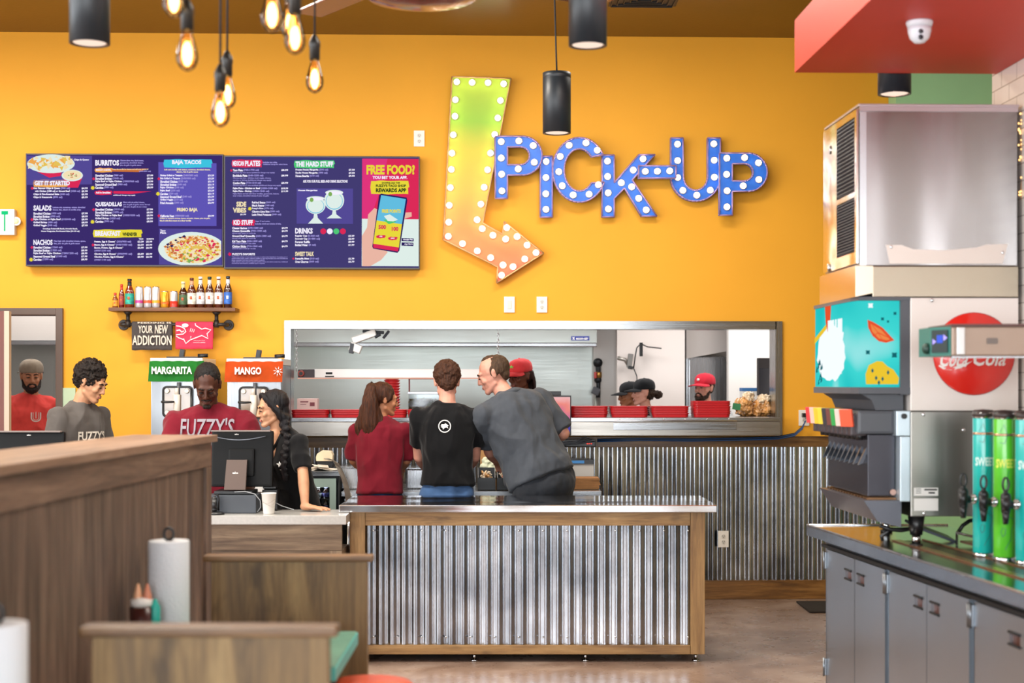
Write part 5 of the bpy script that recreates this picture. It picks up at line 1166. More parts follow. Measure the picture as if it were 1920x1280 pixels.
# ================= BACK COUNTER UNDER THE DRINK MACHINES, WORK TABLE =================
bcx0, bcx1 = -4.2, W(575, 0, 10.4).x
t_ = thing('back_counter', 'dark wood back counter under the frozen drink machines', 'counter', ((bcx0+bcx1)/2, 10.7, 0))
bm = nb(); box2(bm, (bcx0, 10.28, .0), (bcx1, 11.05, .86), bev=.004); obj('cabinet_body', bm, wood_d, t_)
bm = nb(); box2(bm, (bcx0, 10.25, .861), (bcx1, 11.06, .90), bev=.004); obj('countertop', bm, mat('quartz_white', '#d9d8d6', .2, var=.05, vs=30), t_)
def drink_machine(x0, x1, ytop, label, bannerc, word, sun):
    Y = 10.45; s = Y/F; a, c = W(x0, 812, Y), W(x1, ytop, Y); cx = (a.x+c.x)/2; w = c.x-a.x
    r = thing('frozen_drink_machine', label, 'drink machine', (cx, Y, .901)); zt_ = c.z; zb_ = .905
    bm = nb(); box2(bm, (a.x, Y, zb_), (c.x, Y+.55, zt_-.045), bev=.006); obj('body', bm, steel('steel_machine', '#8f9296', .32, 'z', .5, 2.6), r)
    bm = nb(); box2(bm, (a.x-.004, Y-.006, zt_-.044), (c.x+.004, Y+.555, zt_), bev=.004); obj('top_lid', bm, mat('lid_white', '#e4e0da', .3), r)
    bm = nb(); box2(bm, (cx-.09, Y+.1, zt_+.001), (cx+.13, Y+.3, zt_+.012)); rr_ = Matrix.Rotation(.15, 3, 'Y'); box(bm, (cx+.01, Y+.16, zt_+.035), (.035, .05, .06), rot=rr_, bev=.008); cyl(bm, (cx+.13, Y+.1, zt_+.018), (cx+.2, Y+.1, zt_+.02), .013); obj('hopper_cover', bm, blk, r)
    bw = .0; xa_, xb_ = W(x0-3, 0, Y-.03).x, W(x1+4, 0, Y-.03).x; z1, z0 = W(x0, ytop+5, Y-.03).z, W(x0, ytop+44, Y-.03).z
    bm = nb(); n = 14; prev = None
    for i in range(n+1):
        x = xa_+(xb_-xa_)*i/n; p_ = (bm.verts.new((x, Y-.028-.004*math.sin(i*1.1), z1-.004*(i % 3 == 0))), bm.verts.new((x-.008, Y-.034-.008*math.sin(i*.8), z0)))
        if prev: f = bm.faces.new([prev[0], p_[0], p_[1], prev[1]]); f.smooth = True
        prev = p_
    bmesh.ops.solidify(bm, geom=bm.faces[:], thickness=.003); o = obj('banner', bm, mat('banner_'+bannerc, bannerc, .3, var=.12, vs=14, coat=.4), r)
    wp = len(word)
    bx0 = x0+1 if not sun else x0+14; bx1 = bx0+(76 if not sun else 50)
    texts([(word, bx0, ytop+16, bx1, ytop+30, 0)], lambda x, y: W(x, y, Y-.048), (0, 0, 0), [wht], 'banner_lettering', r, bold=.035)
    if sun:
        bm = nb(); fn = lambda x, y: W(x, y, Y-.048); prism(bm, blob(x1-6, ytop+24, 2.6, 2.6, 12), [], fn, (0, .0003, 0), back=False)
        for k in range(8):
            an = PI*k/4+.2; prism(bm, [(x1-6+4.5*math.cos(an-.2), ytop+24+4.5*math.sin(an-.2)), (x1-6+10*math.cos(an), ytop+24+10*math.sin(an)), (x1-6+4.5*math.cos(an+.2), ytop+24+4.5*math.sin(an+.2))], [], fn, (0, .0003, 0), back=False)
        obj('sun_print', bm, wht, r)
    # faceplate and tap
    px, pz = W(x0+50, 0, Y-.02).x, W(0, ytop+82, Y-.02).z
    bm = nb(); q_ = []
    for k in range(24): an = 2*PI*(k+.5)/24; q_.append((px+math.copysign(.072, math.cos(an))+.025*math.cos(an), pz+math.copysign(.078, math.sin(an))+.025*math.sin(an)))
    prism(bm, q_, [], lambda x, z: V((x, Y-.030, z)), (0, .028, 0)); obj('faceplate', bm, mat('faceplate_amber', '#8d7a68', .15, coat=.5), r)
    bm = nb(); P_ = [V((x, Y-.032, z)) for x, z in q_]+[V((q_[0][0], Y-.032, q_[0][1]))]; tube(bm, P_, .008, 6); obj('gasket', bm, blk, r)
    for dx in (-.068, .068):
        for dz in (-.075, .075): bm = nb(); cyl(bm, (px+dx, Y-.031, pz+dz), (px+dx, Y-.055, pz+dz), .018, .014, 14); obj('plate_knob', bm, mat('knob_ivory', '#d8cfc4', .35), r)
    bm = nb(); cyl(bm, (px, Y-.05, pz+.05), (px, Y-.05, pz-.13), .024, .022, 16); cyl(bm, (px, Y-.05, pz+.05), (px, Y-.05, pz+.095), .014, .012, 14); obj('tap', bm, mat('knob_ivory', '#d8cfc4', .35), r)
    bm = nb(); cyl(bm, (px+.008, Y-.03, pz+.04), (px+.008, Y-.03, pz+.135), .012); obj('draw_rod', bm, gry, r)
    bm = nb(); tube(bm, [(px-.01, Y-.08, pz), (px-.06, Y-.085, pz-.002), (px-.10, Y-.085, pz)], [.006, .008, .008], 8); obj('handle', bm, blk, r)
    # side vent slots
    bm = nb()
    for k in range(6): box(bm, (c.x+.0015, Y+.2, zt_-.25-.05*k), (.002, .22, .018))
    obj('side_vent', bm, blk2, r)
    return r
drink_machine(283, 379, 671, 'frozen drink machine with a green margarita banner', '#35913f', 'MARGARITA', False)
drink_machine(426, 527, 672, 'frozen drink machine with an orange mango banner', '#e3602c', 'MANGO', True)
# small green notice on the wall by the doorway
r = thing('wall_notice', 'pale green framed notice on the wall behind the young man', 'sign', W(125, 800, WY-.01))
bm = nb(); a, c = W(110, 800, WY-.02), W(141, 727, WY-.02); box2(bm, (a.x, WY-.018, a.z), (c.x, WY-.001, c.z)); obj('board', bm, mat('notice_green', '#b7ccae', .6, var=.08), r)

# under-counter bottle cooler with a till roll printer on it
Yc = 10.25
r = thing('bottle_cooler', 'stainless glass-door under-counter bottle cooler between the counter and work table', 'cooler', (W(600, 0, Yc).x, Yc, 0)); r['label'] = 'under-counter glass-door bottle cooler beside the cashier in black'
a, c = W(560, 893, Yc), W(636, 883, Yc); zc_ = c.z
bm = nb(); bx_ = bcx1+.002; prism(bm, [(bx_, .02), (c.x, .02), (c.x, a.z), (bx_, a.z)], [[(bx_+.012, .12), (c.x-.012, .12), (c.x-.012, a.z-.03), (bx_+.012, a.z-.03)]], lambda x, z: V((x, Yc+.03, z)), (0, .70, 0)); box2(bm, (bx_, Yc+.731, .02), (c.x, Yc+.75, a.z)); obj('body', bm, mat('cooler_body', '#26282b', .6), r)
bm = nb(); box2(bm, (bcx1+.002, Yc-.01, a.z+.001), (c.x+.005, Yc+.76, zc_), bev=.003); obj('cooler_top', bm, st_x, r)
xl = bcx1+.004; xr = W(630, 0, Yc).x; z1 = W(0, 898, Yc).z; wi = W(618, 0, Yc).x
dfm = mat('cooler_frame', '#93a69c', .35, .3)
bm = nb(); prism(bm, [(xl, .1), (xr, .1), (xr, z1), (xl, z1)], [[(xl+.02, .16), (wi, .16), (wi, z1-.06), (xl+.02, z1-.06)]], lambda x, z: V((x, Yc, z)), (0, .028, 0)); df = obj('door', bm, dfm, r)
bm = nb(); box2(bm, (xl+.02, Yc+.010, .16), (wi, Yc+.014, z1-.06)); obj('door_glass', bm, glass('cooler_glass', '#ffffff', .0, 1.1), df)
k = 0
for px, cols in ((584, ('#e2b84a', '#e8e4e0')), (597, ('#e8e8ea', '#d8dde4')), (610, ('#8f8fd0', '#3e3a66'))):
    for row, zz in enumerate((W(0, 932, Yc+.02).z, W(0, 956, Yc+.02).z)):
        pass
def cool_bottle(px, ybase, ytop, labc, capc, label):
    Y = Yc+.022+.035; p = W(px, ybase, Y); H = W(px, ytop, Y).z-p.z; t2 = thing('beer_bottle', label, 'bottle', p, group=None)
    bm = nb(); rad = .024; lathe(bm, [(rad, 0), (rad, H*.55), (rad*.45, H*.8), (rad*.42, H)], p, 14); obj('bottle_glass', bm, mat('bottle_#2a1210', '#2a1210', .15, coat=.5), t2)
    bm = nb(); lathe(bm, [(rad*1.02, H*.12), (rad*1.02, H*.5)], p, 14); obj('paper_label', bm, mat('cl_'+labc, labc, .5, var=.3, vs=40), t2)
    bm = nb(); lathe(bm, [(rad*.5, H*.9), (rad*.5, H), (.001, H+.002)], p, 12); obj('crown_cap', bm, mat('cap_'+capc, capc, .4), t2)
cool_bottle(583.5, 934, 913, '#d9d2cc', '#e0b23c', 'bottle with a gold cap in the upper row of the cooler'); cool_bottle(597, 934, 913, '#e6e2e6', '#f0f0f0', 'bottle with a white cap in the upper row of the cooler'); cool_bottle(611, 934, 913, '#3c3a8a', '#a9a6e6', 'bottle with a lilac cap in the upper row of the cooler')
cool_bottle(583.5, 957, 936, '#2b2f2c', '#c04038', 'bottle with a red cap in the lower row of the cooler'); cool_bottle(597, 957, 936, '#3a8f98', '#3c8088', 'bottle with a teal label in the lower row of the cooler'); cool_bottle(611, 957, 936, '#2a5fc0', '#d6c8a0', 'bottle with a blue label in the lower row of the cooler')
bm = nb(); box2(bm, (xl+.03, Yc+.034, z1-.05), (wi, Yc+.044, z1-.036)); obj('cooler_fill_bar', bm, emis('cooler_fill_glow', '#e8f4ff', 40.), r)  # hidden glowing bar added behind the door frame to brighten the bottles
bm = nb(); z = W(0, 934.5, Yc+.05).z; box2(bm, (xl+.005, Yc+.03, z-.008), (wi+.01, Yc+.3, z-.001)); obj('inner_shelf', bm, chrome, r)
z = W(0, 957.5, Yc+.05).z; bm = nb(); box2(bm, (xl+.005, Yc+.03, z-.008), (wi+.01, Yc+.3, z-.001)); obj('inner_shelf', bm, chrome, r)
r = thing('label_printer', 'cream ticket printer standing on the bottle cooler', 'printer', W(607, 876, Yc+.15))
Y = Yc+.15; s = Y/F; p = W(608, 883, Y); zq = zc_+.002
bm = nb(); prism(bm, [(-.055, .06), (.055, .06), (.058, .10), (.045, .125), (-.02, .13), (-.05, .11), (-.058, .085)], [], lambda x, z: V((p.x+x, Y, zq+z)), (0, .13, 0)); obj('housing', bm, mat('cream_plastic', '#e2cfae', .4), r)
bm = nb(); box2(bm, (p.x-.05, Y+.01, zq), (p.x+.055, Y+.125, zq+.059), bev=.004); obj('printer_base', bm, blk, r)
r = thing('paper_strip', 'long curling white receipt paper strip falling from the ticket printer', 'paper', W(645, 940, Y-.05))
bm = nb(); prev = None; cu = [(611, 861, 0), (622, 861, .0), (630, 867, .0), (638, 882, .06), (645, 898, .06), (650, 915, .05), (653, 935, .04), (655, 958, .02)]
for x, y, q_ in cu:
    pc = W(x, y, Y-q_-(.19 if x > 612 else 0)); dv = V((.036, -.03, -.012)); pr = (bm.verts.new(pc-dv*.6), bm.verts.new(pc+dv*.6))
    if prev: f = bm.faces.new([prev[0], pr[0], pr[1], prev[1]]); f.smooth = True
    prev = pr
bmesh.ops.solidify(bm, geom=bm.faces[:], thickness=.0012); obj('paper', bm, mat('receipt_paper', '#eadfd0', .6), r)
r = thing('receipt_pile', 'crumpled pile of cream papers in front of the ticket printer', 'papers', W(590, 883, Yc+.08))
bm = nb()
for i in range(7): box(bm, W(586+i*5, 0, Yc+.09)*V((1, 1, 0))+V((0, 0, zq+.004+.006*i % .03)), (.15, .07, .0025), rot=Euler((random.uniform(-.15, .2), random.uniform(-.15, .15), random.uniform(0, 3))).to_matrix())
o = obj('papers', bm, mat('receipt_paper', '#eadfd0', .6), r); o['kind'] = 'stuff'

# work table behind the customers
Yt = 10.2; zt_ = W(800, 921, Yt).z; tx0, tx1 = W(640, 0, Yt).x, W(1128, 0, Yt).x
r = thing('work_table', 'long stainless work table along the corrugated wall behind the customers', 'table', ((tx0+tx1)/2, Yt, 0))
bm = nb(); box2(bm, (tx0, Yt, zt_-.035), (tx1, 11.04, zt_), bev=.004); obj('tabletop', bm, st_x, r)
bm = nb(); box2(bm, (tx0+.02, Yt+.03, zt_-.11), (tx1-.02, Yt+.06, zt_-.05)); obj('apron', bm, st_x, r)
for x in (tx0+.05, (tx0+tx1)/2, tx1-.05):
    for y in (Yt+.06, 10.95): bm = nb(); cyl(bm, (x, y, .002), (x, y, zt_-.036), .02); obj('leg', bm, chrome, r)
bm = nb(); box2(bm, (tx0+.03, Yt+.05, .28), (tx1-.03, 10.98, .30)); obj('lower_shelf', bm, st_x, r)
def on_table(px, Y): p = W(px, 0, Y); return V((p.x, Y, zt_+.001))
r = thing('food_pan', 'steel food pan at the left end of the work table', 'pan', on_table(662, 10.4)); p = on_table(664, 10.4)
bm = nb(); box2(bm, (p.x-.09, 10.4, p.z), (p.x+.30, 10.75, p.z+.15), bev=.01); obj('pan_body', bm, st_z, r)
bm = nb(); box2(bm, (p.x-.10, 10.39, p.z+.151), (p.x+.31, 10.76, p.z+.158)); obj('pan_rim', bm, st_x, r)
r = thing('food_pan', 'steel food pan between the women and the man in black', 'pan', on_table(778, 10.4)); p = on_table(778, 10.4)
bm = nb(); box2(bm, (p.x-.06, 10.42, p.z), (p.x+.16, 10.72, p.z+.14), bev=.01); obj('pan_body', bm, st_z, r); r['label'] = 'steel food pan between the ponytailed woman and the man in black'
bm = nb(); box2(bm, (p.x-.07, 10.41, p.z+.141), (p.x+.17, 10.73, p.z+.148)); obj('pan_rim', bm, st_x, r)
def bin_(x0, x1, lab, chips):
    Y = 10.3; a_, c_ = on_table(x0, Y), on_table(x1, Y); r = thing('condiment_bin', lab, 'bin', ((a_.x+c_.x)/2, Y, a_.z)); hgt = .115
    bm = nb(); w = c_.x-a_.x; z0 = a_.z+.03
    prism(bm, [(0, 0), (.20, 0), (.20, hgt), (.14, hgt), (0, .055)], [], lambda y, z: V((a_.x, Y+y, z0+z)), (.006, 0, 0)); prism(bm, [(0, 0), (.20, 0), (.20, hgt), (.14, hgt), (0, .055)], [], lambda y, z: V((c_.x-.006, Y+y, z0+z)), (.006, 0, 0))
    box2(bm, (a_.x+.006, Y, z0), (c_.x-.006, Y+.006, z0+.055)); box2(bm, (a_.x+.006, Y+.194, z0), (c_.x-.006, Y+.2, z0+hgt)); box2(bm, (a_.x, Y, z0-.028), (c_.x, Y+.2, z0)); obj('bin_body', bm, blk, r)
    bm = nb(); R_ = random.Random(x0)
    for i in range(42):
        q = V((R_.uniform(a_.x+.03, c_.x-.03), Y+R_.uniform(.02, .17), z0+R_.uniform(.03, .085))); rot = Euler([R_.uniform(0, 6) for _ in range(3)]).to_matrix(); box(bm, q, (R_.uniform(.02, .05), .008, R_.uniform(.008, .014)), rot=rot, mi=R_.randrange(2))
    o = obj('packets', bm, chips, r); o['kind'] = 'stuff'
bin_(896, 929, 'black condiment bin with brown packets on the work table', [mat('pk_tan', '#c99a62', .5), mat('pk_cream', '#e6d8c0', .5)])
bin_(932, 965, 'black condiment bin with red and white packets beside the grey polo man', [mat('pk_red', '#c5302c', .4), mat('pk_cream', '#e6d8c0', .5)])
r = thing('wrap_bundle', 'pale green-white bundle of wrappers in a cardboard tray behind the black bins', 'wrappers', on_table(935, 10.62)); p = on_table(935, 10.62)
bm = nb()
for k in range(8): sph(bm, p+V((random.uniform(-.07, .05), random.uniform(-.03, .03), random.uniform(.06, .19))), (.06, .04, .05))
me = bake(bm, .007, 1)
for v in me.vertices: v.co += v.normal*noise.noise(v.co*45)*.02
me.transform(rootmat(r).inverted()); mobj('bundle', me, mat('wrap_pale', '#d9dec4', .6, var=.1), r)
bm = nb(); box2(bm, (p.x-.13, 10.68, p.z), (p.x+.16, 10.72, p.z+.27)); box2(bm, (p.x+.09, 10.58, p.z), (p.x+.16, 10.679, p.z+.25)); obj('cardboard_tray', bm, mat('cardboard', '#b98c5c', .8, var=.06), r)
r = thing('paper_bag_stack', 'stack of folded brown paper bags at the right end of the work table', 'paper bags', on_table(1096, 10.35)); p = on_table(1096, 10.35)
for i in range(9):
    bm = nb(); box(bm, (p.x+random.uniform(-.006, .006), 10.47, p.z+.005+i*.0085), (.215+random.uniform(-.01, .01), .20, .0075), rz=random.uniform(-.03, .03), bev=.002); obj('paper_bag', bm, mat('kraft_paper', '#a9784a', .8, var=.12, vs=12), r)
r = thing('label_box', 'grey box with a blue label on the work table behind the paper bags', 'box', on_table(1090, 10.75)); p = on_table(1090, 10.75)
bm = nb(); box2(bm, (p.x-.14, 10.75, p.z+.001), (p.x+.09, 10.95, p.z+.155)); obj('box_body', bm, mat('box_grey', '#b3b0ac', .5), r)
bm = nb(); box2(bm, (p.x-.15, 10.74, p.z+.156), (p.x+.09, 10.95, p.z+.185)); obj('box_lid', bm, blk, r); bm = nb(); box2(bm, (p.x-.10, 10.738, p.z+.160), (p.x+.02, 10.7395, p.z+.180)); obj('blue_label', bm, mat('label_blue', '#2f7cc0', .4), r)
# laptop-like order screen on the pass shelf
Y = Yf_l = WY-.26
r = thing('order_screen', 'slim monitor with a pink and purple picture behind the man in the grey polo', 'monitor', W(1050, 815, Y))
bm = nb(); rectpx(bm, 1006, 741, 1071, 816, Y, .02, .004); obj('screen_casing', bm, blk, r)
m, nt, b = newmat('desktop_picture'); nt.nodes.clear(); co = coords(nt); sx = N(nt, 'ShaderNodeSeparateXYZ'); nt.links.new(co, sx.inputs[0])
nz = N(nt, 'ShaderNodeTexNoise', i_Scale=7.); nt.links.new(co, nz.inputs[0]); mm = N(nt, 'ShaderNodeMath', operation='MULTIPLY_ADD'); mm.inputs[1].default_value = .22; nt.links.new(nz.outputs[0], mm.inputs[0]); nt.links.new(sx.outputs['Z'], mm.inputs[2])
mr = N(nt, 'ShaderNodeMapRange'); mr.inputs['From Min'].default_value = .08; mr.inputs['From Max'].default_value = .38; nt.links.new(mm.outputs[0], mr.inputs[0])
c_ = ramp(nt, [(0, '#2c2f8f'), (.3, '#5a4fb0'), (.55, '#c76a9a'), (.75, '#ee8a80'), (1, '#f0b8b8')], mr.outputs[0]); e = N(nt, 'ShaderNodeEmission'); nt.links.new(c_, e.inputs[0]); ou = N(nt, 'ShaderNodeOutputMaterial'); nt.links.new(e.outputs[0], ou.inputs[0])
bm = nb(); rectpx(bm, 1008, 744, 1069, 809, Y-.002, .0015); obj('display', bm, m, r)
bm = nb(); rectpx(bm, 1030, 816.2, 1045, 822, Y+.0, .02); obj('mount', bm, blk, r); bm = nb(); rectpx(bm, 1018, 733, 1052, 741, Y+.021, .12, .004); obj('top_box', bm, blk, r)

# ================= ISLAND COUNTER =================
dI = F/327.0*1.0; 
r = thing('pickup_counter', 'freestanding island counter with corrugated metal front and stainless top', 'counter', CF((990-960)/327, dI+.35, 0), CR)
def I(px, py, dd=0.): q = F/(dI+dd); return V(((px-960)/q, dI+dd, EYE+(HZ-py)/q))
def IB(bm, x0, x1, d0, d1, z0, z1, mi=0, bev=0.):   # camera-square box
    c = CF((x0+x1)/2, (d0+d1)/2, (z0+z1)/2); box(bm, c, (abs(x1-x0), abs(d1-d0), abs(z1-z0)), CR, mi, bev)
x0, x1 = (655-960)/327, (1323-960)/327; zb_ = EYE-(1243-720)/327.+.045; zt2 = EYE-(960-720)/327.
dF = dI+.03; bk_ = dI+.66
pine = wood('pine_x', '#67462a', '#9c7748', '#bc9866', 'x', .5, .8, .8); pinez = wood('pine_z', '#67462a', '#9c7748', '#bc9866', 'z', .5, .8, .8)
IBx = lambda bm, px0, px1, z0, z1, d0, d1, bev=.004: IB(bm, (px0-960)/327, (px1-960)/327, d0, d1, z0, z1, 0, bev)
bm = nb(); IBx(bm, 655, 683.5, zb_, zt2, dF, dF+.10); obj('corner_post', bm, pinez, r)
bm = nb(); IBx(bm, 1296, 1323, zb_, zt2, dF, dF+.10); obj('corner_post', bm, pinez, r)
bm = nb(); IBx(bm, 655, 683.5, zb_, zt2, bk_-.10, bk_); obj('corner_post', bm, pinez, r)
bm = nb(); IBx(bm, 1296, 1323, zb_, zt2, bk_-.10, bk_); obj('corner_post', bm, pinez, r)
zr1 = EYE-(986-720)/327.; zr2 = EYE-(1211-720)/327.
bm = nb(); IBx(bm, 684, 1295.5, zr1, zt2, dF, dF+.04); obj('front_rail', bm, pine, r)
bm = nb(); IBx(bm, 684, 1295.5, zb_, zr2, dF, dF+.04); obj('front_rail', bm, pine, r)
bm = nb(); corrugated(bm, (684-960)/327, (1295-960)/327, zr2+.001, zr1-.001, 0, org=CF(0, dF+.022, 0), rz=CR, amp=.0085); obj('corrugated_panel', bm, galvm, r)
bm = nb(); IBx(bm, 684, 1295, zb_+.02, zt2-.01, dF+.042, dF+.05, 0); IBx(bm, 684, 1295, zb_+.02, zb_+.05, dF+.051, bk_-.02, 0); obj('back_panel', bm, blk2, r)
for px in (656.5, 1321.5): bm = nb(); IB(bm, (px-960)/327-.004, (px-960)/327+.004, dF+.101, bk_-.101, zb_, zt2-.001); obj('side_panel', bm, pinez, r)
lx0, lx1 = (637-960)/326, (1343-960)/326; zc1 = EYE-(946-720)/326.; zc0 = EYE-(959.5-720)/326.
bm = nb(); IB(bm, lx0, lx1, dI-.012, bk_+.08, zc0, zc1, 0, .004); o = obj('steel_top', bm, steel('steel_island', '#cfd0d2', .11, 'x', .25, 3., .05), r)
for px in (683, 889, 1099, 1308):
    for dd in (dF+.05, bk_-.06):
        bm = nb(); c_ = CF((px-960)/327, dd, 0); cyl(bm, c_+V((0, 0, .001)), c_+V((0, 0, .008)), .022); cyl(bm, c_+V((0, 0, .008)), c_+V((0, 0, zb_)), .009); obj('levelling_foot', bm, chrome, r)
bm = nb()
for i in range(14):
    for z in (zr1-.03, zr2+.045): sph(bm, CF((699+i*45.6-960)/327, dF+.0125, z), (.006, .004, .006))
obj('screw_pattern', bm, chrome, r)

# ================= CASHIER COUNTER =================
dC = F/334.0; zt_c = EYE-(966-720)/334.
r = thing('cashier_counter', 'wooden cashier counter with a white quartz top behind the wood partition', 'counter', CF((400-960)/334, dC+.35, 0), CR)
cx0, cx1 = (-60-960)/334, (649-960)/334
bm = nb(); IB(bm, cx0, cx1, dC, dC+.40, zt_c-.052, zt_c, 0, .005); obj('countertop', bm, mat('quartz_top', '#b3b1ad', .16, var=.06, vs=60), r)
fr_ = wood('fascia_wood', '#4b3829', '#75604b', '#927d64', 'x', .6)
bm = nb(); IB(bm, cx0+.02, (640-960)/334, dC+.03, dC+.055, zt_c-.20, zt_c-.053, 0, .003); obj('top_rail', bm, fr_, r)
bm = nb(); IB(bm, cx0+.02, (640-960)/334, dC+.045, dC+.38, .002, zt_c-.201, 0, .003); obj('cabinet_body', bm, fr_, r)
bm = nb(); IB(bm, (615-960)/334, (640-960)/334, dC+.03, dC+.0449, .05, zt_c-.202, 0, .002); obj('stile', bm, wood('fascia_wood_z', '#4b3829', '#75604b', '#927d64', 'z', .6), r)
def onC(px, dd):
    dd = min(dd, .35)
    return CF((px-960)/F*(dC+dd), dC+dd, zt_c+.001)
# cash drawer and terminal
r = thing('cash_drawer', 'dark grey cash drawer on the cashier counter under the terminal', 'cash drawer', onC(440, .2), CR)
bm = nb(); q = F/(dC+.12); IB(bm, (388-960)/q, (480-960)/q, dC+.12, dC+.38, zt_c+.001, zt_c+.105, 0, .006); obj('drawer_case', bm, mat('drawer_grey', '#3f444c', .45, bump=.05, bs=200), r)
r = thing('pos_terminal', 'large black touchscreen terminal seen from behind on the cash drawer', 'terminal', onC(440, .2)+V((0, 0, .105)), CR)
zd = zt_c+.107; q = F/(dC+.20)
def Q(px, py, dd): return C(px, py, dC+dd)
bm = nb(); pts = [(420, 918), (460, 918), (463, 862), (425, 862)]
cyl_ = [Q(*p, .165+(.03 if p[1] < 900 else -.03)) for p in pts]; n_ = FV*.02; vs = cyl_+[p+n_ for p in cyl_]; _add(bm, vs, [(0, 1, 2, 3), (7, 6, 5, 4), (0, 4, 5, 1), (1, 5, 6, 2), (2, 6, 7, 3), (3, 7, 4, 0)]); obj('stand', bm, mat('stand_taupe', '#5a4c47', .35), r)
texts([('elo', 436, 884, 447, 888, 0)], lambda x, y: Q(x, y, .172), tuple(-FV*.006), [wht], 'maker_mark', r, bold=.04)
bm = nb(); IB(bm, (405-960)/q, (476-960)/q, dC+.14, dC+.34, zd, zd+.02, 0, .005); obj('stand_foot', bm, blk, r)
zm0, zm1 = EYE-(914-720)/q, EYE-(808-720)/q
Rm = Matrix.Rotation(CR, 3, 'Z') @ Matrix.Rotation(math.radians(-7), 3, 'X')
bm = nb(); box(bm, CF((450-960)/q, dC+.28, (zm0+zm1)/2), ((508-392)/q, .045, zm1-zm0), rot=Rm, bev=.012); obj('screen_back', bm, mat('terminal_black', '#060607', .5, spec=.2), r)
bm = nb(); box(bm, CF((450-960)/q, dC+.245, (zm0+zm1)/2-.02), (.15, .03, .16), rot=Rm, bev=.012); obj('mount_bracket', bm, mat('terminal_black', '#060607', .5, spec=.2), r)
bm = nb(); IB(bm, (394-960)/q, (506-960)/q, dC+.215, dC+.262, zm1-.004, zm1+.004, 0, .002); obj('top_edge', bm, mat('edge_grey', '#7a6f6b', .35), r)
texts([('elo', 440, 812.5, 448, 815, 0)], lambda x, y: Q(x, y, .235), tuple(-FV*.004), [wht], 'maker_mark', r, bold=.04)
bm = nb(); tube(bm, [CF((396+100*k/10-960)/q, dC+.232, zm1-.030-.022*math.sin(PI*k/10)) for k in range(11)], .003, 6); obj('trim_line', bm, mat('edge_grey2', '#6d7480', .35), r)
r = thing('card_reader', 'small payment device with two green lights behind the paper cup', 'card reader', onC(510, .42), CR)
bm = nb(); p = onC(508, .42); box(bm, p+V((0, 0, .062)), (.09, .10, .12), CR, bev=.01); box(bm, p+V((0, 0, .128)), (.075, .12, .012), rot=Rm, bev=.003); obj('casing', bm, blk, r)
bm = nb()
for px, a_ in ((508.5, .4), (515.5, .5)): pp = C(px, 914.5, dC+.36); sph(bm, pp, (.009, .004, .005))
obj('indicator', bm, emis('led_green', '#35e050', 2.5), r)
r = thing('paper_cup', 'white paper cup standing on the cashier counter', 'cup', onC(504, .1)); p = onC(504, .1)
bm = nb(); lathe(bm, [(.030, 0), (.031, .003), (.041, .112), (.0435, .114), (.0435, .118), (.040, .118), (.030, .006), (.001, .006)], p, 28); obj('cup', bm, mat('cup_paper', '#dcd8d2', .5), r)
bm = nb()
for k in range(3): tube(bm, [p+V((math.cos(t)*(.0385+.0002*k), math.sin(t)*(.0385+.0002*k), .052+.010*k+.012*math.sin(t*2+k))) for t in [-2.9+2.6*i/14 for i in range(15)]], .0007, 4)
obj('printed_lines', bm, mat('cup_line', '#b0a49a', .6), r)
r = thing('tiny_cream_tub', 'small cream tub with a red lid behind the paper cup', 'tub', onC(489, .35)); r.name = 'sauce_tub'; p = onC(489, .33)
bm = nb(); lathe(bm, [(.016, 0), (.019, .095)], p, 16); obj('tub', bm, mat('tub_cream', '#e3ccaa', .5), r); bm = nb(); lathe(bm, [(.020, .095), (.020, .103), (.001, .103)], p, 16); obj('tub_lid', bm, mat('tub_lid', '#c5405a', .4), r)
r = thing('barcode_scanner', 'small black handheld scanner in its round stand at the left of the cash drawer', 'scanner', onC(404, .05)); p = onC(406, .05)
bm = nb(); lathe(bm, [(.045, 0), (.045, .008), (.03, .016), (.001, .018)], p, 20); obj('stand_base', bm, blk, r)
bm = nb(); cap(bm, p+V((-.012, 0, .03)), .018, p+V((-.014, .01, .085)), .015); tube(bm, [p+V((-.014, .01, .085)), p+V((-.012, .02, .105)), p+V((.004, .02, .11)), p+V((.010, .02, .08)), p+V((.008, .02, .02))], .006, 8); obj('scanner_body', bm, blk, r)
r = thing('terminal_cable', 'thin grey cables trailing over the cashier counter beside the cup', 'cable', onC(480, .2))
for pts in (((440, 922, .11), (460, 921, .10), (478, 926, .09), (488, 938, .09), (489, 950, .1), (483, 959, .12)), ((516, 942, .30), (528, 948, .26), (540, 952, .22), (551, 955, .2))):
    bm = nb(); P_ = [C(x, y, dC+q_) for x, y, q_ in pts]
    for v in P_: v.z = max(v.z, zt_c+.004)
    tube(bm, P_, .0028, 6); obj('cable', bm, mat('cable_grey', '#8d9094', .5), r)
# second terminal at the far left
dS = 8.62; q = F/dS
r = thing('pos_terminal', 'second black touchscreen terminal at the far left above the partition', 'terminal', CF((55-960)/q, dS, zt_c+.001), CR)
z1 = EYE-(809-720)/q
bm = nb(); box(bm, CF((56-960)/q, dS, z1-.15), (.40, .045, .30), rot=Rm, bev=.012); obj('screen_back', bm, mat('terminal_black', '#060607', .5, spec=.2), r)
bm = nb(); IB(bm, (-5-960)/q, (117-960)/q, dS-.04, dS-.0, z1-.003, z1+.006, 0, .002); obj('top_edge', bm, mat('edge_grey', '#7a6f6b', .35), r)
texts([('elo', 50, 814, 58, 816.5, 0)], lambda x, y: C(x, y, dS-.05), (0, 0, 0), [wht], 'maker_mark', r, bold=.04)
bm = nb(); IB(bm, (40-960)/q, (72-960)/q, dS-.01, dS+.02, zt_c+.002, z1-.25); IB(bm, (25-960)/q, (87-960)/q, dS-.06, dS+.16, zt_c+.002, zt_c+.02); obj('stand', bm, blk, r)

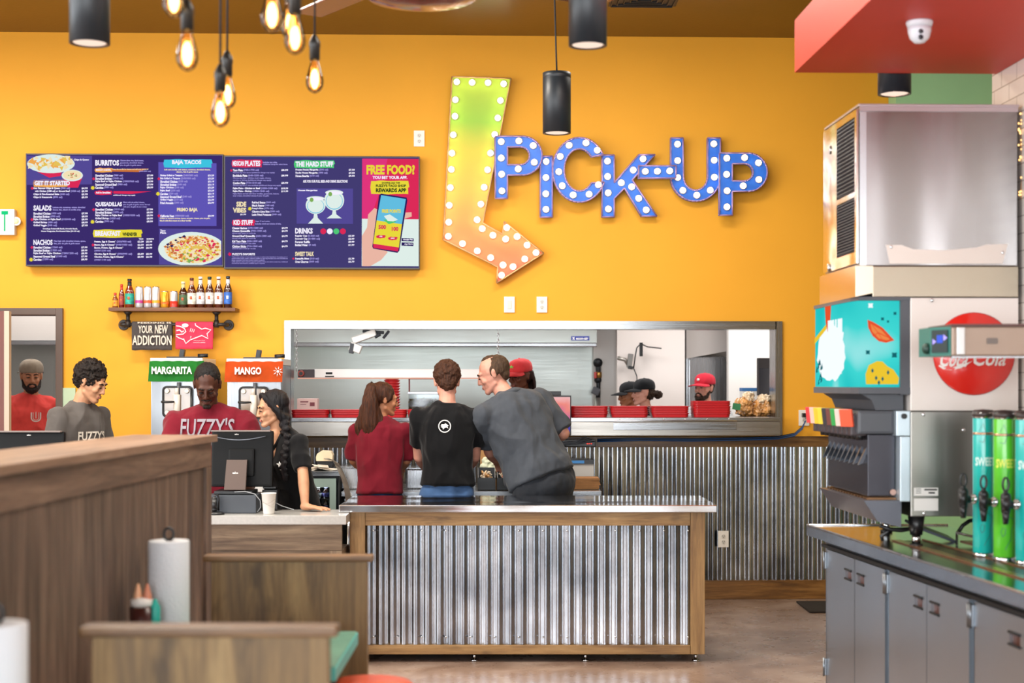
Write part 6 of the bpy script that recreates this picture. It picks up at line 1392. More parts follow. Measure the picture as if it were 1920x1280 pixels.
# ================= WOOD PARTITION =================
wal_x = wood('stain_x', '#4b382c', '#7a6150', '#9a7f6a', 'y', .5); wal_z = wood('stain_z', '#42342b', '#6f5a4b', '#927a68', 'z', .55); wal_c = wood('stain_cap', '#644a3a', '#93745e', '#b3957c', 'y', .38)
se = 452.; dE = F/se; hc = EYE-95/se              # end of the partition and its cap height
XE = (397-960)/se                                  # right face at the end, camera-square
Pdir = math.radians(-2.4)                           # it runs almost along the view axis
pr = thing('wood_partition', 'long dark-stained wooden half wall with a flat cap in front of the cashier counter', 'partition', CF(XE, dE, 0), CR+Pdir)
Rp = Matrix.Rotation(CR+Pdir, 3, 'Z'); Op = CF(XE, dE, 0)
def PB(bm, x0, x1, y0, y1, z0, z1, bev=.003): box(bm, Op+Rp @ V(((x0+x1)/2, (y0+y1)/2, (z0+z1)/2)), (abs(x1-x0), abs(y1-y0), abs(z1-z0)), rot=Rp, bev=bev)
Lp = 3.9
bm = nb(); PB(bm, -.335, .020, -Lp, .02, hc-.028, hc); obj('cap_board', bm, wal_c, pr)
zr = EYE-(873-720)/se
bm = nb(); PB(bm, -.03, .0, -Lp, -.001, zr, hc-.029); obj('top_rail', bm, wal_x, pr)
bm = nb(); PB(bm, -.03, .0, -.09, -.001, .002, zr-.001); obj('end_stile', bm, wal_z, pr)
bm = nb(); PB(bm, -.30, -.031, -.03, -.0, .002, hc-.029); obj('end_panel', bm, wal_z, pr)
bm = nb(); w = .082; k = 0; y = -.0905
while y > -Lp:
    PB(bm, -.03, -.012, y-w+.003, y, .002, zr-.001, .003); y -= w; k += 1
obj('beadboard', bm, wal_z, pr)
bm = nb(); PB(bm, -.30, -.28, -Lp, -.031, .002, hc-.029); obj('back_panel', bm, wal_z, pr)

# ================= BOOTH BENCHES, TABLE =================
ply = wood('ply', '#463220', '#84673f', '#a98b5c', 'z', .5, .7, .85); plyc = wood('ply_cap', '#45301c', '#7a5836', '#9c784e', 'x', .4)
def bench(s, px0, px1, py, lab):
    d = F/s; z = EYE-(py-720)/s; a, c = (px0-960)/s, (px1-960)/s; cx = (a+c)/2; w = c-a
    r = thing('booth_bench', lab, 'bench', CF(cx, d+.2, 0), CR)
    th = 12/s if s < 600 else .026
    bm = nb(); IB(bm, a, c, d-.012, d+.065, z-th, z, 0, .008); obj('top_cap', bm, plyc, r)
    bm = nb(); prism(bm, [(a+.022, 0.002), (c-.018, 0.002), (c-.022, z-th-.001), (a+.030, z-th-.001)], [], lambda x, zz: CF(x, d, zz), FV*.05); obj('backrest', bm, ply, r)
    sd = 1 if s > 600 else -1
    bm = nb()
    if s > 600: IB(bm, a+.03, c-.03, d+.051, d+.45, .44, .47, 0, .006); IB(bm, a+.03, c-.03, d+.40, d+.43, .002, .439)
    else: IB(bm, a+.03, c-.03, d-.43, d-.001, .44, .47, 0, .006); IB(bm, a+.03, c-.03, d-.41, d-.38, .002, .439)
    obj('seat', bm, plyc, r)
bench(520, 381, 699, 1041, 'wooden booth bench back just in front of the island counter')
bench(780, 150, 632, 1174, 'nearer wooden booth bench back at the bottom of the view')
sT = 538.; dT = F/sT; zT = .75
r = thing('booth_table', 'small booth table with a worn green top between the two benches', 'table', CF(-.82, dT-.35, 0), CR)
tg = mat('table_green', '#5f9480', .35, var=.18, vs=14); 
bm = nb(); IB(bm, -1.04, -.535, 4.50, 5.14, zT-.004, zT, 0, .0015); obj('table_surface', bm, tg, r)
bm = nb(); IB(bm, -1.045, -.530, 4.494, 5.145, zT-.045, zT-.0045, 0, .003); obj('table_edge', bm, mat('table_teal', '#59bdb4', .35), r)
bm = nb(); c_ = CF(-.8, 4.82, 0); cyl(bm, c_+V((0, 0, .02)), c_+V((0, 0, zT-.046)), .04); cyl(bm, c_+V((0, 0, .002)), c_+V((0, 0, .02)), .22); obj('pedestal', bm, blk, r)
# stool
r = thing('round_stool', 'round orange-red stool tucked at the end of the green booth table', 'stool', CF(-.40, 4.55, 0))
c_ = CF(-.455, 4.75, 0); r.location = c_
bm = nb(); lathe(bm, [(.001, .598), (.13, .600), (.15, .615), (.152, .635), (.13, .652), (.001, .655)], c_, 28); obj('seat', bm, mat('stool_red', '#d64a26', .35), r)
bm = nb(); cyl(bm, c_+V((0, 0, .02)), c_+V((0, 0, .597)), .028); obj('post', bm, chrome, r); bm = nb(); lathe(bm, [(.17, .002), (.17, .015), (.03, .04)], c_, 24); obj('base', bm, chrome, r)
# paper towel rolls and sauces
def towel(px, pytop, d, lab, zb):
    q = F/d; x = (px-960)/q; z1 = EYE-(pytop-720)/q; c_ = CF(x, d, zb)
    r = thing('paper_towel_roll', lab, 'paper towels', c_, CR); h_ = z1-zb
    bm = nb(); lathe(bm, [(.018, .012), (.066, .012), (.068, .016), (.068, h_-.003), (.066, h_), (.020, h_), (.018, h_-.004), (.018, .012)], c_, 36)
    for v in bm.verts:
        if (v.co-c_).xy.length > .06 and v.co.z > zb+.1: v.co += (v.co-c_)*V((1, 1, 0))*.02*math.sin(v.co.z*9)
    obj('paper_roll', bm, mat('towel_paper', '#dfe4ea', .9, bump=.5, bs=120), r)
    bm = nb(); cyl(bm, c_+V((0, 0, .001)), c_+V((0, 0, .010)), .085); cyl(bm, c_+V((0, 0, .010)), c_+V((0, 0, h_+.005)), .006); tube(bm, [c_+RV*(.016*math.cos(t))+V((0, 0, h_+.022+.020*math.sin(t))) for t in [-PI/2+2*PI*i/16 for i in range(17)]], .005, 8); obj('holder', bm, blk, r)
    return r
towel(316.5, 1013, 5.0, 'white paper towel roll on a black holder on the green booth table', zT+.001)
t3 = thing('booth_table', 'near booth table at the bottom left, under the closest paper towel roll', 'table', CF(-.82, 3.0, 0), CR)
bm = nb(); IB(bm, -1.09, -.53, 2.72, 3.44, zT-.03, zT, 0, .004); obj('table_surface', bm, tg, t3); bm = nb(); c_ = CF(-.8, 3.05, 0); cyl(bm, c_+V((0, 0, .002)), c_+V((0, 0, zT-.031)), .04); obj('pedestal', bm, blk, t3)
towel(-8, 1168, 3.27, 'closest white paper towel roll at the bottom left corner', zT+.001)
# sauce caddy
d = 4.86; q = F/d
def sc(px): return CF((px-960)/q, d, zT+.001)
r = thing('sauce_caddy', 'dark round bottle caddy beside the paper towel roll', 'caddy', sc(266)); c_ = sc(266)
bm = nb(); lathe(bm, [(.038, 0), (.040, .125), (.037, .125), (.036, .006), (.001, .006)], c_, 24); obj('holder', bm, mat('caddy_brown', '#3a1714', .3), r)
for dx, col in ((-.012, '#e8b088'), (.018, '#d98a6a')):
    bm = nb(); lathe(bm, [(.014, .008), (.014, .16), (.005, .195), (.003, .20)], c_+V((dx, .0, 0)), 14); o = obj('squeeze_bottle', bm, mat('sq_'+col, col, .4), r)
bm = nb(); lathe(bm, [(.030, .126), (.036, .132), (.036, .148), (.016, .156)], c_, 20); obj('white_collar', bm, wht, r)
r = thing('salt_packet_box', 'small teal-labelled bottle between the caddy and the towel roll', 'bottle', sc(291)); r.name = 'sauce_bottle'; c_ = sc(291)
bm = nb(); lathe(bm, [(.016, 0), (.017, .125), (.008, .14), (.006, .15)], c_, 16); obj('bottle_body', bm, mat('teal_label', '#2ab3a4', .4), r)
# ================= DRINK STATION ON THE RIGHT =================
# counter: front edge runs toward the viewer and slightly to the right
A0 = CF(1.46, 7.40, 0); A1p = CF(1.46+.1016*(7.40-2.6), 2.6, 0)
ed = (A1p-A0).normalized(); en = V((-ed.y, ed.x, 0)); en = en if en.x > 0 else -en     # en points into the counter
bkx = TW-.004
def along(t, inn, z): p = A0+ed*t+en*inn; return V((p.x, p.y, z))
ct = thing('drink_counter', 'long stainless steel drink station counter with cabinet doors on the right', 'counter', A0+en*.3+ed*1.8)
Lc = (A1p-A0).length; zc = .90
steel_c = steel('steel_counter', '#b9bdc2', .16, 'y', .2, 3., .06)
bm = nb(); out = [(A0.x, A0.y), (A1p.x, A1p.y), (bkx, A1p.y), (bkx, A0.y-.02)]
prism(bm, out, [], lambda x, y: V((x, y, zc)), (0, 0, -.048)); obj('countertop', bm, steel_c, ct)
bm = nb(); lip = [along(0, 0, 0), along(Lc, 0, 0)]
tube(bm, [along(0, .004, zc+.002), along(Lc, .004, zc+.002)], .006, 8); tube(bm, [along(0, .004, zc+.002), V((bkx, A0.y-.02, zc+.002))], .006, 8); obj('raised_edge', bm, st_y, ct)
Rz = math.atan2(ed.y, ed.x)
def AB(bm, t0, t1, i0, i1, z0, z1, bev=.003, mi=0): box(bm, along((t0+t1)/2, (i0+i1)/2, (z0+z1)/2), (abs(t1-t0), abs(i1-i0), z1-z0), Rz, mi, bev)
fi = .065
bm = nb(); p0, p1 = along(.04, fi+.02, 0), along(Lc, fi+.02, 0); prism(bm, [(p0.x, p0.y), (p1.x, p1.y), (bkx, p1.y), (bkx, p0.y)], [], lambda x, y: V((x, y, .002)), (0, 0, zc-.05)); obj('cabinet_body', bm, steel('steel_cab', '#9aa4ae', .3, 'z', .4, 2.2, .02), ct)
sd = steel('steel_doors', '#b4bcc4', .34, 'z', .6, 2.4, .02)
bounds = [.10, .96, 1.86, 2.76, 3.66]
for i in range(4):
    t0, t1 = bounds[i], bounds[i+1]; mid = (t0+t1)/2
    for a_, b_, hs_ in ((t0+.02, mid-.003, mid-.13), (mid+.003, t1-.03, mid+.045)):
        bm = nb(); zt0, zt1 = .06, zc-.105
        # door slab with a recessed slot pull near the centre line
        s0, s1 = hs_, hs_+.085; sl0, sl1 = zt1-.105, zt1-.062
        fn = lambda t, z: along(t, fi, z)
        prism(bm, [(a_, zt0), (b_, zt0), (b_, zt1), (a_, zt1)], [[(s0, sl0), (s1, sl0), (s1, sl1), (s0, sl1)]], fn, en*.018); dd_ = obj('door', bm, sd, ct)
        bm = nb(); AB(bm, s0-.003, s1+.003, fi+.012, fi+.0175, sl0-.002, sl1+.002, 0); obj('slot_pull', bm, mat('slot_dark', '#5e3422', .4, .3), dd_)
        bm = nb(); tt = along(s0, fi-.001, sl0)
        for z_ in (sl0, sl1): tube(bm, [along(s0-.004, fi-.002, z_), along(s1+.004, fi-.002, z_)], .005, 6)
        obj('slot_rim', bm, blk2, dd_)
    for th_ in (t0+.008, t1-.012):
        for z_ in (zc-.16, .22):
            bm = nb(); AB(bm, th_-.012, th_+.012, fi-.010, fi+.0, z_-.04, z_+.04, .002); cyl(bm, along(th_, fi-.012, z_-.045), along(th_, fi-.012, z_+.045), .005); obj('hinge', bm, mat('hinge_grey', '#8d9298', .35, .9), ct)
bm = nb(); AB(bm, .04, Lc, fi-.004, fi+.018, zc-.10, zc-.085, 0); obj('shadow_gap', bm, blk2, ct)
# drain trough strips on top
bm = nb(); AB(bm, .75, 3.2, .16, .20, zc+.001, zc+.006, 0); AB(bm, .75, 3.2, .30, .312, zc+.001, zc+.008, 0); obj('drain_strip', bm, mat('strip_copper', '#b98e6a', .25, .8), ct)
bm = nb(); AB(bm, .75, 3.2, .205, .295, zc+.0005, zc+.002, 0); obj('drain_tray', bm, mat('drain_dark', '#5a4a40', .3, .7), ct)

# ---------- soda dispenser with backlit sign ----------
Yn = CF(1.7, 6.4, 0).y; Yfr = Yn+.80; sN = 437.
def X(px): return W(px, 0, Yn).x
def Z(py): return W(1700, py, Yn).z
sd_ = thing('soda_dispenser', 'tall self-serve soda dispenser with a teal backlit sign and valve row', 'soda dispenser', (X(1760), Yn+.45, zc))
bx0, bx1 = X(1690), TW-.02; zb_, ztop = Z(968), Z(558)
pan_w = mat('panel_white', '#ded6d0', .35, .15)
bm = nb(); box2(bm, (X(1707), Yn, Z(770)), (bx1, Yfr, ztop), bev=.004); obj('upper_body', bm, pan_w, sd_)
bm = nb(); box2(bm, (X(1707), Yn-.004, zb_), (bx1, Yfr, Z(770)-.002), bev=.004); obj('lower_body', bm, steel('steel_disp', '#8e8a84', .3, 'z', .35, 2., .04), sd_)
bm = nb(); box2(bm, (X(1687), Yn-.006, Z(940)), (X(1707)-.002, Yfr, Z(818)), bev=.003); box2(bm, (X(1680), Yn-.006, Z(817)), (X(1707)-.002, Yfr, Z(770)), bev=.003); obj('side_trim', bm, mat('trim_pale_blue', '#b9c6cf', .3, .6), sd_)
bm = nb(); cyl(bm, (X(1694), Yn-.007, Z(780)), (X(1694), Yn-.016, Z(780)), .012); obj('key_lock', bm, blk, sd_)
# sign head: bevelled outline from above
hx = [(X(1705), Yn+.02), (X(1611), Yn+.02), (X(1611)-.012, Yn+.10), (X(1611)-.016, Yn+.30), (X(1611)-.012, Yfr-.05), (X(1611)+.03, Yfr), (X(1705), Yfr)]
dkf = mat('dispenser_grey', '#4c4f56', .4)
def ring(bm, sc_, z0, z1):
    cx_ = sum(p[0] for p in hx)/7; cy_ = sum(p[1] for p in hx)/7
    prism(bm, [(cx_+(x-cx_)*sc_, cy_+(y-cy_)*sc_) for x, y in hx], [], lambda x, y: V((x, y, z1)), (0, 0, z0-z1))
bm = nb(); ring(bm, 1.05, Z(563), Z(556)); obj('sign_top', bm, dkf, sd_)
bm = nb(); ring(bm, 1.05, Z(738), Z(726)); obj('sign_sill', bm, dkf, sd_)
m, nt, b = newmat('backlit_teal'); nt.nodes.clear(); co = coords(nt); n_ = N(nt, 'ShaderNodeTexNoise', i_Scale=2.2, i_Detail=1.); nt.links.new(co, n_.inputs[0])
c_ = ramp(nt, [(.45, '#22bfc0'), (.62, '#3fd3cf'), (.75, '#bfeef0')], n_.outputs[0]); e = N(nt, 'ShaderNodeEmission', i_Strength=1.05); nt.links.new(c_, e.inputs[0]); ou = N(nt, 'ShaderNodeOutputMaterial'); nt.links.new(e.outputs[0], ou.inputs[0])
bm = nb(); ring(bm, 1., Z(726)+.001, Z(563)-.001); sg = obj('sign_panel', bm, m, sd_)
bm = nb(); box2(bm, (X(1689), Yn+.004, Z(740)), (X(1707)-.002, Yn+.04, Z(557))); obj('sign_side_frame', bm, dkf, sd_)
# printed artwork on the side window of the sign
SF = lambda x, y: V((W(1500+x/2.91, 540+y/2.91, Yn+.018)))
pal = [emis('art_red', '#e8532f', 1.), emis('art_yellow', '#eec733', 1.), emis('art_white', '#eef6f8', 1.1), emis('art_dark', '#1a6f78', .8), emis('art_orange', '#f08a4a', 1.)]
bm = nb()
def ap(pts, mi, k): 
    n0 = len(bm.verts); prism(bm, pts, [], SF, (0, .00001, 0), mi, back=False); bm.verts.ensure_lookup_table()
    for v in list(bm.verts)[n0:]: v.co.y -= .0006*k
ap([(368, 172), (372, 215), (395, 260), (430, 290), (470, 298), (515, 285), (450, 215), (400, 185)], 0, 1); ap([(385, 195), (392, 235), (430, 275), (470, 284), (490, 280), (440, 225)], 4, 2)
for a_ in ((425, 243, 392, 200), (425, 243, 400, 262), (425, 243, 450, 283), (425, 243, 488, 272)): ap([(a_[0], a_[1]-3), (a_[2], a_[3]-2), (a_[2], a_[3]+2), (a_[0], a_[1]+3)], 0, 3)
ap([(360, 524), (357, 470), (375, 420), (420, 398), (450, 400), (475, 425), (510, 445), (540, 490), (535, 524)], 1, 1)
for x, y in ((395, 450), (415, 490), (450, 495), (430, 515), (480, 460)): ap([(x, y-14), (x+8, y), (x, y+14), (x-8, y)], 3, 2)
for x, y, r_ in ((385, 95, 18), (370, 350, 16), (515, 365, 20), (518, 138, 12), (450, 168, 12), (480, 182, 9)): ap(burst(x, y, r_, 4), 2 if x == 385 else 3, 1)
obj('sign_artwork', bm, pal, sd_)
# words, print and painted white glare on the front face of the sign (faces the aisle)
xf = X(1611)-.0165-.0006
FN = lambda u, v: V((xf, Yfr-.06-u*.58, Z(726)+v*(Z(563)-Z(726))))
bm = nb(); n0 = 0
prism(bm, [p for p in blob(.55, .42, .44, .36, 30, .12, 4)], [], FN, (.0003, 0, 0), 2, back=False)
for u0, v0, w_, h_ in ((.45, .62, .12, .2), (.60, .60, .05, .22), (.68, .60, .05, .22), (.76, .62, .14, .2), (.5, .16, .06, .07), (.58, .16, .06, .07), (.68, .16, .06, .07), (.78, .16, .10, .07)): prism(bm, [(u0, v0), (u0+w_, v0), (u0+w_, v0+h_), (u0, v0+h_)], [], lambda u, v: FN(u, v)-V((.0009, 0, 0)), (.0003, 0, 0), 2, back=False)
prism(bm, [(.0, .55), (.4, .72), (.4, .78), (0, .62)], [], lambda u, v: FN(u, v)-V((.0004, 0, 0)), (.0003, 0, 0), 1, back=False)
prism(bm, [(.35, 1.), (.55, 1.), (.52, .75), (.44, .68), (.38, .8)], [], lambda u, v: FN(u, v)-V((.0006, 0, 0)), (.0003, 0, 0), 0, back=False)
for k in range(16): u = .04+.2*random.random(); v = .02+.28*random.random(); prism(bm, [(u, v), (u+.05, v+.02), (u+.03, v+.08)], [], lambda u_, v_: FN(u_, v_)-V((.0008, 0, 0)), (.0003, 0, 0), 3, back=False)
obj('sign_glare_print', bm, pal, sd_)
# valves
vb = nb(); box2(vb, (X(1612), Yn+.03, Z(814)), (X(1680), Yfr-.04, Z(770)), bev=.012); obj('valve_housing', vb, dkf, sd_)
bm = nb(); prism(bm, [(X(1622), Z(739)), (X(1700), Z(739)), (X(1700), Z(769)), (X(1648), Z(769)), (X(1640), Z(750))], [], lambda x, z: V((x, Yn+.05, z)), (0, .70, 0)); obj('neck', bm, dkf, sd_)
bm = nb(); box2(bm, (X(1634), Yn+.06, Z(932)), (X(1687)-.002, Yfr-.04, Z(815)), bev=.004); obj('splash_plate', bm, mat('splash_dark', '#33323a', .25, .4), sd_)
cols = ['#d33a3c', '#e8b8a8', '#e6b92e', '#e2c83c', '#2d2d33', '#6b3a34', '#2f9a4a', '#e6c8c0', '#e2583a']
vx = X(1622); lab_m = [mat('vlab_'+c_, c_, .35) for c_ in cols]
for i in range(9):
    y_ = Yfr-.07-i*.080; 
    bm = nb(); box(bm, (vx-.01, y_+.005, Z(797)), (.07, .056, .095), bev=.006); v_ = obj('valve', bm, mat('valve_dark', '#3b3034', .4), sd_)
    bm = nb(); rot = Matrix.Rotation(math.radians(-30), 3, 'Z') @ Matrix.Rotation(math.radians(0), 3, 'Y'); box(bm, (vx-.060, y_-.012, Z(784)), (.010, .066, .076), rot=Matrix.Rotation(math.radians(38), 3, 'Z') @ Matrix.Rotation(math.radians(-10), 3, 'Y'), bev=.002); obj('flavour_label', bm, lab_m[i], v_)
    bm = nb(); cyl(bm, (vx+.0, y_, Z(812)), (vx, y_, Z(826)), .020, .016); obj('nozzle', bm, blk, v_)
    bm = nb(); prism(bm, [(.0, 0), (.010, -.004), (-.034, -.11), (-.055, -.118)], [], lambda x, z: V((vx+.045+x, y_-.012, Z(822)+z)), (0, .012, 0)); obj('lever', bm, mat('lever_clear', '#40444c', .12, .6), v_)
# drip tray
bm = nb(); tz = Z(938); ty0, ty1 = Yn+.0, Yfr
xo = X(1624); sec = [(X(1690), tz), (xo-.01, tz), (xo+.05, tz-.09), (X(1690), tz-.115)]
prism(bm, sec, [], lambda x, z: V((x, ty0, z)), (0, ty1-ty0, 0)); obj('drip_tray', bm, mat('tray_grey', '#595d68', .3, .2), sd_)
bm = nb()
for i in range(15): y_ = ty0+.05+i*(ty1-ty0-.1)/14; box2(bm, (xo+.015, y_-.008, tz+.001), (X(1690)-.01, y_+.008, tz+.008))
obj('drip_grille', bm, mat('grille_brown', '#7c5a3c', .3, .6), sd_)
bm = nb(); c_ = V((X(1681), Yn+.055, Z(924))); cyl(bm, c_, c_-V((0, .006, 0)), .013); obj('badge', bm, mat('badge_tan', '#c9a79a', .5), sd_)
for px, y_ in ((1718, Yn+.05), (1662, Yn+.66), (1860, Yn+.05), (1860, Yn+.8)):
    bm = nb(); c_ = V((W(px, 0, y_).x, y_, zc)); cyl(bm, c_+V((0, 0, .012)), c_+V((0, 0, .05)), .016); cyl(bm, c_+V((0, 0, .001)), c_+V((0, 0, .012)), .028); cyl(bm, c_+V((0, 0, .05)), (c_.x, c_.y, zb_ if px != 1662 else Z(968)-.03), .026, .036); lg = obj('leg', bm, blk, sd_)
    bm = nb(); cyl(bm, c_+V((0, 0, .013)), c_+V((0, 0, .052)), .0185); obj('foot_sleeve', bm, chrome, lg)
# labels on the side, red disc
bm = nb(); box2(bm, (X(1713), Yn-.007, Z(929)), (X(1758), Yn-.0045, Z(914))); box2(bm, (X(1713), Yn-.007, Z(957)), (X(1758), Yn-.0045, Z(934))); lb = obj('rating_label', bm, wht, sd_)
bm = nb()
for k in range(3): box2(bm, (X(1716), Yn-.008, Z(917+k*3.6)), (X(1726), Yn-.0072, Z(916+k*3.6)))
box2(bm, (X(1732), Yn-.008, Z(919)), (X(1756), Yn-.0072, Z(916))); box2(bm, (X(1740), Yn-.008, Z(925)), (X(1752), Yn-.0072, Z(922))); obj('label_print', bm, blk2, lb)
m_coke = mat('disc_red', '#d8281f', .22, coat=.6)
bm = nb(); c_ = V((X(1826), Yn-.002, Z(663))); lathe(bm, [(.001, .036), (.06, .034), (.12, .026), (.155, .014), (.172, .003), (.178, 0)], c_, 48, rot=Matrix.Rotation(PI/2, 3, 'X')); dsc = obj('red_disc', bm, m_coke, sd_, 'large red domed disc with white script')
def dome(x, y):
    p = W(x, y, Yn); r_ = math.hypot(p.x-c_.x, p.z-c_.z); h_ = .036*(1-min(1, (r_/.178))**2.4)
    return V((p.x, c_.y-h_-.004, p.z))
texts([('Coca', 1757, 656, 1806, 688, 0, .28), ('Cola', 1815, 656, 1880, 686, 0, .28)], dome, (0, 0, 0), [wht], 'disc_lettering', dsc, bold=.02)
bm = nb(); prism(bm, [(1760, 684), (1768, 689), (1782, 689), (1798, 683), (1812, 679), (1818, 676), (1806, 685), (1796, 690), (1780, 694), (1766, 692), (1758, 686)], [], dome, (0, .0005, 0), back=False); obj('script_swash', bm, wht, dsc)
bm = nb()
for px, py in ((1731, 777), (1806, 806), (1732, 962), (1747, 563)): sph(bm, (X(px), Yn-.006, Z(py)), (.008, .004, .008))
obj('screws', bm, chrome, sd_)

# ---------- ice machine on top ----------
im = thing('ice_machine', 'stainless steel ice machine with black louvres standing on the soda dispenser', 'ice machine', (X(1760), Yn+.3, ztop+.001))
stI = steel('steel_ice', '#94908f', .2, 'z', .8, 3.2, .04)
ix0, ix1 = X(1611), X(1908); iz0, iz1 = Z(498), Z(200)
bm = nb(); box2(bm, (ix0, Yn, iz0), (ix1, Yn+.60, iz1), bev=.004); obj('cabinet', bm, stI, im)
bm = nb(); box2(bm, (ix0-.004, Yn-.006, iz1+.001), (ix1+.004, Yn+.605, Z(195)), bev=.002); box2(bm, (ix0, Yn-.006, Z(209)), (ix1, Yn-.001, iz1)); obj('top_cap', bm, mat('steel_cap', '#b7a9ac', .3, .7), im)
bm = nb(); box2(bm, (ix0-.0, Yn-.010, iz0), (ix0+.028, Yn-.001, Z(210))); obj('corner_trim', bm, mat('trim_pale', '#c9cfd4', .25, .8), im)
bm = nb(); box2(bm, (X(1636), Yn+.0, ztop+.003), (bx1, Yn+.60, iz0-.002), bev=.003); obj('adapter_plate', bm, steel('steel_adapter', '#978c7c', .26, 'x', .3, 2., .02), im)
bm = nb(); prism(bm, [(X(1611)-.02, iz0-.002), (X(1636), iz0-.002), (X(1636), ztop+.02), (X(1611)-.02, ztop+.003)], [], lambda x, z: V((x, Yn-.012, z)), (0, .64, 0)); obj('bin_lip', bm, mat('steel_warm_tint', '#c9b7a3', .16, .95), im)  # steel strip; its orange reflection is put into the tint
# louvre panel on the aisle side
lx = ix0-.002; y0_, y1_ = Yn+.03, Yn+.34
fnL = lambda y, z: V((lx-.010, y, z))
bm = nb(); prism(bm, [(Yn+.0, iz0+.01), (Yn+.59, iz0+.01), (Yn+.59, iz1-.01), (Yn, iz1-.01)], [[(y0_, iz0+.06), (y1_, iz0+.06), (y1_, Z(368)), (y0_, Z(368))], [(y0_, Z(358)), (y1_, Z(358)), (y1_, iz1-.04), (y0_, iz1-.04)]], fnL, (.009, 0, 0)); obj('side_panel', bm, steel('steel_side', '#d0c9c2', .14, 'z', .6, 3., .04), im)
bm = nb(); box2(bm, (lx-.0015, y0_-.01, iz0+.04), (lx+.0015, y1_+.01, iz1-.03)); obj('louvre_backing', bm, mat('louvre_black', '#0d0d10', .7), im)
bm = nb()
for za, zb2 in ((iz0+.065, Z(370)), (Z(356), iz1-.045)):
    n_ = 18
    for i in range(n_): z_ = za+(zb2-za)*(i+.5)/n_; box(bm, (lx-.006, (y0_+y1_)/2, z_), (.010, y1_-y0_-.004, .004), rot=Matrix.Rotation(.6, 3, 'Y'))
obj('louvres', bm, mat('louvre_grey', '#3a3a40', .45), im)
bm = nb(); cyl(bm, (lx-.011, Yn+.48, Z(486)), (lx-.02, Yn+.48, Z(486)), .017); cyl(bm, (lx-.011, Yn+.46, Z(250)), (lx-.016, Yn+.46, Z(250)), .02); obj('panel_lock', bm, chrome, im)
bm = nb(); prism(bm, [(1661, 459), (1690, 459), (1712, 467), (1770, 469), (1830, 464), (1850, 458), (1890, 457), (1880, 494), (1668, 494)], [], lambda x, y: W(x, y, Yn-.0015), (0, .001, 0)); obj('pale_plate', bm, mat('plate_pale', '#cfc4bc', .4, .5), im)  # thin pale sheet with a wavy top, low on the cabinet front
bm = nb()
for px, py in ((1671, 463), (1880, 473)): sph(bm, (X(px), Yn-.002, Z(py)), (.007, .003, .007))
obj('screws', bm, chrome, im)
# black hose and wires right of the machine
r = thing('supply_hose', 'black supply hose curving down beside the ice machine at the right edge', 'hose', (X(1912), Yn+.1, Z(560)))
bm = nb(); tube(bm, [W(x, y, Yn+.1) for x, y in ((1906, 200), (1913, 215), (1917, 235), (1918, 300), (1915, 380), (1913, 470), (1913, 555))], .008, 8); obj('hose', bm, blk2, r)
r = thing('string_lights', 'tiny warm string lights hanging beside the ice machine', 'string lights', (X(1915), Yn+.05, Z(400)))
bm = nb(); tube(bm, [W(1916+2*math.sin(i*.8), 205+i*11, Yn+.02) for i in range(19)], .002, 5); obj('wire', bm, mat('copper_wire', '#a8743c', .4, .7), r)
bm = nb()
for i in range(26): sph(bm, W(1914+random.uniform(-4, 5), 212+random.uniform(0, 175), Yn+.02), .0045, n=6, m=4)
o = obj('tiny_bulb', bm, emis('fairy_warm', '#ffc27a', 3.), r); o['kind'] = 'stuff'

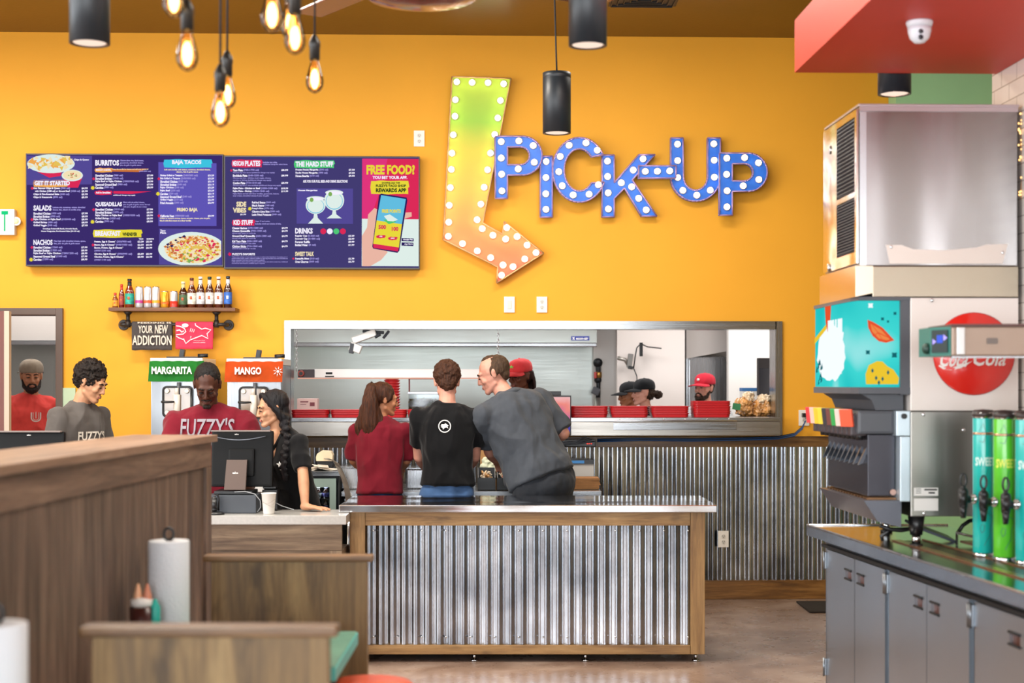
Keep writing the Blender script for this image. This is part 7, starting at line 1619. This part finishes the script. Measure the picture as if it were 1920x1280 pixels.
# ---------- tea urns ----------
def urn(px, d, base, label, word, wcol):
    q = F/d; x = (px-960)/q; c_ = CF(x, d, zc+.001); r_ = .042; h_ = .58
    r = thing('tea_urn', label, 'drink urn', c_, CR)
    bm = nb(); lathe(bm, [(r_*.96, .018), (r_, .022), (r_, h_-.02), (r_*.97, h_-.012)], c_, 32); obj('wrap_panel', bm, mat('urn_'+base, base, .25, var=.08, vs=8, coat=.4), r)
    bm = nb(); lathe(bm, [(r_*1.02, 0), (r_*1.02, .012), (r_*.95, .018)], c_, 32); obj('base_ring', bm, chrome, r); bm = nb(); lathe(bm, [(r_*1.0, h_-.019), (r_*1.04, h_-.01), (r_*1.04, h_+.004), (r_*.3, h_+.012), (.001, h_+.012)], c_, 32); obj('metal_rim', bm, chrome, r)
    bm = nb(); lathe(bm, [(r_*1.05, h_-.012), (r_*1.07, h_), (r_*.9, h_+.015), (.001, h_+.018)], c_, 28); obj('lid', bm, mat('lid_dark', '#3a2e2c', .4), r)
    bm = nb(); lathe(bm, [(r_*1.012, h_-.085), (r_*1.03, h_-.080), (r_*1.012, h_-.075)], c_, 32); obj('band', bm, mat('band_copper', '#c9a184', .25, .8), r)
    zz = c_.z+.37
    def wrapfn(u, v):
        a_ = u/r_; return c_+RV*(math.sin(a_)*(r_+.0012))-FV*(math.cos(a_)*(r_+.0012))+V((0, 0, .37-v))
    texts([(word, -.046, -.035, .036, 0.0, 0)], wrapfn, (0, 0, 0), [mat('urnw_'+wcol, wcol, .5)], 'urn_lettering', r, bold=.03)
    bm = nb(); 
    for pts in (((-.01, .37), (.0, .35), (.012, .33), (.016, .29), (.03, .27), (.026, .25), (.008, .245), (-.004, .22), (-.012, .18), (-.006, .12), (.004, .06)), ((-.03, -.09), (-.015, -.12), (.0, -.08), (-.012, -.045), (-.03, -.05)), ((-.02, .32), (-.01, .31), (-.008, .29), (-.02, .285), (-.026, .30), (-.02, .32))):
        ribbon(bm, [(a_, b_-.02) for a_, b_ in pts], .0022, lambda u, v: wrapfn(u, v-.03), (0, 0, 0))
    obj('line_drawing', bm, mat('urn_line', '#1d5a55', .5), r)
    # tap pointing to the aisle
    t0 = c_+V((0, 0, .235)); dr_ = (-RV-FV*.35).normalized()
    bm = nb(); cyl(bm, t0+dr_*r_*.8, t0+dr_*(r_+.03), .012); cyl(bm, t0+dr_*(r_), t0+dr_*(r_+.008), .02); obj('tap_stem', bm, chrome, r)
    bm = nb(); e_ = t0+dr_*(r_+.055); cyl(bm, t0+dr_*(r_+.028), e_, .017, .014); cap(bm, e_+V((0, 0, .03)), .020, e_-V((0, 0, .025)), .017); cyl(bm, e_-V((0, 0, .02)), e_-V((0, 0, .075)), .016, .010); cyl(bm, e_+V((0, 0, .04)), e_+V((0, 0, .055)), .009)
    obj('tap', bm, blk, r)
    bm = nb(); tube(bm, [e_+V((0, 0, .05))+RV*(.012*math.cos(t))+V((0, 0, .028+.026*math.sin(t))) for t in [-PI/2+2*PI*i/14 for i in range(15)]], .0045, 6); obj('tap_handle', bm, blk, r)
urn(1844, 6.05, '#17b5ae', 'teal tea urn with white lettering, farthest of the three urns', 'SWEET', '#dff4ef')
urn(1883, 5.90, '#5cc42c', 'green tea urn with yellow lettering, between the two teal urns', 'SWEET', '#e6ea5a')
urn(1925, 5.78, '#17b5ae', 'teal tea urn cut off by the right edge of the view', 'SWEET', '#dff4ef')
# ---------- tea brewer over the urns ----------
dB = 5.62; q = F/dB
def BX(px): return (px-960)/q
r = thing('tea_brewer', 'stainless tea brewer arm with a lit control panel reaching over the urns', 'brewer', CF(BX(1990), dB+.2, zc), CR)
z0, z1 = EYE+(720-667)/q, EYE+(720-612)/q
bm = nb(); IB(bm, BX(1784), BX(2036), dB, dB+.30, z0, z1, 0, .006); obj('brewer_head', bm, mat('brewer_tan', '#937f70', .34, .4), r)
bm = nb(); IB(bm, BX(1783), BX(2037), dB-.004, dB+.31, z1+.001, z1+.010, 0, .002); obj('head_lid', bm, mat('lid_maroon', '#5a3a36', .4), r)
bm = nb(); prism(bm, [(BX(1783), dB), (BX(1783), dB+.26), (BX(1758), dB+.26), (BX(1758), dB+.10)], [], lambda x, y: CF(x, y, z1), (0, 0, z0-z1)); obj('control_housing', bm, mat('control_teal', '#2c7068', .4), r)
P0_, P1_ = CF(BX(1783)-.001, dB, 0), CF(BX(1758)-.001, dB+.10, 0); nrm_ = V(((P1_-P0_).y, -(P1_-P0_).x, 0)).normalized(); nrm_ = nrm_ if nrm_.dot(FV) < 0 else -nrm_
def CPf(u, v): return P1_.lerp(P0_, u)+nrm_*.002+V((0, 0, z0+(z1-z0)*v))
bm = nb(); prism(bm, [(.12, .12), (.88, .12), (.88, .9), (.12, .9)], [], CPf, nrm_*.002); obj('control_panel', bm, mat('panel_black', '#1b3238', .3), r)
bm = nb()
for pts in (((.18, .40), (.34, .50), (.18, .60)), ((.70, .52), (.88, .62), (.70, .74))): prism(bm, list(pts), [], lambda u, v: CPf(u, v)+nrm_*.003, nrm_*-.0005)
obj('arrow_lights', bm, emis('led_violet', '#b9a8ff', 1.6), r)
bm = nb(); prism(bm, [(.38, .45), (.66, .45), (.66, .72), (.38, .72)], [], lambda u, v: CPf(u, v)+nrm_*.003, nrm_*-.0005); obj('control_display', bm, emis('lcd_blue', '#4a62d8', 1.4), r)
bm = nb(); IB(bm, BX(1793), BX(1808), dB-.010, dB-.001, z0+.004, z1-.002, 0, .003); obj('corner_post', bm, mat('post_pale', '#b5b2b0', .3, .7), r)
bm = nb(); IB(bm, BX(1850), BX(1870), dB-.006, dB-.001, (z0+z1)/2-.01, (z0+z1)/2+.012, 0, .001); obj('maker_plate', bm, mat('plate_grey', '#6f6660', .4), r)
bm = nb(); IB(bm, BX(1785), BX(2036), dB-.002, dB+.02, z0-.008, z0-.001, 0, .001); obj('lower_trim', bm, st_x, r)
bm = nb(); c_ = CF(BX(1754), dB+.12, z0+.03); sph(bm, c_, (.018, .018, .022)); obj('knob', bm, mat('knob_green', '#16392f', .4), r)
bm = nb(); IB(bm, BX(1975), BX(2036), dB+.10, dB+.28, zc+.002, z0-.009, 0, .006); obj('brewer_column', bm, st_z, r)
# small clutter below the dispenser
r = thing('drain_hose', 'black hoses lying on the drink counter under the dispenser', 'hose', along(.7, .3, zc))
for i, pts in enumerate((((1650, 985), (1668, 992), (1690, 994), (1712, 990)), ((1655, 1028), (1652, 1005), (1668, 993), (1700, 992)), ((1795, 1000), (1805, 985), (1818, 976), (1832, 974)))):
    bm = nb(); P_ = [W(x, y, Yn+.12+.05*i) for x, y in pts]
    for v in P_: v.z = max(v.z, zc+.012)
    tube(bm, P_, .009, 8); obj('hose', bm, blk, r)
r = thing('wall_tray', 'grey folded steel panel leaning on the counter beneath the dispenser', 'panel', along(.85, .42, zc)); r.name = 'steel_panel'
bm = nb(); c_ = W(1745, 990, Yn+.25); box(bm, (c_.x, c_.y, zc+.045), (.22, .10, .012), rot=Euler((.2, .35, .2)).to_matrix(), bev=.002); obj('panel_sheet', bm, mat('panel_slate', '#7a808c', .35, .4), r)
r = thing('cup_rail', 'low chrome wire rack standing on the counter beside the teal urn', 'rack', along(1.1, .48, zc))
bm = nb()
for inn in (.38, .60):
    pts = [along(.95, inn, zc+.001), along(.95, inn, zc+.055), along(1.35, inn, zc+.055), along(1.35, inn, zc+.001)]; tube(bm, pts, .006, 8)
obj('wire_frame', bm, chrome, r)
bm = nb(); AB(bm, .96, 1.34, .39, .59, zc+.012, zc+.022, .003); obj('rack_tray', bm, mat('rack_copper', '#b58c70', .3, .8), r)

# ================= OVERHEAD =================
# red canopy
zcb, zct = EYE+(720-136)/418., EYE+(720-38)/418.; dCn = F/418.
pF = CF((1490-960)/418., dCn, 0); pN = V((pF.x-.02, 1.2, 0))
bm = nb(); prism(bm, [(pF.x, pF.y), (pN.x, pN.y), (TW-.003, pN.y), (TW-.003, pF.y)], [], lambda x, y: V((x, y, zct)), (0, 0, zcb-zct)); struct('ceiling_canopy', bm, mat('canopy_red', '#cc3a26', .5, var=.04, vs=2, spec=.35))
# dome camera
sC = F/5.75; r = thing('dome_camera', 'white dome security camera under the red canopy', 'camera', CF((1724-960)/sC, 5.75, zcb)); c_ = CF((1724-960)/sC, 5.75, zcb-.001)
bm = nb(); lathe(bm, [(.050, 0), (.051, -.006), (.046, -.022), (.001, -.022)], c_, 32); obj('mount_ring', bm, mat('camera_white', '#d8dce4', .35), r)
bm = nb(); lathe(bm, [(.045, -.0225), (.044, -.04), (.036, -.066), (.020, -.082), (.001, -.086)], c_, 32); obj('eyeball', bm, mat('camera_white', '#d8dce4', .35), r)
bm = nb(); dl_ = (-FV-RV*.12+V((0, 0, -.35))).normalized()
for z_, k_ in ((-.046, .040), (-.068, .036)): sph(bm, c_+V((0, 0, z_))+(-FV-RV*.12).normalized()*k_, (.010, .006, .010))
obj('lens', bm, mat('lens_black', '#141020', .1), r)
# cylinder pendant lights
def pendant(px, py, s, label, top=None, cord=None):
    d = F/s; c_ = CF((px-960)/s, d, EYE+(720-py)/s); r_ = .075; h_ = .32
    r = thing('cylinder_pendant', label, 'pendant light', c_)
    bm = nb(); lathe(bm, [(r_-.008, .0), (r_, .0), (r_, h_-.03), (r_-.001, h_-.029), (r_, h_-.028), (r_, h_), (.001, h_)], c_, 40, ends=False); lathe(bm, [(r_-.008, 0), (r_-.012, .05), (.001, .05)], c_, 40, ends=False); obj('cylinder_housing', bm, mat('pendant_black', '#1d2329', .42), r)
    bm = nb(); lathe(bm, [(.060, .004), (.052, .020), (.001, .024)], c_, 32); obj('lens', bm, emis('downlight', '#ffe3cf', 1.1), r)
    bm = nb(); lathe(bm, [(.0665, .001), (.060, .004), (.058, .012)], c_, 32, ends=False); obj('lens_ring', bm, mat('ring_grey', '#6d6058', .3, .6), r)
    bm = nb(); P_ = [c_+V((0, 0, h_)), c_+V((-.004, 0, h_+.12)), c_+V((-.014, 0, h_+.5)), V((c_.x-.01, c_.y, CZ-.002))]; tube(bm, P_, .005, 6); obj('cord', bm, blk2, r)
    l = bpy.data.lights.new('pendant_spot', 'SPOT'); l.energy = 55; l.color = (1, .83, .66); l.spot_size = math.radians(75); l.spot_blend = .8; l.shadow_soft_size = .05
    lo = bpy.data.objects.new('pendant_spot', l); COL.objects.link(lo); lo.location = c_+V((0, 0, -.01))
pendant(168, 82, 500, 'black cylinder pendant light at the top left'); pendant(1102, 86, 480, 'black cylinder pendant light cut by the top of the view, right of the arrow sign')
pendant(1044, 250, 353, 'black cylinder pendant light hanging in front of the pick-up sign'); pendant(1677, 177, 410, 'black cylinder pendant light between the red canopy and the ice machine')
# filament bulbs
amber = None
m, nt, b = newmat('amber_glass'); nt.nodes.clear(); tr_ = N(nt, 'ShaderNodeBsdfTransparent'); tr_.inputs[0].default_value = (1., .80, .50, 1); gl_ = N(nt, 'ShaderNodeBsdfGlossy', i_Roughness=.03); fr_n = N(nt, 'ShaderNodeFresnel'); fr_n.inputs[0].default_value = 1.35; mx_ = N(nt, 'ShaderNodeMixShader'); nt.links.new(fr_n.outputs[0], mx_.inputs[0]); nt.links.new(tr_.outputs[0], mx_.inputs[1]); nt.links.new(gl_.outputs[0], mx_.inputs[2]); ou = N(nt, 'ShaderNodeOutputMaterial'); nt.links.new(mx_.outputs[0], ou.inputs[0]); amber = m
def bulb(px, pyb, s, label):
    d = F/s; c_ = CF((px-960)/s, d, EYE+(720-pyb)/s); R_ = .032
    r = thing('filament_bulb', label, 'pendant bulb', c_)
    bm = nb(); prof = [(.001, 0), (.010, .003), (.022, .012), (.030, .027), (.032, .042), (.029, .060), (.022, .085), (.016, .108), (.0135, .125)]; lathe(bm, prof, c_, 28); obj('bulb_glass', bm, amber, r)
    bm = nb(); sph(bm, c_+V((0, 0, .052)), (.0135, .0135, .035)); obj('filament', bm, emis('filament', '#ffd592', 14.), r)
    bm = nb()
    for k in range(6):
        a_ = k*PI/3; tube(bm, [c_+V((.016*math.cos(a_), .016*math.sin(a_), .025)), c_+V((.012*math.cos(a_+.5), .012*math.sin(a_+.5), .095))], .0007, 4)
    obj('filament_wire', bm, emis('filament2', '#ffb860', 4.), r)
    bm = nb(); lathe(bm, [(.0145, .120), (.019, .122), (.019, .165), (.021, .168), (.020, .185), (.010, .205), (.006, .212), (.001, .213)], c_, 20); obj('socket', bm, mat('socket_black', '#161412', .4), r)
    bm = nb(); tube(bm, [c_+V((0, 0, .21)), c_+V((.002, 0, .6)), V((c_.x, c_.y, CZ-.002))], .0042, 6); obj('cord', bm, blk2, r)
bulb(413, 239, 560, 'lit filament bulb hanging lowest, near the centre of the left cluster'); bulb(426, 205, 520, 'lit filament bulb just behind the lowest one')
bulb(351, 134, 640, 'lit filament bulb left of the lowest one'); bulb(326, 34, 660, 'lit filament bulb cut by the top edge, leftmost in view')
bulb(590, 175, 520, 'lit filament bulb hanging alone on the right of the clusters'); bulb(553, 103, 620, 'lit filament bulb overlapping the pair at the top of the right cluster'); bulb(510, 62, 660, 'lit filament bulb at the left of the right cluster'); bulb(545, 75, 600, 'lit filament bulb at the top middle of the right cluster')
# ceiling fan bowl and grille
d = 6.2; s = F/d; c_ = CF((790-960)/s, d, EYE+(720-10)/s)
r = thing('ceiling_fan', 'dark red-brown ceiling fan bowl at the top edge of the view', 'fan', c_)
bm = nb(); lathe(bm, [(.001, 0), (.12, .006), (.22, .028), (.28, .07), (.28, .12), (.1, .2), (.06, .22)], c_, 40); obj('hub_bowl', bm, mat('fan_brown', '#6b2f1e', .25, coat=.3), r)
bm = nb(); cyl(bm, c_+V((0, 0, .2)), (c_.x, c_.y, CZ-.002), .025); obj('down_rod', bm, darkmetal, r)
for k in range(4):
    bm = nb(); a_ = .6+k*PI/2; u_ = V((math.cos(a_), math.sin(a_), 0)); box(bm, c_+u_*.62+V((0, 0, .16)), (.72, .14, .012), a_, bev=.004); obj('blade', bm, mat('fan_brown', '#6b2f1e', .25, coat=.3), r)
r = thing('ceiling_vent', 'square black ceiling air vent right of the black pendant light', 'vent', C(1204, 0, 10.0)*V((1, 1, 0))+V((0, 0, CZ-.001)))
p = C(1204, 0, 10.15); zz = CZ
bm = nb(); box(bm, (p.x, p.y-.16, zz-.004), (.46, .46, .006), CR); vf = obj('backing', bm, mat('vent_back', '#2c1a08', .6), r)
bm = nb()
for k in range(5):
    h_ = .21-.04*k; cc = V((p.x, p.y-.16, zz-.012))
    for u_, v_ in (((1, 0), (0, 1)), ((-1, 0), (0, 1)), ((0, 1), (1, 0)), ((0, -1), (1, 0))): box(bm, cc+V((u_[0]*h_, u_[1]*h_, 0)), (max(.006, 2*h_*abs(v_[0])), max(.006, 2*h_*abs(v_[1])), .014))
obj('vent_fins', bm, mat('vent_fins', '#0e0a08', .5), r)
# dark floor mat in the aisle
r = nb(); p = C(1525, 1140, F/(420/1.6)); box(r, CF((1610-960)/262., F/262., .008), (.80, .5, .012), CR, bev=.004); tag(obj('floor_mat', r, mat('mat_black', '#2a211c', .9, bump=.4, bs=80)), 'dark rubber floor mat behind the drink station', 'mat')
# ================= LIGHT AND CAMERA =================
def area(name, loc, rot, sx_, sy_, e, col=(1, 1, 1), spread=None):
    l = bpy.data.lights.new(name, 'AREA'); l.shape = 'RECTANGLE'; l.size = sx_; l.size_y = sy_; l.energy = e; l.color = col
    if spread: l.spread = math.radians(spread)
    o = bpy.data.objects.new(name, l); COL.objects.link(o); o.location = loc; o.rotation_euler = rot; return o
for i, (a, c) in enumerate(wins): area('window_daylight', ((a+c)/2, -4.25, 2.1), (PI/2, 0, 0), c-a, 3.2, 270*(c-a)/2.2, (.93, .97, 1.))
for a, c in lw: area('side_window_fill', (-6.22, (a+c)/2, 2.2), (0, -PI/2, 0), 3.0, c-a, 165, (.93, .97, 1.))  # lights behind unseen left windows, added to brighten steel and corrugated metal
# unseen area lights added under the dining room ceiling as a warm wash
for x, y, e in ((-4.2, 4.5, 110), (-1.6, 7.6, 150), (1.2, 5.2, 80), (-4.0, 8.6, 150), (.8, 8.8, 80)): area('ceiling_wash', (x, y, CZ-.06), (0, 0, 0), 1.4, .7, e, (1, .93, .82))
# kitchen ceiling panels
for x in (-3.6, -1.4, .8, 2.8): area('kitchen_panel', (x, 12.6, 2.96), (0, 0, 0), 1.3, .6, 34, (1, .98, .95))
area('hood_light', (-1, 13.7, 2.55), (0, 0, 0), 3.2, .3, 24, (.95, 1, .93))
w = bpy.data.worlds.new('world'); w.use_nodes = True; SC.world = w; w.node_tree.nodes['Background'].inputs[0].default_value = (.75, .85, 1., 1); w.node_tree.nodes['Background'].inputs[1].default_value = .9
cam = bpy.data.cameras.new('camera'); co = bpy.data.objects.new('camera', cam); COL.objects.link(co); SC.camera = co
cam.sensor_width = 36; cam.lens = 36*F/1920; cam.shift_y = (HZ-640)/1920; cam.clip_end = 60
co.location = (0, 0, EYE); co.rotation_euler = (PI/2, 0, -TH)
cam.dof.use_dof = True; cam.dof.focus_distance = 9.6; cam.dof.aperture_fstop = 2.2
SC.view_settings.view_transform = 'Standard'; SC.view_settings.look = 'None'; SC.view_settings.gamma = 1; SC.view_settings.use_curve_mapping = False
SC.view_settings.exposure = 0
try:
    SC.cycles.use_denoising = True; SC.cycles.max_bounces = 8; SC.cycles.diffuse_bounces = 4; SC.cycles.transparent_max_bounces = 16; SC.cycles.caustics_reflective = False; SC.cycles.caustics_refractive = False; SC.cycles.sample_clamp_indirect = 6
except Exception: pass
